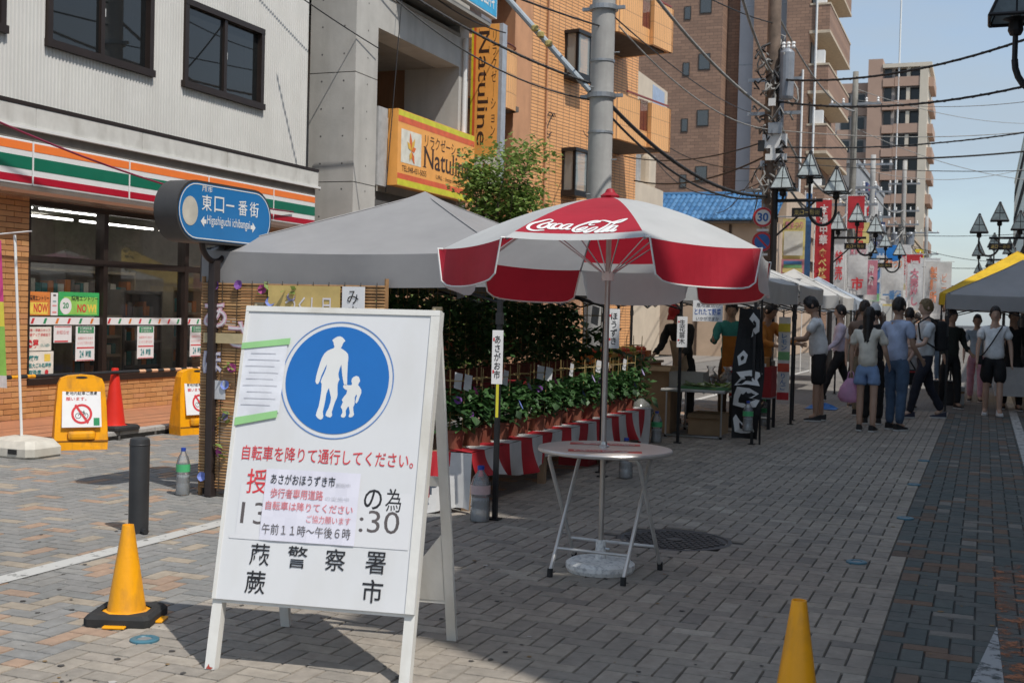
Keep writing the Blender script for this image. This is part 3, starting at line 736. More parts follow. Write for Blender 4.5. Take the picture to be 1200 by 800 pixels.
for zt in (20.3, 17.3, 14.3, 11.3, 8.2, 5.2):
    bo = B().box(PX(-8.648), PX(-7.67), .0, 9.5, zt-1.35, zt-.1).obj('balcony', bb, br_)
    B().box(PX(-8.648), PX(-7.64), -.03, 9.53, zt-.098, zt).box(PX(-8.648), PX(-7.64), -.03, 9.53, zt-1.5, zt-1.352).obj('coping', capm, bo)
    for yy in (.6, 3.2, 6): B().box(PX(-8.66), PX(-8.60), yy, yy+1.8, zt+.02, zt+1.2).obj('balcony_window', wbk, bo)
    B().box(PX(-8.4), PX(-7.9), .2, .6, zt+.01, zt+.7).obj('laundry_or_unit', white, bo)
for q in (0, 1): B().tube([(PX(-8.9+q*.6), -.08, 0), (PX(-8.9+q*.6), -.08, 14+q*4)], .06, 6).obj('drain_pipe', white, br_)
B().box(PX(-18), PX(-7.4), -.3, 12.3, 24, 24.3).obj('roof', slabm, br_)

# ---------------------------------------------------------------- low beige house with the blue tiled roof
bh = thing('blue_roofed_house', 'low beige shop house with glazed blue tiled roof below the brown block', 'house', (-12.0, 45, 0))
beige = M('beige_wall', (.50, .38, .28), .85, var=.08, scale=1.5, stain=((3, 3, .6), .3, (.38, .28, .2)))
B().box(0, 4.6, 0, 12.5, 0, 5.1).obj('wall', beige, bh)
B().box(4.45, 4.75, 2.2, 12.5, 5.1, 6.7).obj('parapet_wall', beige, bh)
blt = [M(f'blue_glaze_{i}', c, .25, var=.1) for i, c in enumerate([(.045, .14, .29), (.06, .17, .33), (.08, .20, .37)])]
rf = B(); cols, rows = 24, 6
for r_ in range(rows):
    for c in range(cols):
        xa = -.1 + c*.2; za = 5.12 + r_*.185; ya = -.35 + r_*.36; k = rnd.randrange(3)
        pr = [(0, .0), (.06, .05), (.12, .055), (.17, .01), (.2, 0)]
        for (a, ha), (b2, hb) in zip(pr, pr[1:]):
            rf.quad((xa+a, ya, za+ha), (xa+b2, ya, za+hb), (xa+b2, ya+.40, za+hb+.19), (xa+a, ya+.40, za+ha+.19), k)
        rf.quad((xa, ya, za-.03), (xa+.2, ya, za-.03), (xa+.17, ya, za+.03), (xa+.05, ya, za+.05), k)
roof = B().add([(-.1, -.34, 5.06), (4.75, -.34, 5.06), (4.75, 2.0, 6.2), (-.1, 2.0, 6.2)], [(0, 1, 2, 3)]).add([(-.1, 2.0, 6.2), (4.75, 2.0, 6.2), (4.75, 5.2, 5.1), (-.1, 5.2, 5.1)], [(0, 1, 2, 3)]).obj('roof', blt[0], bh)
rf.obj('roof_tiles', blt, roof, kind='stuff')
B().tube([(-.15, 1.95, 6.27), (4.8, 1.95, 6.27)], .11, 8).obj('ridge', blt[1], roof)
B().box(-.1, 4.72, -.32, -.02, 4.98, 5.055).obj('eaves', slabm, roof)
for xq in (.3, 1.8, 3.0, 4.2): B().box(xq, xq+.09, -.05, -.003, .0, 4.95).obj('post', M('dark_timber', (.07, .045, .03), .7), bh)
B().box(.6, 1.7, -.03, .02, 2.9, 4.2).obj('window', wbk, bh)
dk = M('dark_lattice', (.06, .045, .04), .7)
for z in (2.75, 3.75):
    q = B()
    for i in range(24):
        q.box(4.602, 4.64, 4.0+i*.33, 4.02+i*.33, z, z+.3); q.box(4.602, 4.64, 4.0+i*.33+.12, 4.0+i*.33+.2, z+.1, z+.2)
    q.box(4.602, 4.65, 4, 12, z-.04, z).box(4.602, 4.65, 4, 12, z+.3, z+.34)
    q.obj('lattice_band', dk, bh)
for yy in (5.2, 7.8, 10.4):
    q = B(); q.box(4.602, 4.66, yy, yy+.08, 4.2, 6.3).box(4.602, 4.66, yy+1.2, yy+1.28, 4.2, 6.3).box(4.602, 4.66, yy, yy+1.28, 6.3, 6.38)
    q.obj('wall_moulding', M('beige_moulding', (.42, .31, .23), .8), bh)

# ---------------------------------------------------------------- shop houses farther up on the left
def simple_building(name, label, loc, rz, w, d, h, wall, floors, bays, glass=None, roofc=None, x_pad=.5, sill=.9, wh=1.25, fr=None, both=False):
    t = thing(name, label, 'building', loc, rz)
    B().box(0, w, 0, d, 0, h).obj('wall', wall, t)
    B().box(-.08, w+.08, -.08, d+.08, h, h+.25).obj('parapet', roofc or wall, t)
    gm = glass or apg; fm = fr or wbk
    me_f = me_g = None
    bwid = (w - 2*x_pad) / bays; fh = h / floors
    for k in range(floors):
        for i in range(bays):
            a = x_pad + i*bwid + bwid*.16; c = x_pad + (i+1)*bwid - bwid*.16; z = k*fh + sill
            if me_f is None:
                ww = c - a; hh = min(wh, fh*.6)
                me_f = B().box(-.05, ww+.05, -.05, .004, -.05, 0).box(-.05, ww+.05, -.04, .004, hh, hh+.05).box(-.05, 0, -.04, .004, 0, hh).box(ww, ww+.05, -.04, .004, 0, hh).box(ww/2-.025, ww/2+.025, -.03, .004, 0, hh).mesh('window', fm)
                me_g = B().quad((0, -.012, 0), (ww, -.012, 0), (ww, -.012, hh), (0, -.012, hh)).mesh('pane', gm)
            wob = link('window', me_f, t, loc=(a, 0, z)); link('pane', me_g, wob)
    return t
greyw = M('grey_render', (.30, .31, .32), .8, var=.08, scale=.7); whitew = M('white_render', (.60, .60, .57), .8, var=.06, scale=.7, stain=((2, 2, .3), .35, (.42, .41, .38)))
tanw = M('tan_render', (.45, .36, .27), .85, var=.08, scale=.7)
sgn = simple_building('grey_shop_building', 'grey shop building with navy and yellow signs and a burger restaurant', (-7.2, 72.5, 0), R(90), 20, 9, 10.6, greyw, 3, 6)
nv = M('navy_sign', (.03, .05, .16), .5)
for z0, z1, m, xa, xb in ((9.0, 9.6, nv, 1, 7), (7.5, 8.4, M('yellow_sign', (.75, .58, .02), .5), 3, 8), (8.45, 8.95, nv, 3, 8), (3.6, 4.2, M('orange_shop_sign', (.6, .22, .05), .5), 2, 14)):
    B().box(xa, xb, -.55, -.42, z0, z1).obj('sign_panel', m, sgn)
text('質・買取', sgn, redink, (1.6, -.56, 9.1), FR, FU, 4.2, .42, .02)
text('リサイクル', sgn, ink, (3.5, -.56, 7.65), FR, FU, 3.4, .6, .03)
B().box(4, 11, -.9, -.02, .0, 3.3).obj('shop_front', M('shopfront_grey', (.22, .23, .24), .5), sgn)
B().box(5, 10, -.92, -.905, .4, 2.6).obj('shop_front_glass', glassmat('burger_glass', (.03, .035, .03), .9), sgn)
bk = thing('burger_sign', 'round white burger restaurant sign with orange and blue crescents on the grey building', 'sign', (-6.75, 72.0, .55))
B().lathe([(.62, -.06), (.62, .06), (.001, .06)], 28).obj('disc', white, bk).matrix_local = Matrix.Translation((0, 0, 4.2)) @ Matrix.Rotation(R(90), 4, 'X')
o_ = (0, -.066, 4.2)
B().flat([(.42*math.cos(R(a)), .12+.3*math.sin(R(a))) for a in range(0, 181, 15)], o_, FR, FU).obj('upper_bun', M('bun_orange', (.75, .33, .03), .5), bk)
B().flat([(.42*math.cos(R(a)), -.12+.3*math.sin(R(a))) for a in range(180, 361, 15)], o_, FR, FU).obj('lower_bun', M('bun_orange', (.75, .33, .03), .5), bk)
text('BURGER', bk, redink, (-.42, -.067, 4.205), FR, FU, .84, .13, .03); text('KING', bk, redink, (-.3, -.067, 4.09), FR, FU, .6, .11, .03)
cr2 = B(); k = 24
cr2.add([(.60*math.cos(R(a)), -.066, 4.2+.60*math.sin(R(a))) for a in range(200, 351, 10)] + [(.50*math.cos(R(a)), -.066, 4.2+.50*math.sin(R(a))) for a in range(200, 351, 10)], [(i, i+1, 17+i, 16+i) for i in range(15)])
cr2.obj('blue_crescent', blueink, bk)
B().box(-.7, -.55, -.04, .04, 4.1, 4.3).obj('bracket', galv, bk)
simple_building('white_shop_building', 'small white building up the street below the tall apartment tower', (-6.0, 93, 0), R(90), 11, 9, 6.9, whitew, 2, 6)
simple_building('tan_shop_building', 'low tan building far up the street on the left', (-5.6, 104, 0), R(90), 26, 10, 8.2, tanw, 3, 8)
simple_building('distant_grey_building', 'distant low grey building at the end of the street', (-5.2, 133, 0), R(90), 25, 9, 6.5, greyw, 2, 8)
# ---------------------------------------------------------------- tall apartment tower
tw = thing('apartment_tower', 'tall pinkish beige apartment tower with stacked balconies at the street end', 'building', (-19.3, 163, 0))
tpk = M('tower_pink_tile', (.42, .28, .21), .8, var=.06, scale=.5); tcr = M('tower_cream', (.60, .53, .43), .8, var=.05, scale=.5); tgy = M('tower_grey', (.38, .345, .32), .8, var=.06, scale=.5)
def TX(x): return x + 17.6
TH = 34.2
B().box(0, TX(-13.4), 1.5, 12, 0, TH-1.5).obj('left_wing', tgy, tw)
B().box(TX(-13.4), TX(-11.6), .0, 12, 0, TH+1.2).obj('stair_column', tpk, tw)
B().box(TX(-11.6), TX(-10.1), .8, 12, 0, TH).obj('stair_bay', tgy, tw)
B().box(TX(-10.1), TX(-7.0), 1.4, 12, 0, TH-.6).obj('flat_wall', tgy, tw)
B().box(TX(-7.0), TX(-6.0), -.1, 12, 0, TH).obj('corner_pier', tcr, tw)
twg = M('tower_window', (.025, .03, .032), .2)
tbal = B().box(TX(-10.1), TX(-7.005), 0, .14, 0, 1.2).mesh('balcony', tpk); tdark = B().box(0, 1.2, 1.34, 1.39, 0, 1.7).mesh('balcony_window', twg)
tst = B().box(0, .9, .70, .795, 0, 1.9).mesh('stair_opening', twg); tlb = B().box(.3, TX(-13.45), 1.3, 1.49, 0, 1.2).mesh('gallery_wall', tpk); tlw = B().box(0, 1.1, 1.40, 1.495, 0, 1.5).mesh('gallery_window', twg)
tsb = B().box(TX(-5.998), TX(-5.35), 1, 9, 0, 1.2).mesh('side_balcony', tpk); tpil = B().box(0, .45, .2, 1.39, 0, 1.6).mesh('balcony_partition', tcr); tsw = B().box(TX(-11.55), TX(-10.15), -.1, .78, 0, 1.05).mesh('stair_parapet', tpk)
for k in range(13):
    z = TH - 3.0*(k+1) + .6
    if z < -1: break
    bo = link('balcony', tbal, tw, loc=(0, 0, z)); link('balcony_window', tdark, bo, loc=(TX(-9.9), 0, 1.25)); link('balcony_window', tdark, bo, loc=(TX(-8.25), 0, 1.25)); link('balcony_partition', tpil, bo, loc=(TX(-8.65), 0, 1.2))
    link('stair_opening', tst, tw, loc=(TX(-11.4), 0, z+1.2)); link('stair_parapet', tsw, tw, loc=(0, 0, z))
    lw = link('gallery_wall', tlb, tw, loc=(0, 0, z-.4))
    for q in ((.8, 2.6) if k else ()): link('gallery_window', tlw, lw, loc=(q, 0, 1.25))
    link('side_balcony', tsb, tw, loc=(0, 0, z))
B().box(TX(-11.6), TX(-5.6), -.15, 12, TH, TH+.5).obj('roof_parapet', tcr, tw)
B().tube([(TX(-9.6), .1, 0), (TX(-9.6), .1, TH+9)], [.12]*2, 6).obj('mast', white, tw)
# ---------------------------------------------------------------- right side of the street (it shades the roadway)
simple_building('right_corner_house', 'beige three storey corner house on the right beside the camera', (3.2, 4.55, 0), R(-90), 1.38, 7, 8.9, tanw, 3, 1, x_pad=.2)
simple_building('right_narrow_house', 'narrow white corner house on the right beside the camera', (3.2, 3.13, 0), R(-90), 1.25, 7, 9.95, whitew, 3, 1, x_pad=.2)
simple_building('right_tiled_building', 'grey four storey building along the right side of the near street', (3.2, 22, 0), R(-90), 17.4, 9, 11.8, greyw, 4, 6)
simple_building('right_low_shop', 'low tan shop on the right beside the yellow tent', (3.25, 30, 0), R(-90), 7.8, 8, 6.0, tanw, 2, 3)
simple_building('right_white_building', 'white three storey building along the right side past the lamp posts', (3.3, 62, 0), R(-90), 31.8, 9, 6.4, whitew, 2, 10)
simple_building('right_tan_building', 'tan building along the right side farther up the street', (3.5, 112, 0), R(-90), 49.5, 9, 6.8, tanw, 2, 14)
pl_ = simple_building('right_pale_building', 'pale greenish white building at the right edge of the street view', (3.15, 176, 0), R(-90), 60, 10, 20.5, M('pale_green_render', (.74, .77, .70), .8, var=.05, scale=.4), 6, 14)
simple_building('corner_block', 'white block on the far side of the crossing behind the camera', (-14, -14, 0), R(180), 10, 9, 7, whitew, 2, 4)
# ---------------------------------------------------------------- utility poles, lamps, wires
pconc = M('pole_concrete', (.36, .355, .34), .85, var=.1, scale=2.5, bump=.15, stain=((9, 9, .8), .4, (.24, .23, .22)))
def pole(label, x, y, h, r0=.19, r1=.14, mat=None, bands=(), name='utility_pole', cat='utility pole'):
    t = thing(name, label, cat, (x, y, 0))
    B().tube([(0, 0, h*k/8) for k in range(9)], [r0 + (r1-r0)*k/8 for k in range(9)], 20).obj('shaft', mat or pconc, t, smooth=True)
    for z in bands:
        rr = r0 + (r1-r0)*z/h
        B().lathe([(rr, 0), (rr+.012, 0), (rr+.012, .035), (rr, .035)], 20, (0, 0, z)).obj('band', galv, t)
    return t
pm = pole('thick grey concrete utility pole in front of the orange apartment house', -5.65, 18, 9.5, .205, .165, bands=(3.1, 4.25, 5.35))
for z in (4.80, 6.15):
    B().lathe([(.185, 0), (.225, 0), (.225, .07), (.185, .07)], 20, (0, 0, z)).obj('clamp', galv, pm)
    B().box(-.34, .34, -.03, .03, z+.01, z+.06).obj('clamp_arm', galv, pm)
for a in range(7):
    B().tube([(.17*math.cos(a*2.1), .17*math.sin(a*2.1), 2.2+a*.55), (.27*math.cos(a*2.1), .27*math.sin(a*2.1), 2.2+a*.55)], .011, 6).obj('step_bolt', galv, pm)
# grey conduit strut rising to the left with insulators
st_ = thing('conduit_strut', 'grey diagonal conduit strut clamped to the concrete utility pole', 'strut', (-5.65, 18, 0))
pA, pB = Vector((-.15, -.1, 4.9)), Vector((-1.72, -.3, 6.62))
B().tube([pA, pB], .05, 10).obj('tube', M('strut_blue_grey', (.30, .34, .37), .5, .4), st_)
ins = M('insulator_yellow', (.42, .34, .12), .4)
for k in (.42, .5, .56):
    p = pA.lerp(pB, k) + Vector((0, -.06, .02)); B().lathe([(.03, -.05), (.06, -.03), (.06, .03), (.03, .05)], 10, p).obj('insulator', ins, st_)
wood = M('brown_pole', (.16, .115, .085), .8, var=.3, scale=5, bump=.3)
pb_ = pole('brown stained utility pole tangled with cables beside the speed limit sign', -4.28, 25.5, 12, .17, .12, wood)
tm = B()
for z in (4.1, 5.7, 6.4):
    B().box(-.5, .6, -.03, .03, z, z+.07).obj('cross_arm', galv, pb_)
B().lathe([(.13, 0), (.15, .05), (.15, .95), (.10, 1.02), (.02, 1.05)], 16, (.30, -.1, 6.0)).obj('transformer', M('transformer_grey', (.24, .26, .29), .5, .3), pb_, smooth=False)
for q in (0, 1, 2): B().lathe([(.03, 0), (.045, .03), (.03, .08), (.045, .1), (.03, .14)], 10, (.22+q*.1, -.1, 7.04)).obj('bushing', white, pb_)
cw = M('cable_grey', (.26, .255, .24), .7, var=.25); cbk = M('cable_black', (.02, .02, .021), .6)
for i in range(60):
    a = rnd.uniform(0, 6.28); z = rnd.uniform(4.2, 7.2); q = [Vector((.17*math.cos(a), .17*math.sin(a), z))]
    for _ in range(7):
        q.append(q[-1] + Vector((rnd.uniform(-.14, .14), rnd.uniform(-.1, .1), rnd.uniform(-.2, .16))))
        q[-1].x = max(-.35, min(.55, q[-1].x)); q[-1].y = max(-.35, min(.3, q[-1].y))
    B().tube(q, rnd.uniform(.012, .03), 6).obj('loose_cable', rnd.choice([cw, cw, cbk]), pb_, smooth=True)
for i in range(8):
    z = rnd.uniform(4.3, 6.2); B().box(-.28+rnd.uniform(0, .5), -.1+rnd.uniform(.0, .5), -.20-.012*i, -.14-.012*i, z, z+rnd.uniform(.1, .3)).obj('terminal_box', rnd.choice([galv, blackpl, white]), pb_)
p3 = pole('slim concrete utility pole with crossarms beyond the lamp posts on the left', -4.6, 45, 10.4, .15, .10, M('weathered_pole', (.20, .19, .165), .8, var=.2))
p4 = pole('distant utility pole with round transformers on the left of the street', -5.2, 60, 9.4, .16, .12)
p5 = pole('distant utility pole in front of the apartment tower', -4.7, 75, 11, .16, .12)
p6 = pole('farthest utility pole below the apartment tower', -4.3, 96, 9.5, .16, .12)
for pp, zs in ((p3, (5.6, 6.2, 9.2)), (p4, (6.4, 7.6, 8.9)), (p5, (7.2, 8.0, 9.6)), (p6, (6.6, 8.2))):
    for z in zs:
        ar = B().box(-.9, .9, -.04, .04, z, z+.09).obj('cross_arm', galv, pp)
        for q in (-.8, -.4, .4, .8): B().lathe([(.03, 0), (.05, .04), (.03, .1), (.05, .13), (.02, .18)], 8, (q, 0, z+.09)).obj('insulator', white, ar)
    for i in range(7):
        z = zs[0] + rnd.uniform(-.8, .5); q = [Vector((0, -.18, z))]
        for _ in range(5): q.append(q[-1] + Vector((rnd.uniform(-.3, .3), rnd.uniform(-.05, .05), rnd.uniform(-.3, .2))))
        B().tube(q, .03, 5).obj('loose_cable', cw, pp)
for pp, z in ((p4, 5.3), (p5, 6.0)):
    for sx in (-.42, .42): B().lathe([(.22, 0), (.25, .06), (.25, .7), (.2, .78), (.02, .8)], 14, (sx, 0, z)).obj('transformer', M('transformer_grey', (.24, .26, .29)), pp)

# triple lantern posts
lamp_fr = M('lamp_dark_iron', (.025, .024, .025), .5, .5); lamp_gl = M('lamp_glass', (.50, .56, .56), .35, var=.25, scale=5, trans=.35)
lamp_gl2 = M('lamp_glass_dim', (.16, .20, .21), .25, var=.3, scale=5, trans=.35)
def lantern(parent, x, y, z, s=.46, gl=None):
    """four-sided pyramid lantern: dark frame bars and pale panes"""
    fr = B(); h = s*1.02
    cs = [(x-s/2, y-s/2), (x+s/2, y-s/2), (x+s/2, y+s/2), (x-s/2, y+s/2)]; t = s*.07
    tp = [(x-t, y-t), (x+t, y-t), (x+t, y+t), (x-t, y+t)]
    for i in range(4):
        a, b = cs[i], cs[(i+1) % 4]; fr.tube([(*a, z), (*b, z)], .017, 5); fr.tube([(*a, z), (*tp[i], z+h)], .015, 5)
        m = ((a[0]+b[0])/2, (a[1]+b[1])/2); mt = ((tp[i][0]+tp[(i+1) % 4][0])/2, (tp[i][1]+tp[(i+1) % 4][1])/2)
        fr.tube([(*m, z), (*mt, z+h)], .008, 4)
        k = .45; fr.tube([(a[0]+(tp[i][0]-a[0])*k, a[1]+(tp[i][1]-a[1])*k, z+h*k), (b[0]+(tp[(i+1) % 4][0]-b[0])*k, b[1]+(tp[(i+1) % 4][1]-b[1])*k, z+h*k)], .008, 4)
    fr.lathe([(t*1.5, 0), (t, .05), (.001, .07)], 6, (x, y, z+h))
    fr.lathe([(.05, -.14), (.07, -.1), (.06, -.02), (.12, 0)], 10, (x, y, z))
    l_ = fr.obj('lantern', lamp_fr, parent)
    for i in range(4):
        j = (i+1) % 4
        B().quad((cs[i][0]*.97+x*.03, cs[i][1]*.97+y*.03, z+.01), (cs[j][0]*.97+x*.03, cs[j][1]*.97+y*.03, z+.01), (tp[j][0], tp[j][1], z+h*.97), (tp[i][0], tp[i][1], z+h*.97)).obj('pane', gl or lamp_gl, l_)
    B().lathe([(.04, 0), (.07, .08), (.05, .2), (.01, .24)], 8, (x, y, z+.02)).obj('bulb', M('frosted_bulb', (.7, .7, .66), .4), l_)
def lamp_post(label, x, y, d=1, shaft=True, gl=None, sz=1.):
    t = thing('street_lamp', label, 'street lamp', (x, y, 0), group='triple lantern street lamps'); t.scale.z = sz
    if shaft:
        B().tube([(0, 0, 0), (0, 0, .6), (0, 0, .62), (0, 0, 4.3)], [.11, .11, .075, .065], 12).obj('post', lamp_fr, t)
    B().tube([(0, 0, 3.85), (d*.95, 0, 3.85)], .035, 8).obj('arm', lamp_fr, t)
    pl = B().box(d*.35, d*.95, -.02, .02, 3.52, 3.70).obj('name_plate', blackpl, t)
    text('東口一番街', pl, M('plate_gold', (.5, .38, .12), .5), (min(d*.35, d*.95)+.05, -.022, 3.56), FR, FU, .5, .10)
    B().tube([(d*(.95 + .26*math.cos(R(a)) - .0), 0, 3.95 - .30 + .30*math.sin(R(a))*1.0) for a in range(-180, 1, 15)], .03, 8).obj('curved_arm', lamp_fr, t)
    for lx, lz in ((d*.16, 3.98), (d*.69, 4.22), (d*1.21, 3.9)):
        B().tube([(lx, 0, 3.65 if lx*d > .5 else 3.85), (lx, 0, lz)], .025, 8).obj('riser', lamp_fr, t)
        lantern(t, lx, 0, lz+.1, .46, gl)
    B().tube([(0, 0, 3.1), (d*.8, 0, 3.83)], .022, 6).obj('brace', lamp_fr, t)
lamp_post('triple lantern street lamp on the brown utility pole, nearest on the left', -4.05, 24.8, 1)
lamp_post('triple lantern street lamp, second on the left side', -4.2, 36, 1)
lamp_post('triple lantern street lamp, third and smallest on the left side', -4.3, 48, 1)
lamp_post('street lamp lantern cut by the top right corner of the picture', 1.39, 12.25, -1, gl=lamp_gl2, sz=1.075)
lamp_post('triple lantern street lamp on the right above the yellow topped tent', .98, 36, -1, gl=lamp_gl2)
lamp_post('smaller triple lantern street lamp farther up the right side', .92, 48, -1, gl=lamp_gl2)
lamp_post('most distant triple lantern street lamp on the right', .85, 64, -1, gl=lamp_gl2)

# speed limit and no parking signs
rs = thing('speed_limit_sign', 'round speed limit 30 sign with red rim above the no parking sign', 'road sign', (-4.30, 24.95, 0))
def disc(parent, z, r, y, base, rim, name):
    d = B().lathe([(r, 0), (r, .012), (.001, .012)], 32).obj(name, base, parent)
    d.matrix_local = Matrix.Translation((0, y, z)) @ Matrix.Rotation(R(90), 4, 'X')
    q = B(); ring(q, 0, z, r*.76, r*.985, (0, y-.0145, 0), FR, FU); q.obj('red_rim', rim, parent); return d
sr = M('sign_red_film', (.52, .02, .025), .4); sbl = M('sign_blue_film', (.02, .12, .38), .4)
B().tube([(0, .03, 0), (0, .03, 3.8)], .03, 10).obj('post', galv, rs)
disc(rs, 3.53, .205, 0, white, sr, 'disc')
text('30', rs, sbl, (-.11, -.0155, 3.44), FR, FU, .22, .18, .03)
B().box(-.12, .12, -.012, -.002, 3.245, 3.29).obj('plate', white, rs)
rs2 = thing('no_parking_sign', 'round blue no parking sign with red slash under the speed limit sign', 'road sign', (-4.30, 24.92, 0))
disc(rs2, 3.03, .205, 0, sbl, sr, 'disc')
B().flat([(-.14, 3.15), (-.115, 3.175), (.14, 2.91), (.115, 2.885)], (0, -.0155, 0), FR, FU).obj('slash', sr, rs2)
B().box(-.12, .12, -.012, -.002, 2.745, 2.79).obj('plate', white, rs2); B().box(-.03, .03, .013, .05, 2.98, 3.08).obj('bracket', galv, rs2)
bs = thing('blue_round_sign', 'small plain round blue road sign far up the street on the left', 'road sign', (-3.55, 52, 0))
B().tube([(0, .05, 0), (0, .05, 4.9)], .04, 8).obj('post', galv, bs)
B().lathe([(.33, 0), (.33, .012), (.001, .012)], 24).obj('disc', M('bright_blue', (.02, .2, .6), .4), bs).matrix_local = Matrix.Translation((0, 0, 4.3)) @ Matrix.Rotation(R(90), 4, 'X')

# overhead cables, each hung between two points with its own sag
ncab = [0]
def wire(label, a, b, sag, r=.012, mat=None, lash=False, n=22):
    a, b = Vector(a), Vector(b)
    pts = [a.lerp(b, i/n) - Vector((0, 0, sag*4*(i/n)*(1-i/n))) for i in range(n+1)]
    t = B().tube(pts, r, 6).obj('overhead_cable', mat or cbk, None, smooth=True, label=label, category='cable', group='overhead cables')
    if lash:
        k = n*5; sp = []
        for i in range(k+1):
            f = i/k; p = a.lerp(b, f) - Vector((0, 0, sag*4*f*(1-f))); sp.append(p + Vector((0, math.cos(i*1.7), math.sin(i*1.7)))*(r*1.05))
        B().tube(sp, r*.45, 4).obj('lashing', mat or cbk, t)
    return t
PM_, PB_, P3_ = (-5.65, 18), (-4.28, 25.5), (-4.6, 45)
wire('thick black cable bundle sagging from the concrete pole to the brown pole, upper one', (*PM_, 4.85), (*PB_, 4.02), .42, .032, cbk, True)
wire('black cable just under the thick bundle from the concrete pole', (PM_[0], PM_[1], 4.68), (*PB_, 4.0), .5, .02)
wire('thick grey twisted cable running from the top centre to the brown pole', (-5.35, 17.9, 7.0), (*PB_, 5.75), .25, .030, cw, True)
wire('second thick grey twisted cable from the top edge to the brown pole, higher', (-3.5, 16.0, 7.0), (*PB_, 6.55), .3, .026, cw, True)
wire('upper long cable crossing the sky from the brown pole to the right', (-4.28, 25.5, 6.45), (3.2, 20, 7.0), .62, .022, cbk, True)
wire('lower long cable crossing the sky from the brown pole to the right', (-4.28, 25.5, 6.0), (3.2, 21, 6.1), .55, .022, cbk, True)
wire('cable bundle crossing the sky at mid height towards the right lamp', (-4.28, 25.5, 5.05), (3.2, 26, 5.75), .3, .016, cbk, True)
wire('lower cable bundle crossing the sky at mid height', (-4.28, 25.5, 4.85), (3.2, 27, 5.35), .25, .02, cbk)
wire('thin cable crossing below the mid height bundle', (-4.28, 25.5, 4.75), (3.2, 30, 5.1), .2, .009)
wire('thin pale cable crossing the sky near the tower top', (-4.6, 45, 9.4), (3.3, 40, 8.6), .4, .012, cw)
wire('thin cable from the slim pole sagging to the right side', (-4.6, 45, 7.0), (3.3, 50, 8.2), .8, .012, cw)
wire('thin low cable crossing far up the street, upper', (-4.6, 45, 4.7), (3.3, 46, 4.9), .25, .012)
wire('thin low cable crossing far up the street, lower', (-5.2, 60, 4.3), (3.3, 58, 4.2), .25, .016)
wire('low dark cable across the street near the white banner', (-4.3, 75, 3.9), (3.3, 72, 3.8), .25, .02)
wire('grey cable loop from the brown pole down to the slim pole', (*PB_, 5.9), (*P3_, 6.2), .9, .03, cw, True)
wire('second grey cable loop from the brown pole to the slim pole', (*PB_, 5.0), (*P3_, 5.6), 1.1, .03, cw, True)
wire('cable from the slim pole to the next distant pole', (*P3_, 5.9), (-5.2, 60, 6.6), .7, .03, cw)
wire('cable between the two distant poles, upper', (-5.2, 60, 7.7), (-4.7, 75, 8.1), .5, .03, cw)
wire('cable between the two distant poles, lower', (-5.2, 60, 6.2), (-4.7, 75, 6.9), .8, .04, cw)
wire('cable from the distant pole to the farthest pole', (-4.7, 75, 7.3), (-4.3, 96, 6.7), .8, .04, cw)
wire('black cable from the top left past the vertical orange sign to the concrete pole', (-9.2, 15.5, 6.95), (PM_[0], PM_[1], 4.98), .25, .02, cbk, True)
wire('thin black cable beside the grey conduit strut', (-9.1, 17.0, 6.6), (PM_[0], PM_[1], 4.75), .35, .014)
wire('thin cable along the grey concrete building front', (-9.6, 18.3, 7.4), (-9.3, 23.0, 7.15), .2, .014)
wire('thin cable down the face of the concrete building', (-9.75, 19.2, 7.0), (-9.83, 18.9, 3.5), .02, .009)
wire('cable crossing from the orange house to the brown pole, upper', (-8.9, 30.5, 5.6), (PB_[0], PB_[1], 5.2), .25, .016)
wire('cable crossing from the orange house to the brown pole, lower', (-8.7, 30.8, 5.0), (PB_[0], PB_[1], 4.9), .3, .02)
wire('thin cable from the concrete pole base clamp to the orange house', (*PM_, 4.3), (-9.2, 27.9, 5.9), .15, .01)
wire('thin cable running high from the concrete pole to the brown block', (-5.65, 18, 6.2), (-9.5, 62, 12), .8, .012)
wire('magenta cable sagging across the shop fascia at the upper left', (-9.2, 5.0, 4.3), (-9.9, 16.0, 2.9), .45, .012, M('magenta_cable', (.24, .02, .06), .5))
wire('dark cable high above the near street at the left', (-9.0, 2, 7.4), (-5.65, 18, 7.4), .35, .018)
wire('dark cable above the near left pavement', (-7.4, 1, 6.6), (-5.65, 18, 6.9), .35, .016)
wire('second dark cable above the near left pavement', (-6.6, 0, 6.3), (-5.65, 18, 6.5), .35, .016)
wire('thin cable along the top of the white store wall', (-10.2, 14.5, 6.6), (-9.8, 18.5, 5.9), .05, .01)
wire('lowest dark cable above the near left pavement', (-6.9, 2, 5.3), (-5.65, 18, 5.9), .3, .014)

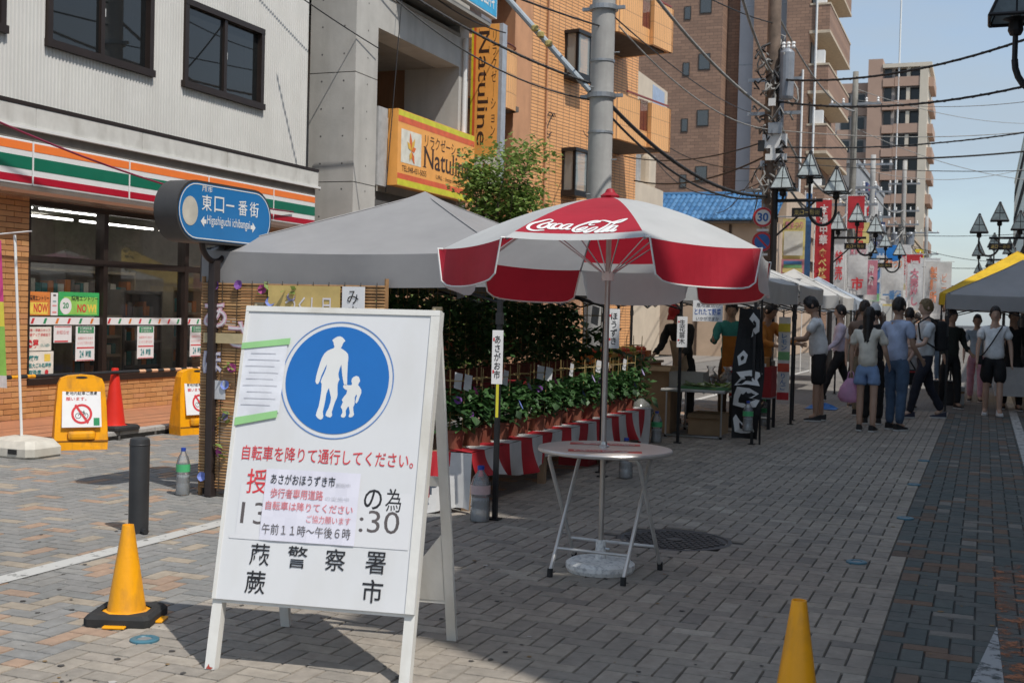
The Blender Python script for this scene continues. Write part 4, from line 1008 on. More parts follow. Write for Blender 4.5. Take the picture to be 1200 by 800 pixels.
for k, (lab, a, b, sg_, r_, m_) in enumerate([
 ('thin cable in front of the brown block, highest', (-5.65, 18, 7.4), (-4.28, 25.5, 7.6), .2, .012, cbk), ('thin pale cable in front of the brown block', (-5.4, 18, 5.9), (-4.28, 25.5, 5.4), .35, .012, cw),
 ('cable from the blue roofed house up to the brown pole', (-8.2, 45, 5.0), (-4.28, 25.5, 5.6), .3, .02, cbk), ('second cable from the blue roofed house to the brown pole', (-9.5, 45, 5.4), (-4.28, 25.5, 5.1), .4, .014, cbk),
 ('cable from the cream building to the brown pole', (-10.2, 38, 7.3), (-4.28, 25.5, 4.6), .35, .014, cbk), ('slack cable from the cream building to the brown pole', (-10.3, 39, 6.6), (-4.28, 25.5, 4.4), .7, .014, cbk),
 ('grey cable from the brown block to the brown pole', (-10.5, 61.9, 12.5), (-4.28, 25.5, 6.7), .5, .018, cw), ('cable from the brown pole over the second left lamp', (-4.28, 25.5, 4.7), (-4.2, 36, 4.4), .3, .02, cbk),
 ('thin cable crossing under the upper long cable', (-4.28, 25.5, 5.4), (3.2, 33, 6.6), .3, .01, cw), ('thin cable over the far street, highest', (-4.6, 45, 8.4), (3.3, 55, 7.4), .5, .012, cw),
 ('thin cable over the far street, sagging lowest', (-4.7, 75, 6.2), (3.3, 80, 5.6), .6, .018, cbk), ('pale cable loop between slim and distant pole', (-4.6, 45, 5.3), (-5.2, 60, 5.4), 1.0, .035, cw),
 ('twisted pale cable from slim pole to brown pole, top', (-4.6, 45, 9.0), (-4.28, 25.5, 7.9), .5, .025, cw), ('thin cable beside the tower top', (-4.6, 45, 9.8), (3.3, 62, 11.0), .5, .012, cw)]):
    wire(lab, a, b, sg_, r_, m_, k % 3 == 0)
# hanging banners
def banner(label, x, y, w, z0, z1, mats, items, rz=0., post=True, name='banner', side=-1, sway=.04):
    t = thing(name, label, 'banner', (x, y, 0), rz)
    n = 10
    def P(u, v): return (u*w, sway*math.sin(v*5.1+u*2.6)*(1-v) - LAY[0]*.004, z0 + (z1-z0)*v)
    LAY = [0]
    for k, (m, v0, v1) in enumerate(mats):
        LAY[0] = k
        b = B(); nv_ = max(2, int(n*(v1-v0))+1)
        for i in range(6):
            for j in range(nv_):
                va, vb = v0+(v1-v0)*j/nv_, v0+(v1-v0)*(j+1)/nv_
                b.quad(P(i/6, va), P((i+1)/6, va), P((i+1)/6, vb), P(i/6, vb))
        b.obj('cloth' if k == 0 else 'printed_area', m, t, smooth=True)
    LAY[0] = len(mats)
    for it in items:
        s, m, u0, u1, v0, v1, vert, bold = it
        yy = min(P(u0, v0)[1], P(u1, v1)[1], P(u0, v1)[1], P(u1, v0)[1], P((u0+u1)/2, (v0+v1)/2)[1]) - .008
        text(s, t, m, (u0*w, yy, z0+v0*(z1-z0)), FR, FU, (u1-u0)*w, (v1-v0)*(z1-z0), bold, vertical=vert)
    if post:
        B().tube([(-.03 if side < 0 else w+.03, .01, 0), (-.03 if side < 0 else w+.03, .01, z1+.08)], .014, 8).obj('pole', white, t)
        B().tube([(-.06, .01, z1+.02), (w+.06, .01, z1+.02)], .010, 6).obj('crossbar', white, t)
    return t
bnw = M('banner_white', (.76, .76, .74), .8, trans=.25); bnr = M('banner_red', (.55, .04, .05), .8, trans=.2); bnp = M('banner_pink', (.62, .24, .30), .8, trans=.2); bny = M('banner_yellow', (.74, .62, .24), .8, trans=.2); bnb = M('banner_blue', (.10, .25, .50), .8, trans=.2); bno = M('banner_orange_ink', (.75, .26, .12), .8)
lgn = M('banner_green', (.2, .45, .2), .8)
banner('white and pink hanging festival banner on the brown utility pole', -4.12, 26.4, .48, 2.25, 3.62, [(bny, 0, 1), ], [('夏まつり', bnp, .1, .9, .84, .95, False, .03)], post=False).location.z = .0
bx = [o for o in bpy.data.objects if o.get('label', '').startswith('white and pink hanging')][0]
for q_, (m, a, c, e, f) in enumerate(((bnw, .08, .92, .42, .8), (bnp, .0, 1, 0, .36), (bnb, .1, .9, .28, .335), (lgn, .1, .9, .225, .275), (bny, .06, .94, .15, .22))):
    B().flat(rect(a*.48, c*.48, 2.25+e*1.37, 2.25+f*1.37), (0, -.05-.004*q_, 0), FR, FU).obj('printed_area', m, bx)
text('わらび', bx, bnw, (.08, -.075, 2.34), FR, FU, .33, .09, .03)
B().tube([(-.12, 0, 3.66), (.52, 0, 3.66)], .015, 6).obj('arm', galv, bx)
banner('tall red shop banner with white scribbled print beyond the beige house', -4.42, 34, .42, 2.3, 4.75, [(bnr, 0, 1)], [('本場中華', bnw, .25, .8, .5, .95, True, .03), ('食べ放題', bny, .25, .8, .04, .46, True, .03)], sway=.02)
banner('narrow blue shop banner beside the tall red one', -4.72, 34.2, .16, 2.3, 4.95, [(bnb, 0, 1)], [], sway=.02)
banner('short red banner above the second left lamp', -4.05, 38.5, .5, 4.3, 5.3, [(bnr, 0, 1)], [], sway=.02)
banner('small white and yellow festival banner under the second left lamp', -4.15, 40, .62, 2.3, 3.9, [(bnw, 0, 1), ], [('夏まつり', bnp, .1, .9, .8, .95, False, .03), ('市', redink, .2, .8, .1, .35, False, .03)], sway=.05)
banner('small festival banner with rainbow band far up the left side', -4.05, 52, .9, 2.2, 4.1, [(bnw, 0, 1)], [('夏まつり', bno, .1, .9, .78, .95, False, .03), ('一番街', bnb, .1, .9, .1, .3, False, .04)], sway=.05)
banner('white banner with pink and blue print far up the left side', -3.2, 55, .6, 2.0, 4.0, [(bnw, 0, 1)], [('大売出し', bnp, .2, .8, .1, .9, True, .05)], sway=.05)
banner('white cloth banner with orange characters above the crowd', -1.34, 30, .58, 1.55, 2.88, [(bnw, 0, 1)], [('製麺所', bno, .18, .46, .28, .92, True, .02), ('ビール冷', bno, .62, .84, .12, .8, True, .0)], sway=.05)
banner('plain white hanging sheet far behind the crowd', -3.0, 62, .9, 1.8, 4.6, [(bnw, 0, 1)], [], sway=.05)

# more shop banners and box signs crowding the far left side
cols_ = [bnw, bnr, bny, bnb, bnp, lgn]
for k, (x, y, w, z0, z1, c, ch, lab) in enumerate([
 (-4.9, 42, .5, 2.2, 4.0, 0, '特売', 'white sale banner just beyond the second left lamp'), (-3.95, 44, .4, 2.2, 3.6, 4, '祭', 'pink festival banner in front of the slim pole'),
 (-5.2, 50, .8, 3.6, 5.4, 2, '買取', 'yellow buying banner high on the far left'), (-4.9, 57, .9, 2.4, 4.8, 3, '薬', 'blue pharmacy banner far up the left side'),
 (-4.4, 58, .7, 2.2, 4.2, 0, '一番', 'white banner far up the left before the distant pole'), (-3.9, 66, .8, 2.4, 5.0, 1, '酒', 'red liquor banner far up the left side'),
 (-4.6, 68, .8, 3.2, 5.6, 0, '食堂', 'white diner banner far up the left side'), (-3.6, 78, .9, 2.2, 4.6, 4, '花', 'pink flower banner at the far end of the street'),
 (-4.2, 84, 1.0, 2.6, 5.4, 5, '茶', 'green tea banner at the far end of the street'), (-2.9, 72, .8, 2.0, 4.0, 2, '夏', 'yellow summer banner at the far end of the street')]):
    banner(lab, x, y, w, z0, z1, [(cols_[c], 0, 1), (cols_[(c+2) % 6], .0, .14)], [(ch, redink if c in (0, 2) else bnw, .25, .75, .35, .9, True, .02)], sway=.03)
for k, (x, y, z, w, h, m, ch, lab) in enumerate([(-6.4, 73.2, 6.3, .8, 2.2, 'white_paint', '歯科', 'white box sign projecting from the grey shop building'), (-6.5, 80, 5.2, .8, 2.6, 'navy_sign', '居酒屋', 'navy box sign on the far left facade'),
  (-5.7, 95, 4.6, .9, 2.4, 'white_paint', '医院', 'white box sign on the distant white building'), (-5.3, 106, 4.8, 1.0, 2.8, 'yellow_sign', '質', 'yellow box sign on the distant tan building')]):
    t = thing('box_sign', lab, 'sign', (x, y, 0)); B().box(-w/2, w/2, 0, .25, z, z+h).obj('case', MATS[m], t); text(ch, t, redink if m != 'navy_sign' else bnw, (-w*.3, -.01, z+h*.08), FR, FU, w*.6, h*.84, .02, vertical=True)
    B().box(-w/2-.6, -w/2, .1, .16, z+h*.5, z+h*.5+.08).obj('bracket', galv, t)
# ---------------------------------------------------------------- white folding notice board (A-frame)
UX = Vector((0.98796, 0.15474, 0)); UP = Vector((-.0348, .2225, .9743)).normalized(); UN = UX.cross(UP).normalized()   # UN points to the camera
UP = UN.cross(UX).normalized()
FL = Vector((-2.84, 4.0, 0))
nb = thing('notice_board', 'white wooden folding notice board with blue pedestrian sign at the front', 'notice board', FL)
wood_w = M('white_wood', (.70, .69, .65), .55, var=.05, scale=5, bump=.1, stain=((7, 7, 2.5), .5, (.50, .46, .38)))
board_m = M('board_white', (.68, .685, .69), .45, var=.02, scale=2, stain=((5, 5, 2), .4, (.58, .57, .54)))
def bp(u, v, n=0.): return UX*u + UP*v + UN*n
def bbox(b, u0, u1, v0, v1, n0, n1, mi=0):
    b.add([bp(u, v, n) for n in (n0, n1) for v in (v0, v1) for u in (u0, u1)], [(0, 1, 3, 2), (4, 6, 7, 5), (0, 4, 5, 1), (2, 3, 7, 6), (0, 2, 6, 4), (1, 5, 7, 3)], mi); return b
W_, H_ = .85, 1.48
bbox(B(), .003, W_-.003, .275, 1.477, -.001, .010).obj('panel', board_m, nb)
for u in (0, W_-.045): bbox(B(), u, u+.042, .0, H_, -.045, -.0025).obj('front_leg', wood_w, nb)
bbox(B(), .042, W_-.042, H_-.045, H_, -.045, -.0025).obj('top_rail', wood_w, nb)
bbox(B(), .003, W_-.003, 1.455, 1.478, .0105, .016).obj('top_edging', wood_w, nb)
bbox(B(), W_-.040, W_-.003, .275, 1.4545, .0105, .015).obj('side_edging', wood_w, nb)
bbox(B(), .003, .016, .275, 1.4545, .0105, .015).obj('side_edging', wood_w, nb)
bbox(B(), .042, W_-.042, .262, .29, -.03, -.002).obj('bottom_rail', wood_w, nb)
TLp = bp(0, H_); 
def rear(u):
    top = bp(u, H_-.01, -.035); foot = Vector((top.x - .035 + .0, 4.74 - 4.0 + UX.y*u - .055, 0)); return top, foot
for u in (.012, W_-.06):
    a, f = rear(u); d = (a - f).normalized(); s_ = UX*.042; q = d.cross(UX).normalized()*.028
    B().add([p + x for p in (f, a) for x in (Vector(), s_, s_+q, q)], [(0, 1, 2, 3), (4, 7, 6, 5), (0, 4, 5, 1), (1, 5, 6, 2), (2, 6, 7, 3), (3, 7, 4, 0)]).obj('rear_leg', wood_w, nb)
a0, f0 = rear(.054); a1, f1 = rear(W_-.06)
for k in (.12, .49):
    p, q = f0.lerp(a0, k), f1.lerp(a1, k); z = Vector((0, 0, .04)); y = Vector((-.15, .98, 0))*.022
    B().add([p, q, q+y, p+y, p+z, q+z, q+y+z, p+y+z], [(0, 3, 2, 1), (4, 5, 6, 7), (0, 1, 5, 4), (1, 2, 6, 5), (2, 3, 7, 6), (3, 0, 4, 7)]).obj('stretcher', wood_w, nb)
p, q = f1.lerp(a1, .13), f1.lerp(a1, .34)
B().add([p - UX*.002, p - UX*.002 - UX*.24 , q - UX*.002], [(0, 1, 2)]).add([p - UX*.002 + Vector((0, .012, 0)), p - UX*.242 + Vector((0, .012, 0)), q - UX*.002 + Vector((0, .012, 0))], [(2, 1, 0)]).obj('gusset', wood_w, nb)
brass = M('hinge_brass', (.16, .13, .08), .5, .6)
for u in (.02, W_-.05):
    B().tube([bp(u, H_+.012, -.035), bp(u+.04, H_+.012, -.035)], .012, 8).obj('hinge', brass, nb)
    for s in (-.005, -.058): B().tube([bp(u+.015, H_+.01, s), bp(u+.02, H_-.2, s - .0)], .006, 6).obj('cord', M('hemp', (.30, .25, .16), .9), nb)
def bt(s, m, u0, u1, v0, v1, bold=0., n=.0125, parent=None, **k): return text(s, parent or nb, m, bp(u0, v0, n), UX, UP, u1-u0, v1-v0, bold, **k)
def bq(m, pts, n, name='printed_area', parent=None): return B().flat(pts, bp(0, 0, n), UX, UP).obj(name, m, parent or nb)
cx, cy, cr0 = .435, 1.178, .222
sign_b = M('pedestrian_blue', (.012, .145, .46), .4, var=.03)
rg = B(); ring(rg, cx, cy, cr0+.016, cr0+.0205, bp(0, 0, .012), UX, UP, 64); rg.obj('thin_blue_ring', M('thin_ring_blue', (.10, .22, .50), .5), nb)
bq(sign_b, circ(cx, cy, cr0, 64), .0118, 'blue_disc')
def fig(pts):
    # outline traced in a 620 x 676 box around the disc centre
    return [(cx + (x-342)/310*cr0, cy - (y-410)/338*cr0) for x, y in pts]
adult = [(290,160),(302,148),(318,137),(335,134),(350,140),(362,152),(370,163),(360,172),(356,182),(352,198),(346,208),(362,218),(380,230),(394,246),(398,268),(398,300),(400,340),(402,380),(405,412),(406,436),(398,444),(386,432),(378,405),(368,360),(360,312),(352,340),(348,372),(352,392),(358,406),(352,424),(350,440),(352,470),(356,500),(354,522),(345,548),(338,580),(332,612),(336,634),(326,646),(308,642),(296,634),(300,612),(310,588),(318,552),(318,520),(308,490),(300,462),(294,476),(288,500),(286,540),(282,580),(278,612),(284,640),(280,656),(268,662),(250,652),(238,636),(242,612),(250,580),(254,530),(256,480),(254,440),(246,424),(252,400),(262,372),(270,344),(274,312),(266,330),(256,360),(246,390),(240,420),(232,440),(222,440),(214,424),(216,390),(222,350),(230,310),(238,276),(250,248),(266,230),(286,218),(304,210),(308,200),(302,188),(300,176)]
child = [(440,388),(456,380),(470,384),(478,398),(482,412),(476,424),(472,436),(484,450),(494,466),(496,486),(488,512),(482,536),(474,552),(466,546),(468,524),(472,502),(466,496),(460,516),(462,540),(462,560),(456,576),(460,600),(466,622),(456,636),(440,640),(434,632),(440,612),(434,588),(430,572),(422,578),(414,600),(418,628),(410,642),(394,642),(388,632),(396,612),(392,592),(382,578),(388,562),(392,546),(384,534),(394,514),(408,494),(410,472),(396,466),(386,456),(384,444),(396,434),(412,440),(432,440),(436,430),(430,416),(432,398)]
for nm, pg in (('adult_figure', adult), ('child_figure', child)): bq(white, fig(pg), .0126, nm)
bt('自転車を降りて通行してください。', redink, .06, .79, .835, .895, .004)
tape = M('green_tape', (.30, .58, .24), .5, var=.06)
pp = B().add([bp(.012, .985, .013), bp(.20, 1.035, .0145), bp(.205, 1.335, .014), bp(.003, 1.315, .013), bp(.1, 1.16, .0155)], [(0, 1, 4), (1, 2, 4), (2, 3, 4), (3, 0, 4)]).obj('paper_notice', M('notice_paper', (.70, .71, .75), .7), nb)
gt = M('grey_print', (.58, .58, .62), .7)
for k in range(9): B().flat(rect(.03+(k % 3)*.01, .16+(k % 2)*.02, 1.06+k*.027, 1.0635+k*.027), bp(0, 0, .0163), UX, UP).obj('text_line', gt, pp)
for pts in ([(.003, 1.292), (.215, 1.318), (.217, 1.345), (.004, 1.318)], [(.012, .972), (.195, 1.013), (.195, 1.042), (.012, 1.005)]): bq(tape, pts, .0175, 'tape')
sh2 = M('taped_sheet', (.69, .69, .70), .55, var=.02)
bq(sh2, rect(.07, .80, .525, .735), .0121, 'plain_sheet'); bq(sh2, rect(.045, .80, .517, .535), .0124, 'tape_strip')
bt('の', ink, .600, .675, .665, .745, .01); bt('為', ink, .690, .755, .660, .752, .002)
dgy = M('dark_grey_ink', (.10, .085, .085), .6)
bt('13', dgy, .085, .195, .578, .665, -.003); bt(':30', dgy, .590, .755, .575, .662, -.003)
bt('授', redink, .095, .185, .70, .80, .004, n=.0132)
lil = M('lilac_paper', (.71, .70, .78), .7, var=.03)
np_ = B(); 
for i in range(8):
    for j in range(6):
        f = lambda a, c: bp(.176 + .012*(1-c/6)*0 + a/8*.402, .518 + c/6*.285, .0135 + .003*abs(math.sin(a*1.1+c*.7)))
        np_.quad(f(i, j), f(i+1, j), f(i+1, j+1), f(i, j+1))
npo = np_.obj('event_notice', lil, nb, smooth=True)
pr_ = M('pale_red_ink', (.68, .20, .22), .6); n2 = .018
bt('あさがおほうずき市', ink, .20, .475, .743, .785, .006, n2, npo); bt('期間中', gt, .48, .54, .745, .762, 0, n2, npo)
bt('歩行者専用道路', pr_, .205, .43, .688, .727, .008, n2, npo); bt('の実施中', gt, .44, .54, .69, .708, 0, n2, npo)
bt('自転車は降りてください', pr_, .19, .56, .640, .675, .006, n2, npo); bt('ご協力願います', pr_, .37, .555, .598, .628, 0, n2, npo)
bt('午前１１時～午後６時', dgy, .185, .56, .542, .585, 0, n2, npo)
for s, u in zip('蕨警察署', (.145, .305, .465, .632)): bt(s, ink, u, u+.083, .418, .503, .004, n=.013)
bt('蕨', ink, .138, .223, .306, .396, .006); bt('市', ink, .628, .713, .306, .396, .006)
B().flat([(.006, .002), (.028, .001), (.036, .008), (.022, .010), (.016, .022), (.011, .010)], bp(0, 0, -.0015), UX, UP).obj('red_paint_chip', M('chip_red', (.4, .06, .04), .7), nb)

# ---------------------------------------------------------------- yellow mini cones with black rubber bases
def cone(label, x, y, h, r, mat, base=None, z0=0., name='traffic_cone', group='yellow mini traffic cones', rz=0.):
    t = thing(name, label, 'traffic cone', (x, y, z0), rz, group)
    top = r*.30
    prof = [(r*1.28, .028), (r*1.28, .042), (r*1.02, .05), (r*.99, .06)]
    prof += [(r*.99 + (top - r*.99)*k/6, .06 + (h-.06)*k/6) for k in range(1, 7)] + [(top*.88, h), (top*.80, h-.012), (top*.80, h-.1)]
    autosmooth(B().lathe(prof, 40, cap=False).obj('cone', mat, t), 40)
    if base:
        bw = r*1.75
        b_ = B(); n = 8
        oct_ = [(bw, bw*.86), (bw*.86, bw), (-bw*.86, bw), (-bw, bw*.86), (-bw, -bw*.86), (-bw*.86, -bw), (bw*.86, -bw), (bw, -bw*.86)]
        lo = [(a, c, .004) for a, c in oct_]; mid = [(a, c, .035) for a, c in oct_]; hi = [(a*.9, c*.9, .052) for a, c in oct_]; inn = [(r*1.3*math.cos(R(45*k+22.5)), r*1.3*math.sin(R(45*k+22.5)), .05) for k in range(8)]
        b_.add(lo+mid+hi+inn, [(k+8*q, (k+1) % 8+8*q, (k+1) % 8+8*(q+1), k+8*(q+1)) for q in range(3) for k in range(8)])
        b_.obj('rubber_base', base, t)
        B().lathe([(r*1.29, .0), (r*1.29, .04)], 24, cap=False).obj('inner_collar', blackpl, t)
    return t
rub = M('black_rubber', (.02, .02, .02), .8, var=.3, bump=.2)
c1 = cone('small yellow cone with black rubber base left of the notice board', -3.60, 4.47, .435, .085, yellowpl, rub, rz=R(20))
for a in (0, 90, 180, 270):
    B().box(.12, .178, -.05, .05, .002, .012, 0, .004).obj('foot_tab', yellowpl, c1).rotation_euler.z = R(a + 0)
cone('small yellow cone cut off by the bottom edge at right', -.57, 4.26, .47, .085, yellowpl, rub)
# ---------------------------------------------------------------- bollard
bo_ = thing('bollard', 'dark grey cylindrical bollard behind the left yellow cone', 'bollard', (-4.93, 6.22, 0))
bm_ = M('bollard_grey', (.035, .036, .038), .5, .2, var=.15)
autosmooth(B().lathe([(.062, 0), (.062, .575), (.058, .592), (.045, .600), (.001, .601)], 28).obj('shaft', bm_, bo_))
B().lathe([(.063, .55), (.0645, .552), (.0645, .558), (.063, .56)], 28).obj('band', bm_, bo_); B().tube([(.06, -.03, .02), (.10, -.05, .02)], .018, 8).obj('padlock_lug', blackpl, bo_)
# ---------------------------------------------------------------- blue street name sign
sn = thing('street_name_sign', 'blue capsule street name sign with white characters on a dark post', 'street sign', (-5.40, 7.64, 0), R(88))
pst = M('dark_brown_post', (.045, .034, .032), .45, .3, var=.15)
B().box(-.036, .036, -.03, .03, 0, 1.78, 0, .008).obj('post', pst, sn)
B().tube([(.16*math.cos(R(a)), 0, 1.93+.16*math.sin(R(a))) for a in range(180, 361, 12)], .022, 8).obj('cradle', pst, sn, smooth=True)
hr, dp, hx_ = .222, .20, .355
cz = 2.118
def caps(r, hw, n=14): return [(hw + r*math.cos(R(a)), r*math.sin(R(a))) for a in [-90 + 180*k/n for k in range(n+1)]] + [(-hw + r*math.cos(R(a)), r*math.sin(R(a))) for a in [90 + 180*k/n for k in range(n+1)]]
cs_ = B().prism(caps(hr, hx_), (.0, dp/2, cz), FR, FU, dp, 0); autosmooth(cs_.obj('case', M('sign_case_dark', (.055, .052, .05), .5, .2), sn))
sbl2 = M('street_sign_blue', (.012, .16, .41), .35, var=.03)
B().flat(caps(hr-.018, hx_), (0, -dp/2-.004, cz), FR, FU).obj('face', sbl2, sn)
A_, B_ = caps(hr-.024, hx_), caps(hr-.031, hx_); k = len(A_)
B().add([(x, -dp/2-.006, cz+z) for x, z in A_ + B_], [(i, (i+1) % k, k+(i+1) % k, k+i) for i in range(k)]).obj('white_outline', white, sn)
yy = -dp/2 - .006
B().flat(circ(-.43, cz-.005, .088, 24, .105), (0, yy, 0), FR, FU).obj('cream_oval', M('oval_cream', (.50, .47, .40), .6, var=.15), sn)
for s, x in zip('東口一番街', (-.30, -.155, -.015, .135, .28)): text(s, sn, white, (x, yy, cz+.0 + (.065 if s == '一' else .010)), FR, FU, .115 if s != '一' else .10, .115 if s != '一' else .013, .006)
text('Higashiguchi ichibangai', sn, white, (-.235, yy, cz-.105), FR, FU, .52, .085, .004)
text('蕨市', sn, white, (-.30, yy, cz+.145), FR, FU, .12, .045, .004)
for sx, x in ((-1, -.28), (1, .33)): B().flat([(x + sx*.03, cz-.07), (x - sx*.01, cz-.03), (x - sx*.01, cz-.055), (x - sx*.035, cz-.055), (x - sx*.035, cz-.085), (x - sx*.01, cz-.085), (x - sx*.01, cz-.11)], (0, yy, 0), FR, FU).obj('arrow', white, sn)

# ---------------------------------------------------------------- parasol and round table
ucx, ucy, UR, UZ0, UZ1 = -1.98, 6.52, .93, 1.775, 2.10
par = thing('parasol', 'red and white cola parasol with script logo standing through the round table', 'parasol', (ucx, ucy, 0))
clr = M('parasol_red', (.50, .02, .04), .55, var=.1, scale=3, trans=.34, bump=.45, bscale=5); clw = M('parasol_white', (.63, .64, .63), .55, var=.06, scale=3, trans=.34, bump=.45, bscale=5)
A0 = -73.1 - 34
VD = Vector((.29, -.957))                      # the canopy leans back a little, away from this side
def UZ(s): return UZ0 + (UZ1-UZ0)*(1 - s**1.6)
def UP_(i, t, s, off=0., droop=True):
    a0, a1 = R(A0 + 45*i), R(A0 + 45*(i+1))
    x = UR*s*(math.cos(a0)*(1-t) + math.cos(a1)*t); y = UR*s*(math.sin(a0)*(1-t) + math.sin(a1)*t)
    z = UZ(s) + off + .052*s*(x*VD.x + y*VD.y)/UR
    if droop: z -= .016*s*s*4*t*(1-t)
    return Vector((x, y, z))
for i in range(8):
    red = i % 2 == 0
    b = B(); n, m = 10, 14; SL = [.03 + .888*q/12 for q in range(13)] + [.965, 1.0]
    for a in range(n):
        for c in range(m):
            s0, s1, t0, t1 = SL[c], SL[c+1], a/n, (a+1)/n
            if red: mi = 0 if s1 <= .9301 else 1
            else: mi = 1
            b.quad(UP_(i, t0, s0), UP_(i, t0, s1), UP_(i, t1, s1), UP_(i, t1, s0), mi)
    pn = b.obj('canopy_panel', [clr, clw], par, smooth=True)
    # valance flap
    v = B(); dr = .205; n = 16
    def VP(t, q):
        p = UP_(i, t, 1.0); edge = (1 - abs(2*t-1)**9)**.45
        a_ = R(A0 + 45*(i+.5)); o = Vector((math.cos(a_), math.sin(a_), 0))
        if i == 0: return p - o*(.14*q*edge) + Vector((0, 0, .03*q*edge + .008*math.sin(t*9)*q))
        fl = .02*math.sin(t*7 + i*2.1)*q
        return p + o*(.015*q + fl) + Vector((0, 0, -dr*q*edge))
    for a in range(n):
        for c in range(4): v.quad(VP(a/n, c/4), VP(a/n, (c+1)/4), VP((a+1)/n, (c+1)/4), VP((a+1)/n, c/4))
    v.obj('valance', clw if red else clr, pn, smooth=True)
    if not red:
        pts = [VP(.0, q/4) for q in range(5)] + [VP(t/16, 1) for t in range(17)] + [VP(1., 1-q/4) for q in range(5)]
        B().tube(pts, .005, 5).obj('white_piping', white, pn)
    B().tube([Vector((0, 0, UZ1-.05)) + (UP_(i, 0, s, -.012)-Vector((0, 0, UZ1-.05)))*1.0 for s in (.03, .35, .7, .99)], .006, 6).obj('rib', steel, par)
    e = UP_(i, 0, .5, -.014); B().tube([(0, 0, UZ0-.12), e], .004, 5).obj('stretcher', steel, par)
LOGO = [[(0.187,0.741),(0.144,0.726),(0.114,0.737),(0.082,0.766),(0.048,0.794),(0.041,0.824),(0.057,0.859),(0.091,0.884),(0.138,0.896),(0.187,0.89),(0.217,0.886)],[(0.187,0.741),(0.186,0.762),(0.169,0.776),(0.134,0.807),(0.13,0.836),(0.152,0.856),(0.182,0.855),(0.199,0.826),(0.199,0.796),(0.168,0.786),(0.151,0.8)],[(0.257,0.786),(0.22,0.793),(0.215,0.83),(0.235,0.855),(0.271,0.861),(0.3,0.845)],[(0.308,0.786),(0.268,0.796),(0.255,0.836),(0.282,0.858),(0.315,0.848),(0.317,0.793)],[(0.412,0.789),(0.36,0.796),(0.325,0.835),(0.331,0.855),(0.362,0.858),(0.392,0.812)],[(0.412,0.789),(0.394,0.825),(0.38,0.851),(0.399,0.864),(0.421,0.857)],[(0.616,0.801),(0.577,0.808),(0.566,0.792),(0.591,0.771),(0.632,0.764),(0.649,0.754),(0.618,0.743),(0.572,0.754),(0.512,0.788),(0.469,0.819),(0.447,0.86),(0.458,0.888),(0.491,0.9),(0.525,0.893),(0.56,0.875)],[(0.56,0.828),(0.521,0.841),(0.484,0.869),(0.5,0.878),(0.536,0.863),(0.561,0.831)],[(0.644,0.834),(0.603,0.847),(0.558,0.884),(0.555,0.904),(0.586,0.899),(0.628,0.865),(0.648,0.836)],[(0.759,0.777),(0.72,0.824),(0.666,0.874),(0.638,0.902),(0.658,0.907),(0.691,0.886)],[(0.648,0.743),(0.691,0.739),(0.736,0.757),(0.764,0.772),(0.802,0.764),(0.857,0.742),(0.926,0.724)],[(0.764,0.777),(0.801,0.784),(0.858,0.767),(0.926,0.724)],[(0.8,0.791),(0.747,0.836),(0.692,0.892),(0.689,0.907),(0.716,0.898)],[(0.82,0.827),(0.776,0.836),(0.731,0.877),(0.728,0.901),(0.759,0.886),(0.82,0.828)],[(0.82,0.827),(0.78,0.874),(0.763,0.898),(0.783,0.901),(0.804,0.879)]]
lg_ = B()
for s in LOGO:
    P = [Vector(p).to_3d() for p in s]
    # smooth the traced stroke with a Catmull-Rom spline
    sm = []
    for i in range(len(P)-1):
        p0, p1, p2, p3 = P[max(i-1, 0)], P[i], P[i+1], P[min(i+2, len(P)-1)]
        for k in range(4):
            t = k/4; sm.append(.5*((2*p1) + (p2-p0)*t + (2*p0-5*p1+4*p2-p3)*t*t + (3*p1-p0-3*p2+p3)*t**3))
    sm.append(P[-1]); n = len(sm)
    Lp = []; Rp = []
    for i, p in enumerate(sm):
        w = .0080*(.45 + .75*math.sin(math.pi*min(1, (i+.6)/n)))
        c = UP_(0, p.x, p.y, .004); d = UP_(0, sm[min(i+1, n-1)].x, sm[min(i+1, n-1)].y, .004) - UP_(0, sm[max(i-1, 0)].x, sm[max(i-1, 0)].y, .004)
        d.z = 0; d.normalize() if d.length else None
        nn = Vector((-d.y, d.x, 0))*w
        def on(v):
            r_ = math.hypot(v.x, v.y); a_ = R(A0+22.5); s_ = (v.x*math.cos(a_)+v.y*math.sin(a_))/(UR*math.cos(R(22.5)))
            tt = ((v.y*math.cos(a_)-v.x*math.sin(a_))/(UR*s_*2*math.sin(R(22.5)))) + .5
            return UP_(0, tt, s_, .0035)
        Lp.append(on(c+nn)); Rp.append(on(c-nn))
    lg_.add(Lp+Rp, [(i, i+1, n+i+1, n+i) for i in range(n-1)])
lg_.obj('script_logo', white, par)
B().tube([(0, 0, .06), (0, 0, UZ1+.005)], .0155, 12).obj('pole', M('pole_steel', (.46, .43, .40), .4, .7, var=.1), par)
B().lathe([(.05, 0), (.055, .012), (.03, .03), (.02, .05), (.001, .055)], 16, (0, 0, UZ1-.002)).obj('finial', clr, par)
B().lathe([(.035, 0), (.035, .05)], 12, (0, 0, UZ0-.14)).obj('runner', white, par)
cbm = M('chipped_white_concrete', (.80, .79, .76), .8, var=.05, scale=5, stain=((42, 42, 42), .75, (.25, .25, .27)))
B().lathe([(.185, 0), (.195, .02), (.195, .045), (.17, .062), (.04, .068), (.032, .072)], 36).obj('base_disc', cbm, par)
B().lathe([(.030, .066), (.028, .17), (.018, .175)], 16).obj('base_socket', cbm, par)
B().tube([(.03, -.01, .13), (.06, -.02, .13)], .006, 6).obj('clamp_screw', steel, par)

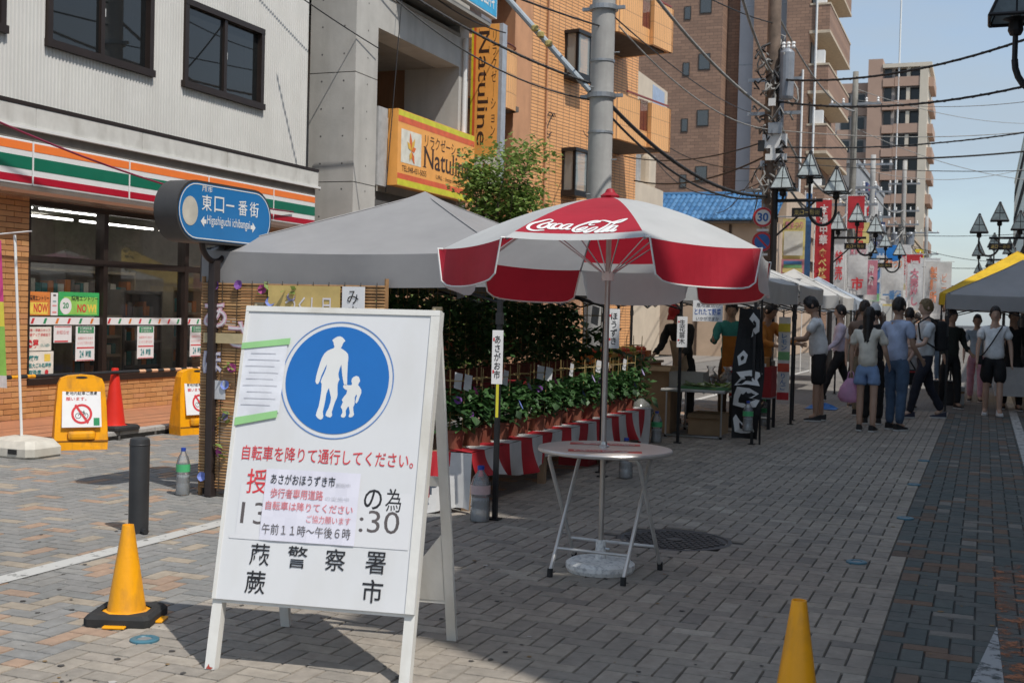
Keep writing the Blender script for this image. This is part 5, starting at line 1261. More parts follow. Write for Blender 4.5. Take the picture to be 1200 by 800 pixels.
tb = thing('round_table', 'round silver folding table under the parasol, red labels on its top', 'table', (-1.955, 6.47, 0), R(-3))
alu = M('brushed_aluminium', (.60, .58, .55), .34, .45, var=.12, scale=3, stain=((12, 12, 12), .25, (.3, .27, .24)))
tp_ = B().lathe([(.001, .676), (.362, .676), (.374, .683), (.377, .693), (.372, .701), (.366, .702), (.001, .702)], 56, cap=False).obj('table_top', alu, tb); autosmooth(tp_)
pu = M('label_red', (.52, .02, .02), .4)
for k, (ya, sgn_) in enumerate(((-.19, 1), (.17, -1))):
    lb = B().flat([(-.20, ya-.05), (.20, ya-.05), (.20, ya+.05), (-.20, ya+.05)], (0, 0, .7035), (.94, .34, 0), (-.34, .94, 0)).obj('red_label', pu, tp_)
    lw_ = B()
    for s in LOGO:
        q = [(((p[0]-.48)*.38)*sgn_, ya - (p[1]-.815)*.42*sgn_) for p in s]
        for (x0, y0), (x1, y1) in zip(q, q[1:]):
            d = Vector((x1-x0, y1-y0)).normalized(); nn = Vector((-d.y, d.x))*.0042
            lw_.flat([(x0-nn.x, y0-nn.y), (x1-nn.x, y1-nn.y), (x1+nn.x, y1+nn.y), (x0+nn.x, y0+nn.y)], (0, 0, .7045), (.94, .34, 0), (-.34, .94, 0))
    lw_.obj('script_logo', white, lb)
rs_ = .0115
# two crossed U frames hinged at mid height
for sg, ofs in ((1, 0.0), (-1, .05)):
    for sx in (-1, 1):
        x = sx*(.262-ofs)
        p = [(x*.80, -sg*.20, .67), (x*.96, -sg*.19, .665), (x, -sg*.175, .64), (x, sg*.23, .05), (x, sg*.245, .03)]
        B().tube(p, rs_, 10).obj('leg', alu, tb, smooth=True)
        B().tube([(x, sg*.243, .045), (x, sg*.249, 0)], .016, 10).obj('rubber_foot', rub, tb)
    B().tube([(-(.262-ofs), sg*.165, .145), ((.262-ofs), sg*.165, .145)], .009, 8).obj('cross_bar', alu, tb)
B().lathe([(.030, .702), (.030, .708), (.02, .712), (.018, .73)], 16, (-.025, .05, 0)).obj('pole_ring', steel, tb)

# ---------------------------------------------------------------- things on the pavement before the shop
def stand_sign(label, x, y, rz):
    t = thing('stand_sign', label, 'stand sign', (x, y, 0), rz, 'yellow plastic stand signs')
    out = [(-.245, .0), (.245, .0), (.25, .10), (.235, .42), (.215, .64), (.19, .695), (.12, .722), (0, .732), (-.12, .722), (-.19, .695), (-.215, .64), (-.235, .42), (-.25, .10)]
    def dep(z): return .11 if z < .10 else .11 - .055*min(1, (z-.10)/.5)
    n = len(out); v = []
    for s in (-1, 1):
        v += [(a, s*dep(z), z) for a, z in out]
    b = B().add(v, [tuple(range(n))[::-1] if 0 else tuple(range(n)), tuple(range(2*n-1, n-1, -1))] + [(i, n+i, n+(i+1) % n, (i+1) % n) for i in range(n)])
    bo = b.obj('body', yellowpl, t)
    B().box(-.248, .248, -.113, .113, .082, .094).obj('base_joint', M('joint_brown', (.2, .08, .01), .7), t)
    nrm = Vector((0, -1, .19)).normalized(); up = Vector((0, .19, 1)).normalized()
    o = Vector((0, -(dep(.42)) - .012, .42))
    bl = B().prism([(-.185, -.20), (.185, -.20), (.175, .235), (-.175, .235)], o, FR, up, .006).obj('notice_panel', paper, t)
    o2 = o + nrm*.0075
    for s, m, a in (('自転車・バイクは', redink, .17), ('敷地内駐車ご遠慮', ink, .115), ('願います。', redink, .06)):
        text(s, bl, m, o2 + Vector((-.145, 0, 0)) + up*a, FR, up, .29 if len(s) > 6 else .19, .036, .01)
    q = B(); ring(q, 0, -.07, .075, .098, o2, FR, up, 32); q.obj('red_ring', redink, bl)
    B().flat([(-.068, .012), (-.052, .028), (.068, -.152), (.052, -.168)], o2 + nrm*.001, FR, up).obj('red_slash', redink, bl)
    k_ = B()
    for cx_ in (-.034, .034): ring(k_, cx_, -.088, .022, .027, o2 + nrm*.0005, FR, up, 20)
    for (xa, ya), (xb, yb) in (((-.034, -.088), (-.008, -.05)), ((-.008, -.05), (.022, -.05)), ((.022, -.05), (.034, -.088)), ((-.008, -.05), (.0, -.088)), ((.0, -.088), (.022, -.05)), ((.022, -.05), (.018, -.035)), ((-.012, -.042), (.0, -.042))):
        d = Vector((xb-xa, yb-ya)).normalized()*.0025; k_.flat([(xa+d.y, ya-d.x), (xb+d.y, yb-d.x), (xb-d.y, yb+d.x), (xa-d.y, ya+d.x)], o2 + nrm*.0007, FR, up)
    k_.obj('bicycle_symbol', ink, bl)
    B().flat(rect(.11, .165, -.185, -.11), o2, FR, up).obj('green_mark', greenink, bl)
    B().flat(circ(0, .705, .055, 20, .012), (0, -.0575, 0), FR, FU).obj('handle_slot', dark, t)
    B().box(-.13, .13, -.135, -.09, .10, .19, 0, .03).obj('front_bulge', yellowpl, t)
stand_sign('yellow stand sign banning bicycles, left of the red cone', -8.25, 9.50, R(48))
stand_sign('yellow stand sign banning bicycles, right of the red cone near the tent', -8.22, 11.30, R(70))
rc = cone('tall red traffic cone between the two yellow stand signs', -8.68, 10.52, .66, .115, redpl, rub, .085, group=None)
fb = thing('leaning_banner', 'leaning banner on a white water-filled base at the left edge', 'banner', (-8.32, 8.80, 0))
bwm = M('base_white_plastic', (.56, .53, .46), .6, var=.12, scale=6, stain=((5, 5, 5), .4, (.35, .32, .27)))
bo2 = B(); prof = [(.30, .21, 0), (.315, .225, .02), (.315, .225, .09), (.27, .18, .155), (.10, .08, .185)]
vv = []
for a, c, z in prof: vv += [(-a+.06, -c, z), (a-.06, -c, z), (a, -c+.06, z), (a, c-.06, z), (a-.06, c, z), (-a+.06, c, z), (-a, c-.06, z), (-a, -c+.06, z)]
bo2.add(vv, [(i+8*k, (i+1) % 8+8*k, (i+1) % 8+8*(k+1), i+8*(k+1)) for k in range(4) for i in range(8)] + [tuple(range(32, 40))]); bo2.obj('water_base', bwm, fb)
B().box(.06, .16, -.232, -.2, .04, .085).obj('handle_slot', dark, fb)
B().tube([(0, 0, .17), (-.13, .02, 1.95), (-.14, .02, 2.05)], .013, 8).obj('pole', white, fb)
B().tube([(-.65, -.02, 2.03), (.08, .0, 2.085)], .008, 6).obj('crossbar', white, fb)
flg = B()
for k in range(12):
    z0, z1 = .62+k*.115, .62+(k+1)*.115; f = lambda z: (-.12 - (z-.17)*.072)
    flg.quad((f(z0)-.55, .02, z0), (f(z0)-.03, .0, z0), (f(z1)-.03, .0, z1), (f(z1)-.55, .02, z1), 0 if k < 1 else (1 if k < 5 else (2 if k < 7 else 3)))
flg.obj('cloth', [bnw, lg, M('flag_yellow', (.8, .75, .1)), M('flag_pink', (.72, .08, .30), .7)], fb)
# black and yellow safety bar resting between the cone and the stands
sbr = thing('safety_bar', 'black and yellow striped safety bar lying across the cone before the shop window', 'safety bar', (0, 0, 0))
pa, pb2 = Vector((-8.80, 7.6, .70)), Vector((-8.55, 11.9, .70)); n = 44
for k in range(n):
    pal = (k % 2 == 0) and (k > 33 or 12 < k < 18)
    if k % 1 == 0: B().tube([pa.lerp(pb2, k/n), pa.lerp(pb2, (k+1)/n)], .019, 8).obj('bar_segment', yellowpl if (k % 2 and k < 19) else (M('bar_peach', (.72, .42, .25), .6) if (k % 2 and k > 31) else blackpl), sbr)
for y_, h_ in ((7.7, .7), (11.85, .7)): 
    p = pa.lerp(pb2, (y_-7.6)/4.3); B().tube([(p.x, p.y, .08), (p.x, p.y, .68)], .02, 8).obj('support_post', blackpl, sbr)
def bottle(label, x, y, z, h, rad, capc, lab, name='water_bottle', fill=.45):
    t = thing(name, label, 'bottle', (x, y, z), group='plastic water bottles holding down the tents')
    pet = glassmat('pet_plastic', (.7, .72, .72), .22, .08, .9)
    prof = [(.001, 0), (rad*.9, 0), (rad, h*.03), (rad, h*.22), (rad*.93, h*.25), (rad, h*.28), (rad*.92, h*.42), (rad, h*.5), (rad, h*.66), (rad*.75, h*.8), (rad*.35, h*.9), (rad*.3, h*.94)]
    B().lathe(prof, 20, cap=False).obj('body', pet, t, smooth=True)
    B().lathe([(rad*.36, h*.93), (rad*.36, h), (.001, h)], 14).obj('cap', capc, t)
    B().lathe([(.001, h*.01), (rad*.94, h*.02), (rad*.94, h*fill), (.001, h*fill)], 16, cap=False).obj('water', glassmat('bottle_water', (.62, .67, .70), .5, .02), t)
    if lab: B().lathe([(rad*1.01, h*.5), (rad*1.01, h*.66)], 20, cap=False).obj('label', lab, t)
capb = M('cap_blue', (.02, .06, .35), .4); lbg = M('label_green', (.08, .45, .18), .5); lbr = M('label_red_print', (.6, .45, .45), .5)
bottle('big clear bottle with blue cap beside the front tent leg', -3.20, 7.66, 0, .385, .068, capb, lbr)
bottle('green labelled bottle beside the bamboo screen', -5.62, 7.60, 0, .36, .052, capb, lbg)
bottle('bottle with white label seen beyond the table top', -2.93, 10.35, 0, .36, .062, capb, paper)
bottle('green labelled bottle by the second tent leg near the table', -3.47, 13.5, 0, .36, .065, capb, lbg)
bottle('green labelled bottle tied to the black calligraphy banner pole', -2.45, 13.62, .18, .34, .058, capb, lbg)
bottle('green labelled bottle beside the red crate', -2.75, 16.5, 0, .36, .065, M('cap_green', (.05, .3, .1), .4), lbg)
# ---------------------------------------------------------------- foliage helpers
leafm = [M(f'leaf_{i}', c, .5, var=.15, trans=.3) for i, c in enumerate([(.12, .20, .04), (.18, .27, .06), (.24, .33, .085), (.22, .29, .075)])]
dleaf = [M(f'pot_leaf_{i}', c, .5, var=.15, trans=.25) for i, c in enumerate([(.03, .085, .025), (.045, .115, .03), (.06, .14, .04)])]
def leaf(b, p, size, rg, mi, flat_=.5):
    a = rg.uniform(0, 6.283); tl = rg.uniform(-1.1, .7)*(1-flat_*.3)
    d = Vector((math.cos(a)*math.cos(tl), math.sin(a)*math.cos(tl), math.sin(tl))); sd = Vector((-math.sin(a), math.cos(a), rg.uniform(-.5, .5))).normalized()
    p = Vector(p); w = size*.36
    t = p + d*size; m = p + d*size*.45; up = d.cross(sd)*(size*.08)
    b.add([p, m + sd*w + up, t, m - sd*w + up], [(0, 1, 2), (0, 2, 3)], mi)
def crown(center, radii, n, size, rg, clumps=14, fill=.35):
    b = B(); cl = []
    c = Vector(center)
    for _ in range(clumps):
        v = Vector((rg.gauss(0, 1), rg.gauss(0, 1), rg.gauss(0, 1))).normalized()*rg.uniform(.35, .92)
        cl.append((Vector((v.x*radii[0], v.y*radii[1], v.z*radii[2])) + c, rg.uniform(.22, .42)))
    for k in range(n):
        q, r_ = rg.choice(cl); v = Vector((rg.gauss(0, 1), rg.gauss(0, 1), rg.gauss(0, 1)))
        v = v.normalized()*(rg.random()**.45)
        p = q + Vector((v.x*radii[0], v.y*radii[1], v.z*radii[2]))*r_*1.25
        hi = (p.z - c.z)/radii[2]
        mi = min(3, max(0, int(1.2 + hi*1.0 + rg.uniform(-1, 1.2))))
        leaf(b, p, size*rg.uniform(.7, 1.3), rg, mi)
    return b, cl
# street tree behind the grey tent
tr = thing('street_tree', 'small bushy street tree growing in front of the orange wall signs', 'tree', (-6.75, 16.5, 0))
rg = random.Random(11)
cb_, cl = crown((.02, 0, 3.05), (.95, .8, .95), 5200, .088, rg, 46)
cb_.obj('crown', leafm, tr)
bark = M('bark', (.10, .075, .055), .9, var=.3, bump=.5)
tk = B()
for k in range(5):
    a = k*1.3; tk.tube([(.04*math.cos(a), .04*math.sin(a), 0), (.07*math.cos(a), .07*math.sin(a), 1.0), (.16*math.cos(a), .16*math.sin(a), 2.2), (.3*math.cos(a), .3*math.sin(a), 3.1)], [.035, .03, .022, .01], 8)
tk.obj('trunk', bark, tr)
lb_ = B()
for q, r_ in cl:
    a = rg.choice(range(5))*1.3; s = Vector((.16*math.cos(a), .16*math.sin(a), rg.uniform(1.9, 2.4))); lb_.tube([s, s.lerp(q, .5) + Vector((0, 0, .05)), q], [.014, .009, .004], 5)
lb_.obj('limbs', bark, tr)
for k, (x, y, h, lab) in enumerate([(-6.3, 12.6, 1.25, 'clipped green shrub behind the flower tent, nearer one'), (-6.6, 14.6, 1.4, 'clipped green shrub behind the flower tent, farther one')]):
    sh = thing('shrub', lab, 'shrub', (x, y, 0), group='shrubs behind the flower tents')
    c_, l_ = crown((0, 0, h*.75), (.7, .8, h*.55), 1500, .07, random.Random(30+k), 16); c_.obj('crown', leafm, sh)
    B().tube([(0, 0, 0), (.03, .02, h*.5), (0, 0, h*.8)], [.03, .02, .01], 7).obj('trunk', bark, sh)

# ---------------------------------------------------------------- frame tents
tgrey = M('tent_grey', (.30, .295, .295), .6, var=.07, scale=2, trans=.12, bump=.5, bscale=3.5); twhite = M('tent_white', (.60, .60, .58), .6, var=.07, scale=2, trans=.25, bump=.5, bscale=3.5); tyel = M('tent_yellow', (.80, .52, .02), .6, trans=.25)
def tent(label, x0, x1, y0, y1, ze, zp, val, mat, legs=None, peakmat=None, cap=True, sag=.015):
    cx, cy = (x0+x1)/2, (y0+y1)/2
    t = thing('market_tent', label, 'tent', (cx, cy, 0)); hx, hy = (x1-x0)/2, (y1-y0)/2
    cs = [(-hx, -hy), (hx, -hy), (hx, hy), (-hx, hy)]
    b = B(); n = 18; rgt_ = random.Random(int((x0+y0)*100))
    for i in range(4):
        a, c = Vector((*cs[i], ze)), Vector((*cs[(i+1) % 4], ze)); pk = Vector((0, 0, zp))
        def P(u, v):
            e = a.lerp(c, u); p = e.lerp(pk, v); p.z -= sag*4*v*(1-v)*(.4+.6*math.sin(math.pi*u)); p.z -= .025*math.sin(math.pi*u)*(1-v); p.z += (noise.noise(p*1.7 + Vector((x0, y0, 0)))*.022 + noise.noise(p*5.0)*.006)*min(1, 4*v*(1-v)+.15)*min(1, 6*u*(1-u)); return p
        for k in range(n):
            for m in range(n):
                b.quad(P(k/n, m/n), P((k+1)/n, m/n), P((k+1)/n, (m+1)/n), P(k/n, (m+1)/n), 1 if (peakmat and m >= 11) else 0)
    co = b.obj('canopy', [mat, peakmat or mat], t, smooth=True)
    for i in range(4): B().tube([Vector((*cs[i], ze+.004)).lerp(Vector((0, 0, zp+.004)), q/6) - Vector((0, 0, sag*.4*4*(q/6)*(1-q/6))) for q in range(7)], .006, 5).obj('ridge_seam', mat, co)
    v = B(); k_ = 90
    for i in range(4):
        a, c = Vector((*cs[i], ze)), Vector((*cs[(i+1) % 4], ze)); d = (c-a).normalized(); o = Vector((d.y, -d.x, 0))
        def V(u, q):
            p = a.lerp(c, u); w = math.sin(u*math.pi*7 + i*1.7)*.006*q + math.sin(u*math.pi*3.3 + i)*.010*q
            return p + o*(.012 + w) - Vector((0, 0, .025*math.sin(math.pi*u) + val*q))
        for j in range(k_):
            for m in range(3): v.quad(V(j/k_, m/3), V((j+1)/k_, m/3), V((j+1)/k_, (m+1)/3), V(j/k_, (m+1)/3))
    v.obj('valance', mat, co, smooth=True)
    if cap:
        q = B(); r = .42
        for i in range(4):
            a, c = Vector((cs[i][0]/hx*r, cs[i][1]/hy*r, zp-.222)), Vector((cs[(i+1) % 4][0]/hx*r, cs[(i+1) % 4][1]/hy*r, zp-.222)); m_ = (a+c)/2 + Vector((0, 0, .012))
            q.add([a, m_, (0, 0, zp+.025)], [(0, 1, 2)]); q.add([m_, c, (0, 0, zp+.025)], [(0, 1, 2)])
        q.obj('vent_cap', mat, co)
    legs = [(a - math.copysign(.035, a), c - math.copysign(.035, c)) for a, c in (legs or cs)]
    for i, (a, c) in enumerate(legs or cs):
        B().box(a-.016, a+.016, c-.016, c+.016, 0, ze+.02).obj('leg', black, t); B().box(a-.04, a+.04, c-.04, c+.04, .002, .012).obj('foot_plate', black, t)
        B().box(a-.022, a+.022, c-.022, c+.022, ze-.5, ze-.42).obj('slide_joint', blackpl, t)
    for i in range(4):
        a, c = Vector(((legs or cs)[i][0], (legs or cs)[i][1], ze-.03)), Vector(((legs or cs)[(i+1) % 4][0], (legs or cs)[(i+1) % 4][1], ze-.03)); m_ = (a+c)/2; z = Vector((0, 0, .32))
        for p, q in ((a, m_-z), (m_-z, c), (a-z, m_), (m_, c-z)): B().tube([p, q], .010, 5).obj('truss_bar', black, t)
        B().tube([a, (0, 0, zp-.05)], .010, 5).obj('roof_bar', black, t)
    return t
tent('grey frame tent over the flower stand right behind the notice board', -5.58, -3.10, 7.74, 10.35, 1.86, 2.40, .24, tgrey)
tent('grey frame tent, second in the row over the far end of the flower stand', -5.7, -3.2, 10.55, 13.6, 1.88, 2.40, .22, tgrey)
tent('white frame tent over the vegetable stall beyond the flowers', -5.0, -2.42, 13.9, 16.95, 1.92, 2.45, .26, twhite)
tent('pale frame tent with a pink trimmed roof beyond the vegetable stall', -5.0, -2.5, 17.6, 20.4, 1.95, 2.45, .25, twhite, peakmat=M('tent_pink', (.62, .30, .40), .6, trans=.3))
tent('grey frame tent at the right edge behind the crowd', -.60, 1.75, 21.0, 24.0, 1.93, 2.55, .24, M('tent_pale_grey', (.44, .44, .44), .6, var=.07, scale=2, trans=.3, bump=.5, bscale=3.5))
tent('white frame tent farther up the left side past the pink trimmed one', -4.9, -2.7, 24.6, 27.4, 1.95, 2.5, .25, twhite)
tent('pale blue frame tent far up the left side', -4.9, -2.8, 29.0, 31.8, 1.95, 2.5, .25, M('tent_pale_blue', (.42, .48, .55), .6, trans=.3))
tent('bright yellow tent peak showing above the grey tent at the right edge', -.82, 1.95, 24.6, 27.6, 2.03, 2.92, .22, tyel, cap=False)

# ---------------------------------------------------------------- bamboo screen with cut-out letters
bsn = thing('bamboo_screen', 'brown bamboo slat screen with pink characters and morning glory decorations', 'screen', (-5.52, 7.66, 0))
bam = [M(f'bamboo_{i}', c, .6, var=.2, scale=12) for i, c in enumerate([(.36, .20, .085), (.30, .165, .07), (.42, .25, .11)])]
SW = 1.55
sme = [B().tube([(0, 0, 0), (SW, 0, 0)], .0105, 6).mesh('slat', m) for m in bam]
for k in range(70):
    o = link('slat', rnd.choice(sme), bsn, loc=(0, rnd.uniform(-.003, .003), .07 + k*.0222))
for q in range(12): B().tube([(.06+q*.13, -.012, .06), (.06+q*.13, -.012, 1.63)], .0028, 4).obj('binding_string', M('string_dark', (.05, .035, .02), .8), bsn)
for sx in (0, SW): B().tube([(sx, .02, 0), (sx, .02, 1.66)], .016, 8).obj('side_pole', bam[1], bsn)
pkl = M('letter_pink', (.72, .42, .50), .7); pkw = M('letter_white', (.74, .70, .72), .7); lav = M('letter_lavender', (.52, .50, .66), .7)
for ch, m, x, z, s in (('あ', pkl, .03, 1.27, .21), ('さ', pkl, .25, 1.13, .2), ('ほ', lav, .03, .93, .17), ('が', pkl, .45, 1.0, .2), ('お', pkl, .65, .9, .2)):
    text(ch, bsn, m, (x, -.020, z), FR, FU, s, s, .035); text(ch, bsn, pkw, (x+.008, -.024, z+.008), FR, FU, s-.016, s-.016, -.004)
ylp = B().box(.60, 1.20, -.03, -.022, 1.30, 1.60).obj('yellow_placard', M('placard_yellow', (.60, .44, .16), .7), bsn); text('つくし日', ylp, pkw, (.75, -.034, 1.40), FR, FU, .38, .12, .01)
wpl = B().box(1.22, 1.40, -.03, -.022, 1.22, 1.60).obj('white_placard', paper, bsn); text('みます', wpl, ink, (1.265, -.034, 1.25), FR, FU, .09, .32, vertical=True)
B().box(.04, .40, -.03, -.022, 1.16, 1.235).obj('tan_placard', M('placard_tan', (.52, .42, .24), .7), bsn); B().box(.14, .24, -.03, -.022, .74, .88).obj('pinned_card', M('card_grey', (.55, .56, .58), .7), bsn)
flp = [M('petal_purple', (.20, .07, .30), .6), M('petal_magenta', (.36, .05, .20), .6), M('petal_blue', (.16, .22, .55), .6), M('petal_lilac', (.32, .27, .45), .6), M('petal_pale', (.42, .38, .48), .6)]
def flower(b, p, r, d, mi, n=9):
    p, d = Vector(p), Vector(d).normalized(); a = d.orthogonal().normalized(); c = d.cross(a)
    vs = [p - d*r*.5] + [p + (a*math.cos(6.283*i/n) + c*math.sin(6.283*i/n))*r*(1 + .08*(i % 2)) for i in range(n)]
    b.add(vs, [(0, 1+i, 1+(i+1) % n) for i in range(n)], mi)
for k, (x, z) in enumerate([(.14, 1.59), (.30, .98), (.24, .85), (.42, .80), (.12, .52), (.55, 1.57), (.62, 1.48), (.8, 1.52), (.34, 1.60), (.2, .35), (.05, .15), (.25, .62)]):
    q = B(); flower(q, (x, -.035, z), .035, (rnd.uniform(-.3, .3), -1, .2), 0, 10); q.obj('paper_flower', flp[k % 4], bsn)
    if k % 2: 
        q = B(); [leaf(q, (x+rnd.uniform(-.06, .06), -.03, z+rnd.uniform(-.05, .05)), .07, rnd, 0) for _ in range(6)]; q.obj('paper_leaves', leafm[2], bsn)

# ---------------------------------------------------------------- tiered flower stand with striped cloth
fs = thing('flower_stand', 'stepped flower stand draped in red and white striped cloth', 'stand', (-3.42, 7.95, 0))
ply = M('plywood', (.30, .20, .12), .7); redc = M('red_cloth', (.50, .02, .03), .75, var=.12, trans=.08); whc = M('white_cloth', (.62, .62, .61), .75, var=.08, trans=.1)
LEN = 5.0
B().box(-.62, .0, .0, LEN, .395, .425).obj('lower_shelf', ply, fs); B().box(-1.15, -.66, .0, LEN, .76, .79).obj('upper_shelf', ply, fs); B().box(-1.85, -1.2, 0, LEN, .98, 1.01).obj('back_shelf', ply, fs)
for yy in (.1, 1.7, 3.3, 4.9):
    for x, z in ((-.05, .395), (-.58, .395), (-1.1, .76), (-.7, .76), (-1.25, .98), (-1.8, .98)): B().box(x-.03, x+.03, yy-.03, yy+.03, 0, z).obj('trestle_leg', ply, fs)
def drape(x, z0, ytop0, ytop1, hem, w, name, off=.0, end=False):
    n = int(round((ytop1-ytop0)/w))
    for k in range(n):
        b = B(); a, c = ytop0 + k*w, ytop0 + (k+1)*w; ny, nz = 5, 8
        def P(u, q):
            y = a + (c-a)*u; h = hem(y); f = q*q
            return (x + off + .02 + .045*f*math.sin(y*6.3) + .02*f*math.sin(y*17) + .01*q, y + .16*f*math.sin(y*1.9+.6), z0 - (z0-h)*q)
        def T(u, q):
            y = a + (c-a)*u; return (x - .16*(1-q) + .02*q, y, z0 + .004 + .003*math.sin(y*23))
        for i in range(ny):
            b.quad(T(i/ny, 0), T(i/ny, 1), T((i+1)/ny, 1), T((i+1)/ny, 0))
            for j in range(nz): b.quad(P(i/ny, j/nz), P(i/ny, (j+1)/nz), P((i+1)/ny, (j+1)/nz), P((i+1)/ny, j/nz))
        b.obj(name, redc if k % 2 == 0 else whc, fs, smooth=True)
drape(0.0, .43, .0, LEN, lambda y: .20 - .13*min(1, max(0, (y-1.5)/3.5)) + .05*math.cos(y*3.1), .25, 'striped_cloth')
drape(-.66, .795, .0, LEN, lambda y: .60, .5, 'upper_cloth')
for o in [o for o in fs.children if o.name.startswith('upper_cloth')]: o.data.materials[0] = M('dark_red_cloth', (.30, .015, .02), .8)
e = B(); n = 12
def EP(u, q): return (-.62 + .66*u, -.03 - .12*q*math.sin(u*2.6+.4) - .045*math.sin(u*13)*q, .43 - .41*q + .02*math.sin(u*9)*q)
for i in range(n):
    for j in range(8): e.quad(EP(i/n, j/8), EP(i/n, (j+1)/8), EP((i+1)/n, (j+1)/8), EP((i+1)/n, j/8), 1 if (i+j*.5) % 9 < 6 else 0)
e.obj('end_cloth', [redc, whc], fs, smooth=True)
for ch, u, z in (('S', .42, .22), ('P', .62, .14)): text(ch, fs, M('cloth_print', (.12, .14, .17), .8), (-.62+.66*u, -.20, z), (.98, -.1, 0), FU, .07, .12, .02)
B().box(-.35, -.05, 3.0, 3.4, .0, .10).obj('crate_under_stand', M('red_crate', (.35, .02, .03), .5), fs)
# potted morning glories
terra = M('terracotta', (.22, .07, .042), .7, var=.12, scale=10); stick = M('bamboo_stick', (.42, .30, .12), .6); tag = M('plant_tag', (.66, .66, .68), .7); soil = M('soil', (.03, .02, .015), .95)
def plant_meshes(seed, h, spread, nl, nf, tags):
    rg = random.Random(seed)
    lf = B()
    for _ in range(nl):
        a = rg.uniform(0, 6.28); r_ = spread*math.sqrt(rg.random()); z = .14 + (h-.14)*rg.random()**.8
        r_ *= (1 - .35*abs(z/h-.5)*2*.6)
        leaf(lf, (r_*math.cos(a), r_*math.sin(a), z), .075*rg.uniform(.7, 1.3), rg, rg.randrange(3))
    fl = []
    for _ in range(nf):
        q = B(); a = rg.uniform(-1.9, .9); flower(q, (spread*1.02*math.cos(a), spread*1.02*math.sin(a), rg.uniform(h*.55, h*1.02)), rg.uniform(.028, .042), (math.cos(a), math.sin(a), .5), 0, 10); fl.append((q.mesh('flower', rg.choice(flp))))
    sk = B()
    for a in (.5, 2.6, 4.7): sk.tube([(.06*math.cos(a), .06*math.sin(a), .1), (.075*math.cos(a), .075*math.sin(a), h+.16)], .0035, 4)
    for z in (h*.6, h+.08): sk.tube([(.075*math.cos(6.283*i/10), .075*math.sin(6.283*i/10), z) for i in range(10)], .003, 4, closed=True)
    tg = []
    for i in range(tags):
        a = rg.uniform(-.6, .4); q = B(); x, y, z = .02+.06*i, -.06+.04*i, h+.02+rg.uniform(-.02, .05); q.add([(x, y, z), (x+.03, y+.06, z-.02), (x+.04, y+.065, z+.10), (x+.012, y-.005, z+.115)], [(0, 1, 2, 3)]); tg.append(q.mesh('plant_tag', tag))
    return lf.mesh('foliage', dleaf), fl, sk.mesh('support_sticks', stick), tg
pot_me = B().lathe([(.001, .0), (.062, 0), (.080, .115), (.088, .118), (.089, .138), (.080, .140), (.076, .125)], 24, cap=False).mesh('pot', terra); soil_me = B().lathe([(.077, .125), (.001, .127)], 16, cap=False).mesh('soil', soil)
small = [plant_meshes(100+k, .42, .16, 230, (2, 1, 0, 1, 2, 0)[k], (2, 0, 0, 1, 0, 0)[k]) for k in range(6)]; tall = [plant_meshes(200+k, .74, .20, 300, 0, (1, 0, 0, 0, 0)[k]) for k in range(5)]
def potted(label, x, y, z, kit, rz, group):
    t = thing('potted_plant', label, 'potted plant', (x, y, z), rz, group); lf, fl, sk, tg = kit
    p = link('pot', pot_me, t); link('soil', soil_me, p); link('foliage', lf, t); link('support_sticks', sk, t)
    for m in fl: link('flower', m, t)
    for m in tg: link('plant_tag', m, t)
for k in range(17):
    potted(f'potted morning glory, {ORD[k]} from the notice board end of the lower shelf', -3.60 + rnd.uniform(-.02, .02) - .0, 8.10 + k*.285 + rnd.uniform(-.03, .03), .434, small[k % 6], R(rnd.uniform(-25, 25)), 'potted morning glories on the lower shelf')
for k in range(15):
    potted(f'bushy potted plant, {ORD[k]} from the notice board end of the upper shelf', -4.33 + rnd.uniform(-.02, .02), 8.15 + k*.325, .80, tall[k % 5], R(rnd.uniform(0, 360)), 'potted plants on the upper shelf')
for k in range(13):
    potted(f'dark potted plant, {ORD[k]} from the notice board end of the back shelf', -4.9 + rnd.uniform(-.06, .06), 8.2 + k*.38, 1.012, tall[(k+2) % 5], R(rnd.uniform(0, 360)), 'potted plants on the back shelf')
for k, (x, y, s_, lab) in enumerate([(-4.25, 13.35, 1.75, 'tall leafy potted plant on the ground at the far end of the flower stand'), (-4.75, 13.5, 2.0, 'tallest leafy potted plant behind the far end of the flower stand'), (-3.75, 13.45, 1.35, 'knee high leafy potted plant beside the cardboard box')]):
    potted(lab, x, y, .0, tall[k], R(40*k), 'tall potted plants at the end of the stand'); bpy.data.objects[-1] if 0 else None
    o_t = [o for o in bpy.data.objects if o.get('label') == lab][0]; o_t.scale = (s_, s_, s_)
# hanging price strips on the tent legs
def strip_sign(label, x, y, z0, z1, w, s, m2=None, rz=0., extra=None):
    t = thing('price_strip', label, 'sign', (x, y, 0), rz); B().box(-w/2, w/2, -.004, 0, z0, z1).obj('card', paper, t)
    text(s, t, m2 or ink, (-w*.3, -.006, z0+(z1-z0)*.1), FR, FU, w*.6, (z1-z0)*.8, .01, vertical=True)
    for q in (.2, .8): B().flat(rect(-w*.42, -w*.28, z0+(z1-z0)*q, z0+(z1-z0)*(q+.06)), (0, -.0055, 0), FR, FU).obj('red_mark', redink, t)
    if extra: B().box(-w*.05, w*.2, -.003, 0, z0-extra, z0).obj('yellow_ribbon', M('yellow_ribbon', (.65, .60, .04), .6), t)
strip_sign('narrow white vertical price strip on the front tent leg', -3.115, 7.70, .95, 1.32, .075, 'あさがお市', extra=.23, rz=R(20))
strip_sign('white price strip on the black tent leg behind the parasol pole', -3.06, 10.30, 1.15, 1.5, .10, 'ほうずき', rz=R(20))
strip_sign('white price strip on the tent leg left of the folding table', -3.21, 13.53, 1.10, 1.45, .115, '生花苗木', rz=R(15))
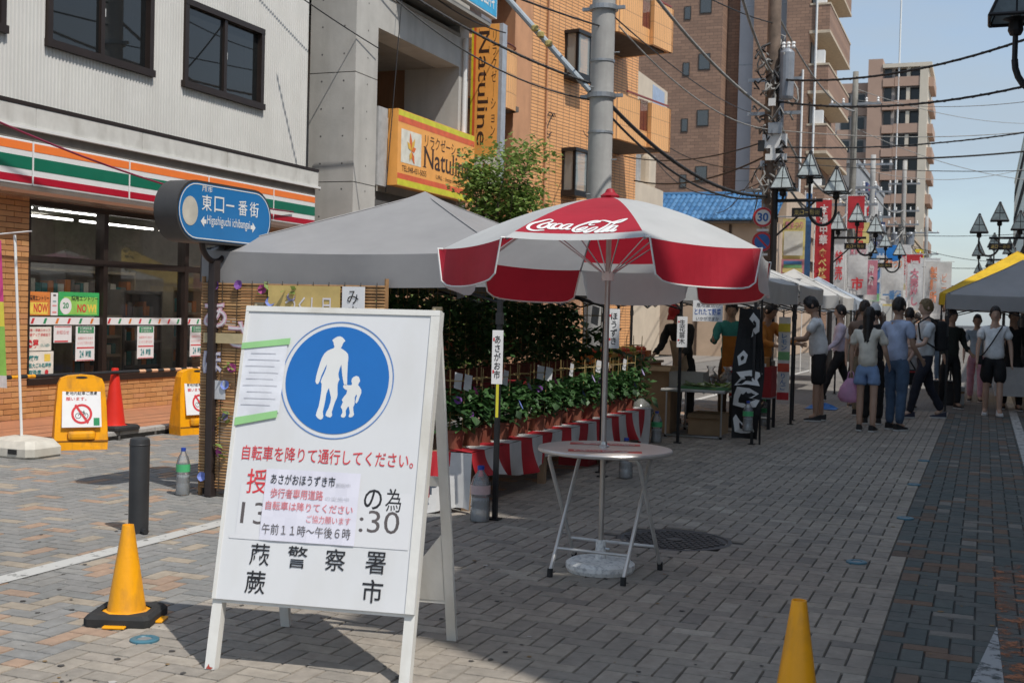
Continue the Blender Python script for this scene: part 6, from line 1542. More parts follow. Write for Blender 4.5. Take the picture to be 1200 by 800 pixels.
vg = thing('hanging_sign', 'white hanging sign for fresh vegetables behind the parasol edge', 'sign', (-2.98, 13.80, 0), R(12)); B().box(-.17, .17, -.005, 0, 1.40, 1.64).obj('card', paper, vg)
text('とれたて野菜', vg, blueink, (-.15, -.007, 1.475), FR, FU, .30, .075, .01); text('産地直送の', vg, ink, (-.13, -.007, 1.565), FR, FU, .26, .05); text('いかがですか', vg, ink, (-.13, -.007, 1.41), FR, FU, .26, .045)

# ---------------------------------------------------------------- vegetable stall
ft = thing('folding_table', 'white folding table with metal legs holding vegetable trays', 'folding table', (-3.15, 14.6, 0))
tp2 = M('table_white', (.50, .49, .46), .5)
B().box(-.45, .32, -.45, .75, .56, .585, 0, .006).obj('table_top', tp2, ft); B().box(-.455, .325, -.455, .755, .552, .559).obj('edge_trim', steel, ft)
for yy in (-.36, .66):
    B().tube([(-.40, yy, .555), (-.40, yy, .03), (-.37, yy, .02), (.24, yy, .02), (.27, yy, .03), (.27, yy, .555)], .012, 8).obj('leg_frame', steel, ft)
    for x in (-.4, .27): B().tube([(x, yy, 0), (x, yy, .03)], .016, 8).obj('rubber_foot', rub, ft)
card = M('cardboard', (.42, .29, .17), .8, var=.1); crt = M('clear_crate', (.34, .32, .29), .5)
def crate(label, x, y, z, w, d, h, m, name='cardboard_box', cat='box', rz=0.):
    t = thing(name, label, cat, (x, y, z), rz); th = .012
    B().box(-w/2, w/2, -d/2, d/2, 0, th).obj('bottom', m, t)
    for a in ((-w/2, w/2, -d/2, -d/2+th), (-w/2, w/2, d/2-th, d/2), (-w/2, -w/2+th, -d/2+th, d/2-th), (w/2-th, w/2, -d/2+th, d/2-th)): B().box(*a, th, h).obj('side', m, t)
    if name == 'cardboard_box':
        for s in (-1, 1): B().add([(-w/2, s*d/2, h), (w/2, s*d/2, h), (w/2, s*(d/2+.08), h-.05), (-w/2, s*(d/2+.08), h-.05)], [(0, 1, 2, 3)]).obj('flap', m, t)
    return t
crate('open brown cardboard box under the folding table', -3.18, 14.95, 0, .40, .5, .26, card)
crate('tall cardboard box behind the folding table', -3.85, 14.9, .0, .5, .5, .82, card)
cq = crate('translucent plastic tray on the folding table', -3.35, 14.55, .586, .42, .32, .19, crt, 'plastic_tray', 'tray')
g1 = thing('green_tray', 'flat tray of green vegetables at the front of the folding table', 'tray', (-3.1, 14.35, .586))
B().box(-.3, .3, -.13, .13, 0, .03).obj('tray', M('green_tray', (.08, .2, .08), .5), g1)
q = B(); [leaf(q, (rnd.uniform(-.28, .28), rnd.uniform(-.11, .11), .035), .12, rnd, rnd.randrange(2)) for _ in range(90)]; q.obj('vegetables', [leafm[2], M('leek_white', (.55, .6, .4), .6)], g1)
for k, (x, y) in enumerate([(-2.92, 14.8), (-2.98, 15.05), (-3.2, 15.1)]):
    bg_ = thing('vegetable_bag', ['clear bag of small brown vegetables at the table corner', 'clear bag of vegetables behind the corner bag', 'clear bag of vegetables at the back of the table'][k], 'bag', (x, y, .586), group='bags of vegetables on the folding table')
    q = B()
    for _ in range(14):
        r_ = rnd.uniform(.02, .032); q.lathe([(.001, -r_), (r_*.8, -r_*.5), (r_, 0), (r_*.8, r_*.5), (.001, r_)], 7, (rnd.uniform(-.08, .08), rnd.uniform(-.07, .07), .03+rnd.uniform(0, .10)), 0, False)
    q.obj('vegetables', M('potato', (.22, .15, .10), .8, var=.3), bg_)
    B().lathe([(.10, 0), (.12, .06), (.09, .14), (.03, .20), (.06, .25)], 12, cap=False).obj('bag_film', glassmat('bag_film', (.5, .5, .5), .12, .15), bg_, smooth=True)
pbag = thing('plastic_bag', 'crumpled clear plastic bag tied by the tent leg at the flower stand end', 'bag', (-3.62, 13.3, .26))
b = B(); rg2 = random.Random(5); prof = [(.02, 0), (.11, .03), (.14, .12), (.10, .2), (.03, .25)]
b.lathe(prof, 14, cap=False); b.v = [(x*rg2.uniform(.75, 1.25), y*rg2.uniform(.75, 1.25), z) for x, y, z in b.v]; b.obj('film', glassmat('bag_film2', (.55, .55, .52), .3, .2), pbag, smooth=True)
B().lathe([(.12, 0), (.13, .25), (.09, .26)], 12, (0, 0, -.26)).obj('bucket', M('grey_bucket', (.2, .2, .2), .6), pbag)
# black nobori banner with white brush characters
nbk = M('nobori_black', (.012, .012, .013), .8); 
nbr = thing('black_banner', 'black vertical banner with white brush characters on a pole before the stall', 'banner', (-2.56, 13.95, 0))
b = B(); n = 26
def NP(u, v):
    z = .06 + 1.5*v; w = .26 + .10*math.sin(v*3.0+.3)
    return (.18 - w + w*u + .10*math.sin(v*3.1)*.6 - .02, -.02 + .05*math.sin(v*9+u*3), z)
for i in range(6):
    for j in range(n): b.quad(NP(i/6, j/n), NP((i+1)/6, j/n), NP((i+1)/6, (j+1)/n), NP(i/6, (j+1)/n))
b.obj('cloth', nbk, nbr, smooth=True); B().tube([(.19, .01, 0), (.17, .01, 1.85)], .012, 8).obj('pole', black, nbr)
for pts, v0, v1 in (([(.12, .05), (.35, 0), (.62, .02), (.88, .12), (.8, .3), (.5, .36), (.3, .6), (.15, .9), (.05, .7)], .04, .20), ([(.05, .1), (.4, 0), (.85, .06), (.95, .4), (.7, .5), (.9, .7), (.6, .95), (.2, 1), (.1, .6)], .24, .40), ([(.1, 0), (.5, .1), (.9, 0), (.8, .4), (.95, .8), (.6, 1), (.15, .85), (.3, .5)], .41, .53), ([(.2, 0), (.4, .2), (.45, .7), (.3, 1), (.12, .6)], .56, .68), ([(.55, 0), (.9, .25), (.95, .7), (.7, 1), (.5, .75), (.72, .5)], .78, .97)):
    q = B(); P = [Vector(NP(u, v0+(v1-v0)*v)) + Vector((0, -.012, 0)) for u, v in pts]; cen = sum(P, Vector())/len(P) + Vector((0, -.004, 0)); q.add(P + [cen], [(i, (i+1) % len(P), len(P)) for i in range(len(P))]); q.obj('brush_stroke', white, nbr)
    q = B(); P2 = [cen + (p-cen)*.35 + Vector((.0, -.008, 0)) for p in P]; q.add(P2, [tuple(range(len(P2)))]); q.obj('brush_gap', nbk, nbr)
crate('deep red plastic crate on a stand beside the black banner', -2.85, 16.15, .42, .55, .45, .40, M('red_crate_plastic', (.28, .012, .015), .5), 'red_crate', 'crate')
cst = thing('crate_stand', 'low dark stand with metal rails under the red crate', 'stand', (-2.85, 16.15, 0)); 
for x in (-.25, .25):
    for y in (-.2, .2): B().box(x-.02, x+.02, y-.02, y+.02, 0, .40).obj('leg', black, cst)
B().box(-.28, .28, -.22, .22, .40, .418).obj('shelf', galv, cst); B().tube([(-.25, -.2, .15), (.25, -.2, .15)], .012, 6).obj('rail', steel, cst)
for k, (dx, c_) in enumerate(((-.12, (.62, .20, .03)), (.1, (.45, .2, .05)))):
    cc = thing('produce_box', ['orange produce carton standing in the red crate', 'brown produce carton standing in the red crate'][k], 'box', (-2.85+dx, 16.15, .44)); B().box(-.09, .09, -.15, .15, 0, .5, 0, .01).obj('carton', M(f'carton_{k}', c_, .7), cc); B().box(-.091, .091, -.152, -.150, .3, .42).obj('label', white, cc)
B().box(-.04, .06, -.228, -.226, .16, .24).obj('blue_sticker', M('sticker_blue', (.1, .3, .6), .5), cst)
banner('narrow vertical juice banner with fruit pictures on the stall tent leg', -2.62, 16.70, .16, .35, 1.48, [(bnw, 0, 1), (lgn, .48, .58), (bnr, .0, .09), (M('fruit_yellow', (.7, .55, .05)), .82, .92), (M('fruit_red', (.6, .08, .04)), .34, .44)], [('りんご', bnb, .25, .75, .12, .32, True, .02), ('レモン', bnb, .25, .75, .6, .8, True, .02)], post=False, sway=.0)
# back of the stall: counter, hanging goods and lit goods shelf
sc_ = thing('stall_counter', 'wooden back counter of the vegetable stall with an orange cloth', 'counter', (-4.55, 15.4, 0)); B().box(-.3, .3, -1.3, 1.3, .0, .8).obj('cloth', M('orange_cloth', (.42, .17, .05), .8), sc_); B().box(-.33, .33, -1.33, 1.33, .8, .83).obj('top', ply, sc_)
for k in range(7):
    lb2 = thing('goods_crate', f'orange crate of goods on the back counter, {ORD[k]} from the near end', 'crate', (-4.5, 14.3+k*.33, .832), group='orange crates on the back counter'); cc = [(.55, .16, .03), (.5, .3, .06), (.45, .08, .04)][k % 3]
    B().box(-.18, .18, -.14, .14, 0, .14, 0, .01).obj('crate', M(f'goods_crate_{k % 3}', cc, .6), lb2); q = B()
    for _ in range(10): q.lathe([(.001, -.04), (.035, -.02), (.04, .01), (.001, .04)], 8, (rnd.uniform(-.13, .13), rnd.uniform(-.1, .1), .16), 0, False)
    q.obj('produce', M(f'produce_{k % 3}', [(.6, .1, .05), (.3, .4, .08), (.6, .35, .05)][k % 3], .5), lb2)
pw = thing('peach_signboard', 'peach coloured shop front panel lit behind the vegetable stall', 'signboard', (-8.4, 19.5, 0), R(0)); B().box(-2.2, 2.0, 0, .08, 0, 2.2).obj('panel', M('peach_panel', (.62, .36, .22), .7), pw); B().box(-2.2, 2.0, -.01, 0, 1.75, 1.95).obj('red_band', M('red_band', (.5, .06, .05), .6), pw)
# ---------------------------------------------------------------- people
skins = [M(f'skin_{i}', c, .55, var=.06, scale=8) for i, c in enumerate([(.50, .32, .23), (.42, .26, .18), (.55, .37, .28)])]
def grow(name, verts, edges, radii, mat, parent, sub=1, root=0, fold=0.):
    """a continuous surface grown round a skeleton (skin + subdivision), then kept as plain mesh"""
    me = bpy.data.meshes.new(name); me.from_pydata([tuple(v) for v in verts], edges, []); ob = bpy.data.objects.new(name, me); WORK.collection.objects.link(ob)
    sk = ob.modifiers.new('s', 'SKIN'); sk.use_smooth_shade = True; sk.branch_smoothing = .6
    d = me.skin_vertices[0].data
    for i, r_ in enumerate(radii):
        d[i].radius = r_ if isinstance(r_, tuple) else (r_, r_); d[i].use_root = (i == root)
    ss = ob.modifiers.new('u', 'SUBSURF'); ss.levels = sub
    m2 = baked(ob)
    if fold:
        sd = rnd.uniform(0, 50)
        for v in m2.vertices:
            c = v.co; v.co = c + v.normal*(fold*(noise.noise(Vector((c.x*16+sd, c.y*16, c.z*7))) + .6*noise.noise(Vector((c.x*9+c.z*22, c.y*9+sd, c.z*20)))))
    bpy.data.objects.remove(ob); bpy.data.meshes.remove(me)
    m2.name = name; m2.materials.clear(); m2.materials.append(mat); m2.shade_smooth()
    return link(name, m2, parent)
def head_surface(H_, u, v, g=1.0):
    """skull and face: u round the head (.75 is the face), v from crown (0) to jaw (1)"""
    a = 6.283*u; ph = v*math.pi; fr = max(0, -math.sin(a)); lowr = max(0, v-.5)*2
    w = .078*(1 - .22*lowr*lowr); d = .098*(1 - .16*lowr*(1-fr))
    x = w*math.sin(ph)**.85*math.cos(a); y = d*math.sin(ph)**.85*math.sin(a); z = .105 + .122*math.cos(ph)
    n = math.exp(-((v-.56)/.055)**2)*math.exp(-((u-.75)/.022)**2)*.024                     # nose
    br = math.exp(-((v-.44)/.04)**2)*math.exp(-((abs(u-.75)-.05)/.05)**2)*.005 - math.exp(-((v-.49)/.03)**2)*math.exp(-((abs(u-.75)-.055)/.025)**2)*.006
    ch = math.exp(-((v-.80)/.07)**2)*math.exp(-((u-.75)/.06)**2)*.010
    y -= n + br + ch
    return H_(x*g, y*g + .0, .105 + (z-.105)*g)
def join_head(body, H_):
    nu, nv_ = 40, 24; me = body.data
    bm = bmesh.new(); bm.from_mesh(me)
    g = [[bm.verts.new(head_surface(H_, i/nu, (j+.02)/(nv_+.04))) for j in range(nv_+1)] for i in range(nu)]
    for i in range(nu):
        for j in range(nv_): bm.faces.new((g[i][j], g[i][j+1], g[(i+1) % nu][j+1], g[(i+1) % nu][j])).smooth = True
    bm.to_mesh(me); bm.free()
def person(label, x, y, face, h=1.7, skin=0, shirt=None, lower=None, shorts=False, skirtlen=None, shoes=None, hair=(.015, .012, .011), longhair=False, cap=None, lean=0., head=(0., 0.), arms=((8, 8, 12), (8, 8, 12)), legs=((0, 0), (0, 0)), sleeve='short', z=0., apron=None, stout=1.0, group='people at the market'):
    """local frame: the person faces -y, left hand at +x. arms: (swing forward, abduct, elbow bend); legs: (thigh forward, knee bend), degrees; order left, right"""
    t = thing('person', label, 'person', (x, y, z), R(face), group); k = h/1.72
    V = lambda a, b, c: Vector((a*k, b*k, c*k))
    lr = Matrix.Rotation(R(-lean), 3, 'X').inverted()
    pel = V(0, 0, .93)
    def tor(a, b, c): return pel + lr @ (V(a, b, c) - V(0, 0, .93))
    sp1, sp2, chest, neck, hd0 = tor(0, .0, 1.06), tor(0, .005, 1.2), tor(0, .0, 1.34), tor(0, .01, 1.455), tor(0, -.005, 1.52)
    hr_ = lr @ Matrix.Rotation(R(head[0]), 3, 'X') @ Matrix.Rotation(R(head[1]), 3, 'Z')
    H_ = lambda a, b, c: hd0 + hr_ @ V(a, b, c)
    hips, knees, ank, toes, heels = [], [], [], [], []
    lows = []
    for s, (th, kb) in zip((1, -1), legs):
        hp = V(s*.09, 0, .90); d1 = Vector((s*.02, -math.sin(R(th)), -math.cos(R(th)))); kn = hp + d1*.42*k; sh = th - kb; d2 = Vector((0, -math.sin(R(sh)), -math.cos(R(sh)))); an = kn + d2*.41*k
        hips.append(hp); knees.append(kn); ank.append(an); fd = Vector((s*.12, -math.cos(R(sh*.5)), -math.sin(max(0, -R(sh*.5))))).normalized(); toes.append(an + fd*.15*k + Vector((0, 0, -.045*k))); heels.append(an - fd*.05*k + Vector((0, 0, -.05*k))); lows.append(min(toes[-1].z, heels[-1].z))
    dz = Vector((0, 0, .028*k - min(lows)))
    for L in (hips, knees, ank, toes, heels): L[:] = [p + dz for p in L]
    pel, sp1, sp2, chest, neck, hd0 = [p + dz for p in (pel, sp1, sp2, chest, neck, hd0)]
    H_ = lambda a, b, c: hd0 + hr_ @ V(a, b, c)
    sho, elb, wri = [], [], []
    for s, (sw, ab, eb) in zip((1, -1), arms):
        so = tor(s*.175, .005, 1.395) + dz
        def dirv(a, b_): return lr @ Vector((s*math.sin(R(b_)), -math.sin(R(a))*math.cos(R(b_)), -math.cos(R(a))*math.cos(R(b_))))
        el = so + dirv(sw, ab)*.29*k; wr = el + dirv(sw+eb, ab*.2)*.25*k; sho.append(so); elb.append(el); wri.append(wr)
    vs, es, rd = [], [], []
    def add(p, r_, par=None):
        vs.append(p); rd.append(r_ if isinstance(r_, tuple) else r_*k); i = len(vs)-1
        if par is not None: es.append((par, i))
        return i
    i0 = add(pel, .095); i1 = add(sp1, .105, i0); i2 = add(sp2, .10, i1); i3 = add(chest, .102, i2); i4 = add(neck, .058, i3); i5 = add(hd0, .055, i4)
    add(H_(0, .0, .05), .055, i5)
    for q in (0, 1):
        s = 1 if q == 0 else -1
        a = add(sho[q], .050, i3); b_ = add(sho[q].lerp(elb[q], .5), .040, a); c = add(elb[q], .037, b_); d = add(elb[q].lerp(wri[q], .45), .034, c); e = add(wri[q], .023, d)
        dr = (wri[q]-elb[q]).normalized(); sd = dr.cross(Vector((s, 0, 0))).normalized() if abs(dr.x) < .9 else Vector((0, 0, 1)); sd2 = dr.cross(sd).normalized()
        pm_ = add(wri[q] + dr*.06*k, .028, e)
        for f_, ln in ((-.026, .075), (-.009, .09), (.009, .085), (.026, .065)):
            g = add(wri[q] + dr*.09*k + sd*f_*k, .0095, pm_); add(wri[q] + dr*(.09+ln*.6)*k + sd*f_*1.1*k + sd2*(-s*.012*k), .0085, g)
        g = add(wri[q] + dr*.05*k - sd*.036*k, .011, pm_); add(wri[q] + dr*.085*k - sd*.052*k, .009, g)
        a = add(hips[q] - Vector((0, 0, .05*k)), .066, i0); b_ = add(hips[q].lerp(knees[q], .5), .066, a); c = add(knees[q], .054, b_); d = add(knees[q].lerp(ank[q], .4), .055, c); e = add(ank[q], .038, d); f_ = add(toes[q].lerp(ank[q], .35), .036, e)
    body = grow('body', vs, es, rd, skins[skin], t)
    join_head(body, H_)
    # face: eyes, brows, mouth and ears
    for s in (-1, 1):
        B().lathe([(.001, -.011*k), (.010*k, 0), (.001, .011*k)], 8, H_(s*.030, -.082, .107), 0, False).obj('eye', ink, body); B().tube([H_(s*.016, -.094, .128), H_(s*.044, -.080, .13)], .004*k, 5).obj('eyebrow', M('brow', (.02, .015, .012)), body)
        B().lathe([(.001, -.028*k), (.016*k, -.01*k), (.018*k, .012*k), (.001, .03*k)], 8, H_(s*.079, .008, .098), 0, False).obj('ear', skins[skin], body)
    B().tube([H_(-.022, -.080, .053), H_(0, -.090, .052), H_(.022, -.080, .053)], .006*k, 6).obj('mouth', M('lips', (.38, .15, .13), .5), body)
    # hair: cap of jittered strips over the skull
    hm = M('hair_%.3f' % hair[0], hair, .5, var=.3, scale=30); hb = B(); rg = random.Random(int(abs(x*100)+abs(y*10)))
    nu, nv_ = 28, 10
    def HP(u, v):
        a = 6.283*u; fr = max(0, -math.sin(a)); hl = (.62 if not longhair else .68)*(1 - .46*fr**1.5) + .02*math.sin(a*9) + .025*math.sin(a*23)
        return head_surface(H_, u, v*hl + .001, 1.11 + .025*math.sin(a*11+v*9) + .02*math.sin(a*5-v*14) + rg.uniform(-.018, .018) - .05*max(0, v-.7))
    for i in range(nu):
        for j in range(nv_): hb.quad(HP(i/nu, j/nv_), HP((i+1)/nu, j/nv_), HP((i+1)/nu, (j+1)/nv_), HP(i/nu, (j+1)/nv_))
    hb.obj('hair', hm, t, smooth=True)
    if longhair:
        lb3 = B(); n = 9
        def LP(u, v): return H_(0, 0, 0) + lr @ Vector(((-.078 + .156*u)*(1-.15*v)*k, (.055 + .055*math.sin(u*3.14) + .02*v)*k, (.10 - .36*v - .02*v*math.sin(u*19))*k))
        for i in range(n):
            for j in range(5): lb3.quad(LP(i/n, j/5), LP((i+1)/n, j/5), LP((i+1)/n, (j+1)/5), LP(i/n, (j+1)/5))
        lb3.obj('long_hair', hm, t, smooth=True)
    if cap:
        cb2 = B(); cb2.v = []
        def CP(u, v):
            return head_surface(H_, u, v*.42+.001, 1.17)
        for i in range(16):
            for j in range(5): cb2.quad(CP(i/16, j/5), CP((i+1)/16, j/5), CP((i+1)/16, (j+1)/5), CP(i/16, (j+1)/5))
        cb2.add([H_(-.065, -.085, .148), H_(.065, -.085, .148), H_(.05, -.175, .130), H_(-.05, -.175, .130)], [(0, 1, 2, 3)])
        cb2.obj('cap', cap, t, smooth=True)
    # shirt
    sv, se, sr = [], [], []
    def ad(L, p, r_, par=None):
        L[0].append(p); L[2].append(r_*k); i = len(L[0])-1
        if par is not None: L[1].append((par, i))
        return i
    L = (sv, se, sr); ss_ = stout
    a0 = ad(L, pel + Vector((0, 0, -.075*k)), .152*ss_); a1 = ad(L, sp1, .145*ss_, a0); a2 = ad(L, sp2, .146*ss_, a1); a3 = ad(L, chest, .148*ss_, a2); ad(L, neck + Vector((0, 0, .0)), .074, a3)
    for q in (0, 1):
        b0 = ad(L, sho[q], .078, a3); b1 = ad(L, sho[q].lerp(elb[q], .72), .064, b0)
        if sleeve == 'long': b2 = ad(L, elb[q], .052, b1); ad(L, elb[q].lerp(wri[q], .85), .04, b2)
    grow('shirt', sv, se, sr, shirt, t, 2, fold=.017)
    # lower garment
    L = ([], [], []); aw = ad(L, pel + Vector((0, 0, .09*k)), .115*ss_); a0 = ad(L, pel + Vector((0, 0, -.02*k)), .135*ss_, aw)
    for q in (0, 1):
        b0 = ad(L, hips[q] + Vector((0, 0, -.07*k)), .112*ss_, a0); b1 = ad(L, hips[q].lerp(knees[q], .5), .10*ss_ if shorts else .092, b0)
        if shorts: ad(L, hips[q].lerp(knees[q], .62 if shorts == 'short' else .98), .098*ss_ if shorts == 'short' else .088, b1)
        else: b2 = ad(L, knees[q], .074, b1); b3 = ad(L, knees[q].lerp(ank[q], .5), .066, b2); ad(L, ank[q] + Vector((0, 0, -.005)), .056, b3)
    grow('shorts' if shorts else 'trousers', *L[:2], L[2], lower, t, 2, fold=.013)
    if apron:
        ab_ = B(); 
        for i in range(6):
            for j in range(8):
                def AP(u, v): a = -2.3 + 1.46*u; r_ = .172*ss_*k; c = Vector(pel).lerp(chest, v*1.25-.45); return c + lr @ Vector((r_*math.cos(a), r_*math.sin(a), 0))
                ab_.quad(AP(i/6, j/8), AP((i+1)/6, j/8), AP((i+1)/6, (j+1)/8), AP(i/6, (j+1)/8))
        ab_.obj('apron', apron, t, smooth=True)
    # shoes
    for q in (0, 1):
        d = (toes[q]-heels[q]); d.z = 0; d.normalize(); c = Vector((-d.y, d.x, 0)); b = B(); n = 10; base = heels[q].copy(); Ls = (toes[q]-heels[q]).length + .03*k
        z0 = min(heels[q].z, toes[q].z) - .026*k
        prof = []
        for i in range(n+1):
            f = i/n; w = (.036 + .012*math.sin(f*3.14) - .016*max(0, f-.8)*5*.6)*k; hh = (.095 - .05*min(1, f*1.5) - .02*max(0, f-.8)*5*.6)*k; p = base - d*.02*k + d*Ls*f
            prof += [(p.x + c.x*w, p.y + c.y*w, z0 + .0), (p.x + c.x*w*.8, p.y + c.y*w*.8, z0 + hh), (p.x - c.x*w*.8, p.y - c.y*w*.8, z0 + hh), (p.x - c.x*w, p.y - c.y*w, z0)]
        b.add(prof, [(i*4+j, i*4+(j+1) % 4, (i+1)*4+(j+1) % 4, (i+1)*4+j) for i in range(n) for j in range(4)] + [(3, 2, 1, 0), (n*4, n*4+1, n*4+2, n*4+3)])
        so_ = b.obj('shoe', shoes or blackpl, t); 
        sl = B(); sl.add([v for i in range(n+1) for v in ((prof[i*4][0], prof[i*4][1], z0), (prof[i*4][0], prof[i*4][1], z0+.018*k), (prof[i*4+3][0], prof[i*4+3][1], z0+.018*k), (prof[i*4+3][0], prof[i*4+3][1], z0))], [(i*4+j, i*4+(j+1) % 4, (i+1)*4+(j+1) % 4, (i+1)*4+j) for i in range(n) for j in range(4)] + [(3, 2, 1, 0), (n*4, n*4+1, n*4+2, n*4+3)])
        sl.v = [(p[0] + (p[0]-base.x)*.02, p[1] + (p[1]-base.y)*.02, p[2]) for p in sl.v]; sl.obj('sole', M('sole_white', (.6, .6, .58), .6), so_)
    t['_'] = 0; del t['_']
    return dict(t=t, wri=wri, chest=chest, sho=sho, pel=pel, k=k, lr=lr, elb=elb)
def cl(name, c, **kw): return M(name, c, .85, var=.16, scale=7, bump=.8, bscale=9, **kw)
wtee = cl('white_tee', (.78, .80, .80)); bks = cl('black_cotton', (.013, .013, .014)); crm = cl('cream_top', (.72, .68, .58)); dnm = cl('pale_denim', (.22, .33, .54)); jns = cl('blue_jeans', (.065, .11, .18)); lbs = cl('light_blue_shirt', (.42, .50, .68)); lil_ = cl('lilac_shirt', (.62, .55, .66)); nvy = cl('navy_trousers', (.015, .017, .028)); pnk = cl('pink_print', (.68, .36, .45)); gry = cl('grey_white_tee', (.66, .70, .72)); ora = cl('orange_top', (.52, .19, .03)); teal = cl('teal_sleeve', (.05, .28, .25)); bge = cl('beige_apron', (.50, .38, .26)); drk = cl('dark_green_black', (.02, .025, .02)); whs = M('white_sneaker', (.66, .66, .65), .6)
p_tee = person('man in a white tee and black shorts browsing the stall, facing left', -2.20, 17.75, -80, 1.76, 1, wtee, bks, shorts='knee', shoes=blackpl, lean=8, head=(14, 0), arms=((38, 6, 55), (30, 6, 60)), legs=((4, 4), (-3, 2)))
p_girl = person('girl seen from behind in a cream top and pale denim shorts holding a pink bag', -1.42, 16.55, 172, 1.60, 0, crm, dnm, shorts='short', longhair=True, shoes=blackpl, arms=((4, 12, 6), (6, 12, 40)), legs=((2, 3), (-2, 2)))
p_jean = person('man in a light blue shirt and blue jeans beside the girl', -1.08, 16.98, 150, 1.74, 1, lbs, jns, arms=((5, 8, 30), (8, 6, 40)), legs=((3, 3), (-3, 3)), shoes=blackpl, sleeve='short')
p_blk = person('person in a black top hidden behind the girl and the jeans man', -1.45, 17.75, 190, 1.66, 0, bks, bks, cap=M('white_cap', (.6, .6, .6), .7), arms=((10, 8, 60), (10, 8, 60)), shoes=blackpl)
p_lil = person('person in a lilac shirt and black trousers striding to the left', -2.42, 22.4, -75, 1.74, 0, lil_, bks, arms=((20, 8, 30), (-15, 8, 20)), legs=((26, 10), (-16, 18)), sleeve='long', shoes=blackpl)
p_bp = person('man in a pale tee with a black backpack walking towards the left', -.83, 19.35, -70, 1.80, 2, gry, nvy, hair=(.16, .11, .05), arms=((18, 8, 60), (5, 10, 25)), legs=((20, 8), (-14, 14)), shoes=M('navy_sneaker', (.03, .035, .06), .6))
p_wt = person('stout person in a white tee, black shorts and white sneakers with a crossbody strap', .15, 20.66, 5, 1.70, 0, wtee, bks, shorts='knee', shoes=whs, stout=1.2, arms=((4, 14, 14), (6, 14, 10)), legs=((8, 4), (-6, 6)))
p_pk = person('person in a pale blue top and pink patterned trousers behind the white tee', -.13, 24.2, 0, 1.60, 2, cl('pale_blue_top', (.38, .48, .58)), pnk, shoes=blackpl, arms=((8, 10, 20), (8, 10, 20)), legs=((10, 4), (-8, 8)))
p_dk = person('person in black clothes walking at the right edge', .46, 22.3, 8, 1.70, 1, bks, bks, shoes=blackpl, sleeve='long', arms=((12, 8, 20), (-8, 8, 16)), legs=((12, 5), (-10, 10)))
p_dk2 = person('person in dark green clothes behind the man with the backpack', -.52, 22.0, 30, 1.66, 1, drk, bks, shoes=blackpl, sleeve='long', arms=((10, 8, 50), (10, 8, 20)), legs=((8, 4), (-8, 8)))
p_bg = person('person in a peach top far back between the two groups of shoppers', -1.18, 21.3, 170, 1.66, 2, cl('peach_top', (.55, .36, .27)), cl('grey_skirt', (.3, .29, .28)), shoes=blackpl)
p_v1 = person('stall vendor in a red cap and beige apron bending over the vegetables', -3.72, 15.85, -15, 1.64, 1, bks, bks, cap=M('red_cap', (.42, .02, .02), .7), apron=bge, lean=22, head=(18, 0), arms=((45, 8, 35), (40, 10, 40)), shoes=blackpl, sleeve='long')
p_v2 = person('stall vendor with teal sleeves and an orange apron behind the black banner', -3.22, 16.45, 10, 1.66, 0, teal, cl('brown_trousers', (.10, .06, .035)), apron=ora, lean=6, head=(12, 0), arms=((40, 10, 60), (40, 10, 60)), shoes=blackpl, sleeve='long')
p_v3 = person('person in an orange and yellow top behind the red crate', -2.95, 17.35, 60, 1.66, 1, ora, bks, lean=10, head=(10, 0), arms=((45, 10, 50), (40, 10, 50)), shoes=blackpl, sleeve='long')
person('person in a white blouse and dark skirt walking behind the lilac shirt', -1.95, 21.0, 20, 1.62, 2, cl('blouse_white', (.72, .72, .74)), cl('charcoal', (.05, .05, .06)), longhair=True, shoes=blackpl, arms=((10, 8, 30), (-6, 8, 12)), legs=((12, 6), (-8, 8)))
person('man in a checked brown shirt behind the black top', -1.72, 19.2, 165, 1.73, 1, cl('brown_shirt', (.22, .15, .11)), cl('khaki', (.22, .18, .12)), hair=(.03, .02, .015), shoes=blackpl, arms=((10, 8, 50), (6, 8, 14)))
person('distant person in a red top far up the street', -.95, 31.0, 5, 1.66, 0, cl('red_top', (.42, .05, .05)), jns, shoes=blackpl, legs=((12, 6), (-10, 8)), arms=((14, 8, 20), (-10, 8, 16)))
person('distant person in a grey top far up the street', -1.7, 34.5, 170, 1.70, 1, cl('mid_grey', (.22, .22, .23)), nvy, shoes=blackpl, legs=((10, 6), (-10, 8)))
person('distant person in a pale yellow top far up the street', -2.2, 29.0, 200, 1.64, 2, cl('pale_yellow', (.62, .56, .34)), cl('stone', (.35, .32, .27)), longhair=True, shoes=blackpl, legs=((8, 6), (-10, 8)))
person('distant person in dark blue clothes behind the right tent', .25, 29.5, 0, 1.72, 1, nvy, bks, shoes=blackpl, legs=((12, 6), (-10, 8)))
def world_pt(P, v): 
    t = P['t']; return Matrix.Translation(t.location) @ Matrix.Rotation(t.rotation_euler.z, 4, 'Z') @ v
# pink shopping bag in the girl's hand
wp = world_pt(p_girl, p_girl['wri'][0])
wpx = min((world_pt(p_girl, w) for w in p_girl['wri']), key=lambda v: v.x)
pbg = thing('shopping_bag', 'translucent pink plastic shopping bag held by the girl in denim shorts', 'bag', (wpx.x, wpx.y, wpx.z-.46))
b = B(); b.lathe([(.01, 0), (.13, .015), (.15, .08), (.12, .2), (.07, .29), (.04, .33)], 16, cap=False); rg = random.Random(9); b.v = [(x*rg.uniform(.85, 1.15)*1.05, y*rg.uniform(.8, 1.1)*.55, z) for x, y, z in b.v]
b.obj('film', M('pink_film', (.78, .45, .66), .4, trans=.35), pbg, smooth=True)
for s in (-1, 1): B().tube([(s*.045, 0, .32), (s*.03, 0, .40), (0, 0, .43)], .008, 5).obj('handle', M('pink_film', (.62, .30, .50)), pbg)
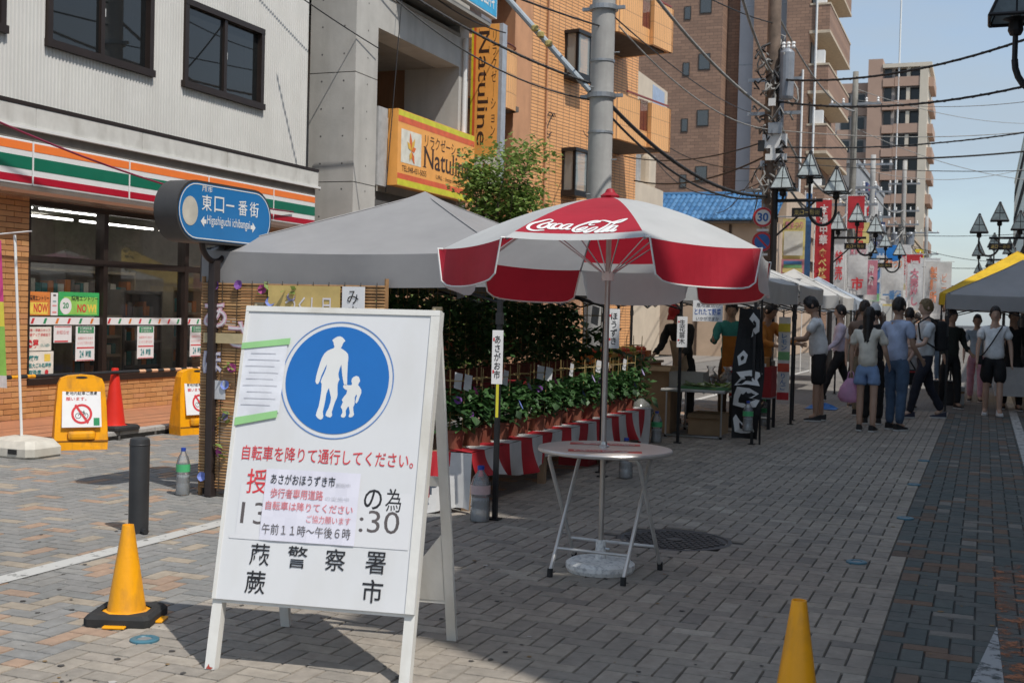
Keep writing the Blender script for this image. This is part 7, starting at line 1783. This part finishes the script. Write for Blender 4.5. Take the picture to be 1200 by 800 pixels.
# backpack and shoulder bag of the walking man
bpk = thing('backpack', 'black backpack on the back of the walking man', 'backpack', p_bp['t'].location, R(-70)); k = p_bp['k']
B().box(-.15, .15, .13, .28, .98*k, 1.42*k, 0, .05).obj('main_pouch', bks, bpk); B().box(-.12, .12, .275, .32, 1.0*k, 1.2*k, 0, .02).obj('front_pocket', bks, bpk)
for s in (-1, 1): B().tube([(s*.1, .15, 1.40*k), (s*.115, .0, 1.47*k), (s*.11, -.15, 1.38*k), (s*.13, -.12, 1.15*k), (s*.14, .12, 1.02*k)], .014, 6).obj('strap', bks, bpk)
wq = world_pt(p_bp, p_bp['wri'][1])
sbg = thing('shoulder_bag', 'black and red sports bag held by the walking man', 'bag', (wq.x-.05, wq.y, wq.z-.40), R(-70))
B().box(-.10, .10, -.22, .20, 0, .24, 0, .05).obj('body', bks, sbg); B().box(-.102, .102, -.2, .18, .19, .215, 0, .01).obj('red_flap', M('bag_red', (.42, .03, .03), .6), sbg); B().tube([(0, -.17, .22), (0, -.05, .38), (0, .05, .38), (0, .15, .22)], .012, 6).obj('handle', bks, sbg)
# crossbody strap on the person in the white tee
xs = thing('crossbody_bag', 'small dark crossbody bag worn by the stout person in the white tee', 'bag', p_wt['t'].location, R(5)); k = p_wt['k']
B().tube([(.11, -.02, 1.44*k), (.05, -.165, 1.36*k), (-.05, -.19, 1.18*k), (-.16, -.13, 1.0*k), (-.2, .0, .94*k)], .012, 6).obj('strap', bks, xs); B().box(-.24, -.17, -.08, .1, .82*k, .96*k, 0, .02).obj('pouch', bks, xs)
cd = thing('carton', 'small white carton on the ground beside the grey tent on the right', 'box', (-.42, 23.2, 0)); B().box(-.12, .12, -.1, .1, 0, .32, 0, .01).obj('body', white, cd); B().box(-.12, .12, -.102, -.1, .2, .24).obj('tape', card, cd)
bb_ = thing('black_crate', 'black crate on the ground at the left end of the grey tent', 'crate', (-.62, 23.0, 0)); B().box(-.2, .2, -.2, .2, 0, .42, 0, .015).obj('body', blackpl, bb_); B().box(-.21, .21, -.21, .21, .38, .43, 0, .01).obj('rim', blackpl, bb_)
wt2 = thing('goods_table', 'table with a white cloth under the yellow topped tent', 'table', (.9, 22.4, 0)); B().box(-.7, .7, -.4, .4, .70, .73).obj('top', ply, wt2); B().box(-.71, .71, -.41, .41, .25, .735).obj('cloth', whc, wt2)
bt2 = thing('blue_sheet', 'crumpled blue plastic sheet on the ground behind the man in the white tee', 'sheet', (-2.45, 20.3, 0)); b = B(); rg = random.Random(4); n = 8
g_ = [[(-.25+.5*i/n, -.25+.5*j/n, .01+rg.uniform(0, .16)*math.sin(3.14*i/n)*math.sin(3.14*j/n)) for j in range(n+1)] for i in range(n+1)]
for i in range(n):
    for j in range(n): b.quad(g_[i][j], g_[i+1][j], g_[i+1][j+1], g_[i][j+1])
b.obj('sheet', M('blue_tarp', (.02, .16, .48), .45), bt2)
bpy.data.scenes.remove(WORK)
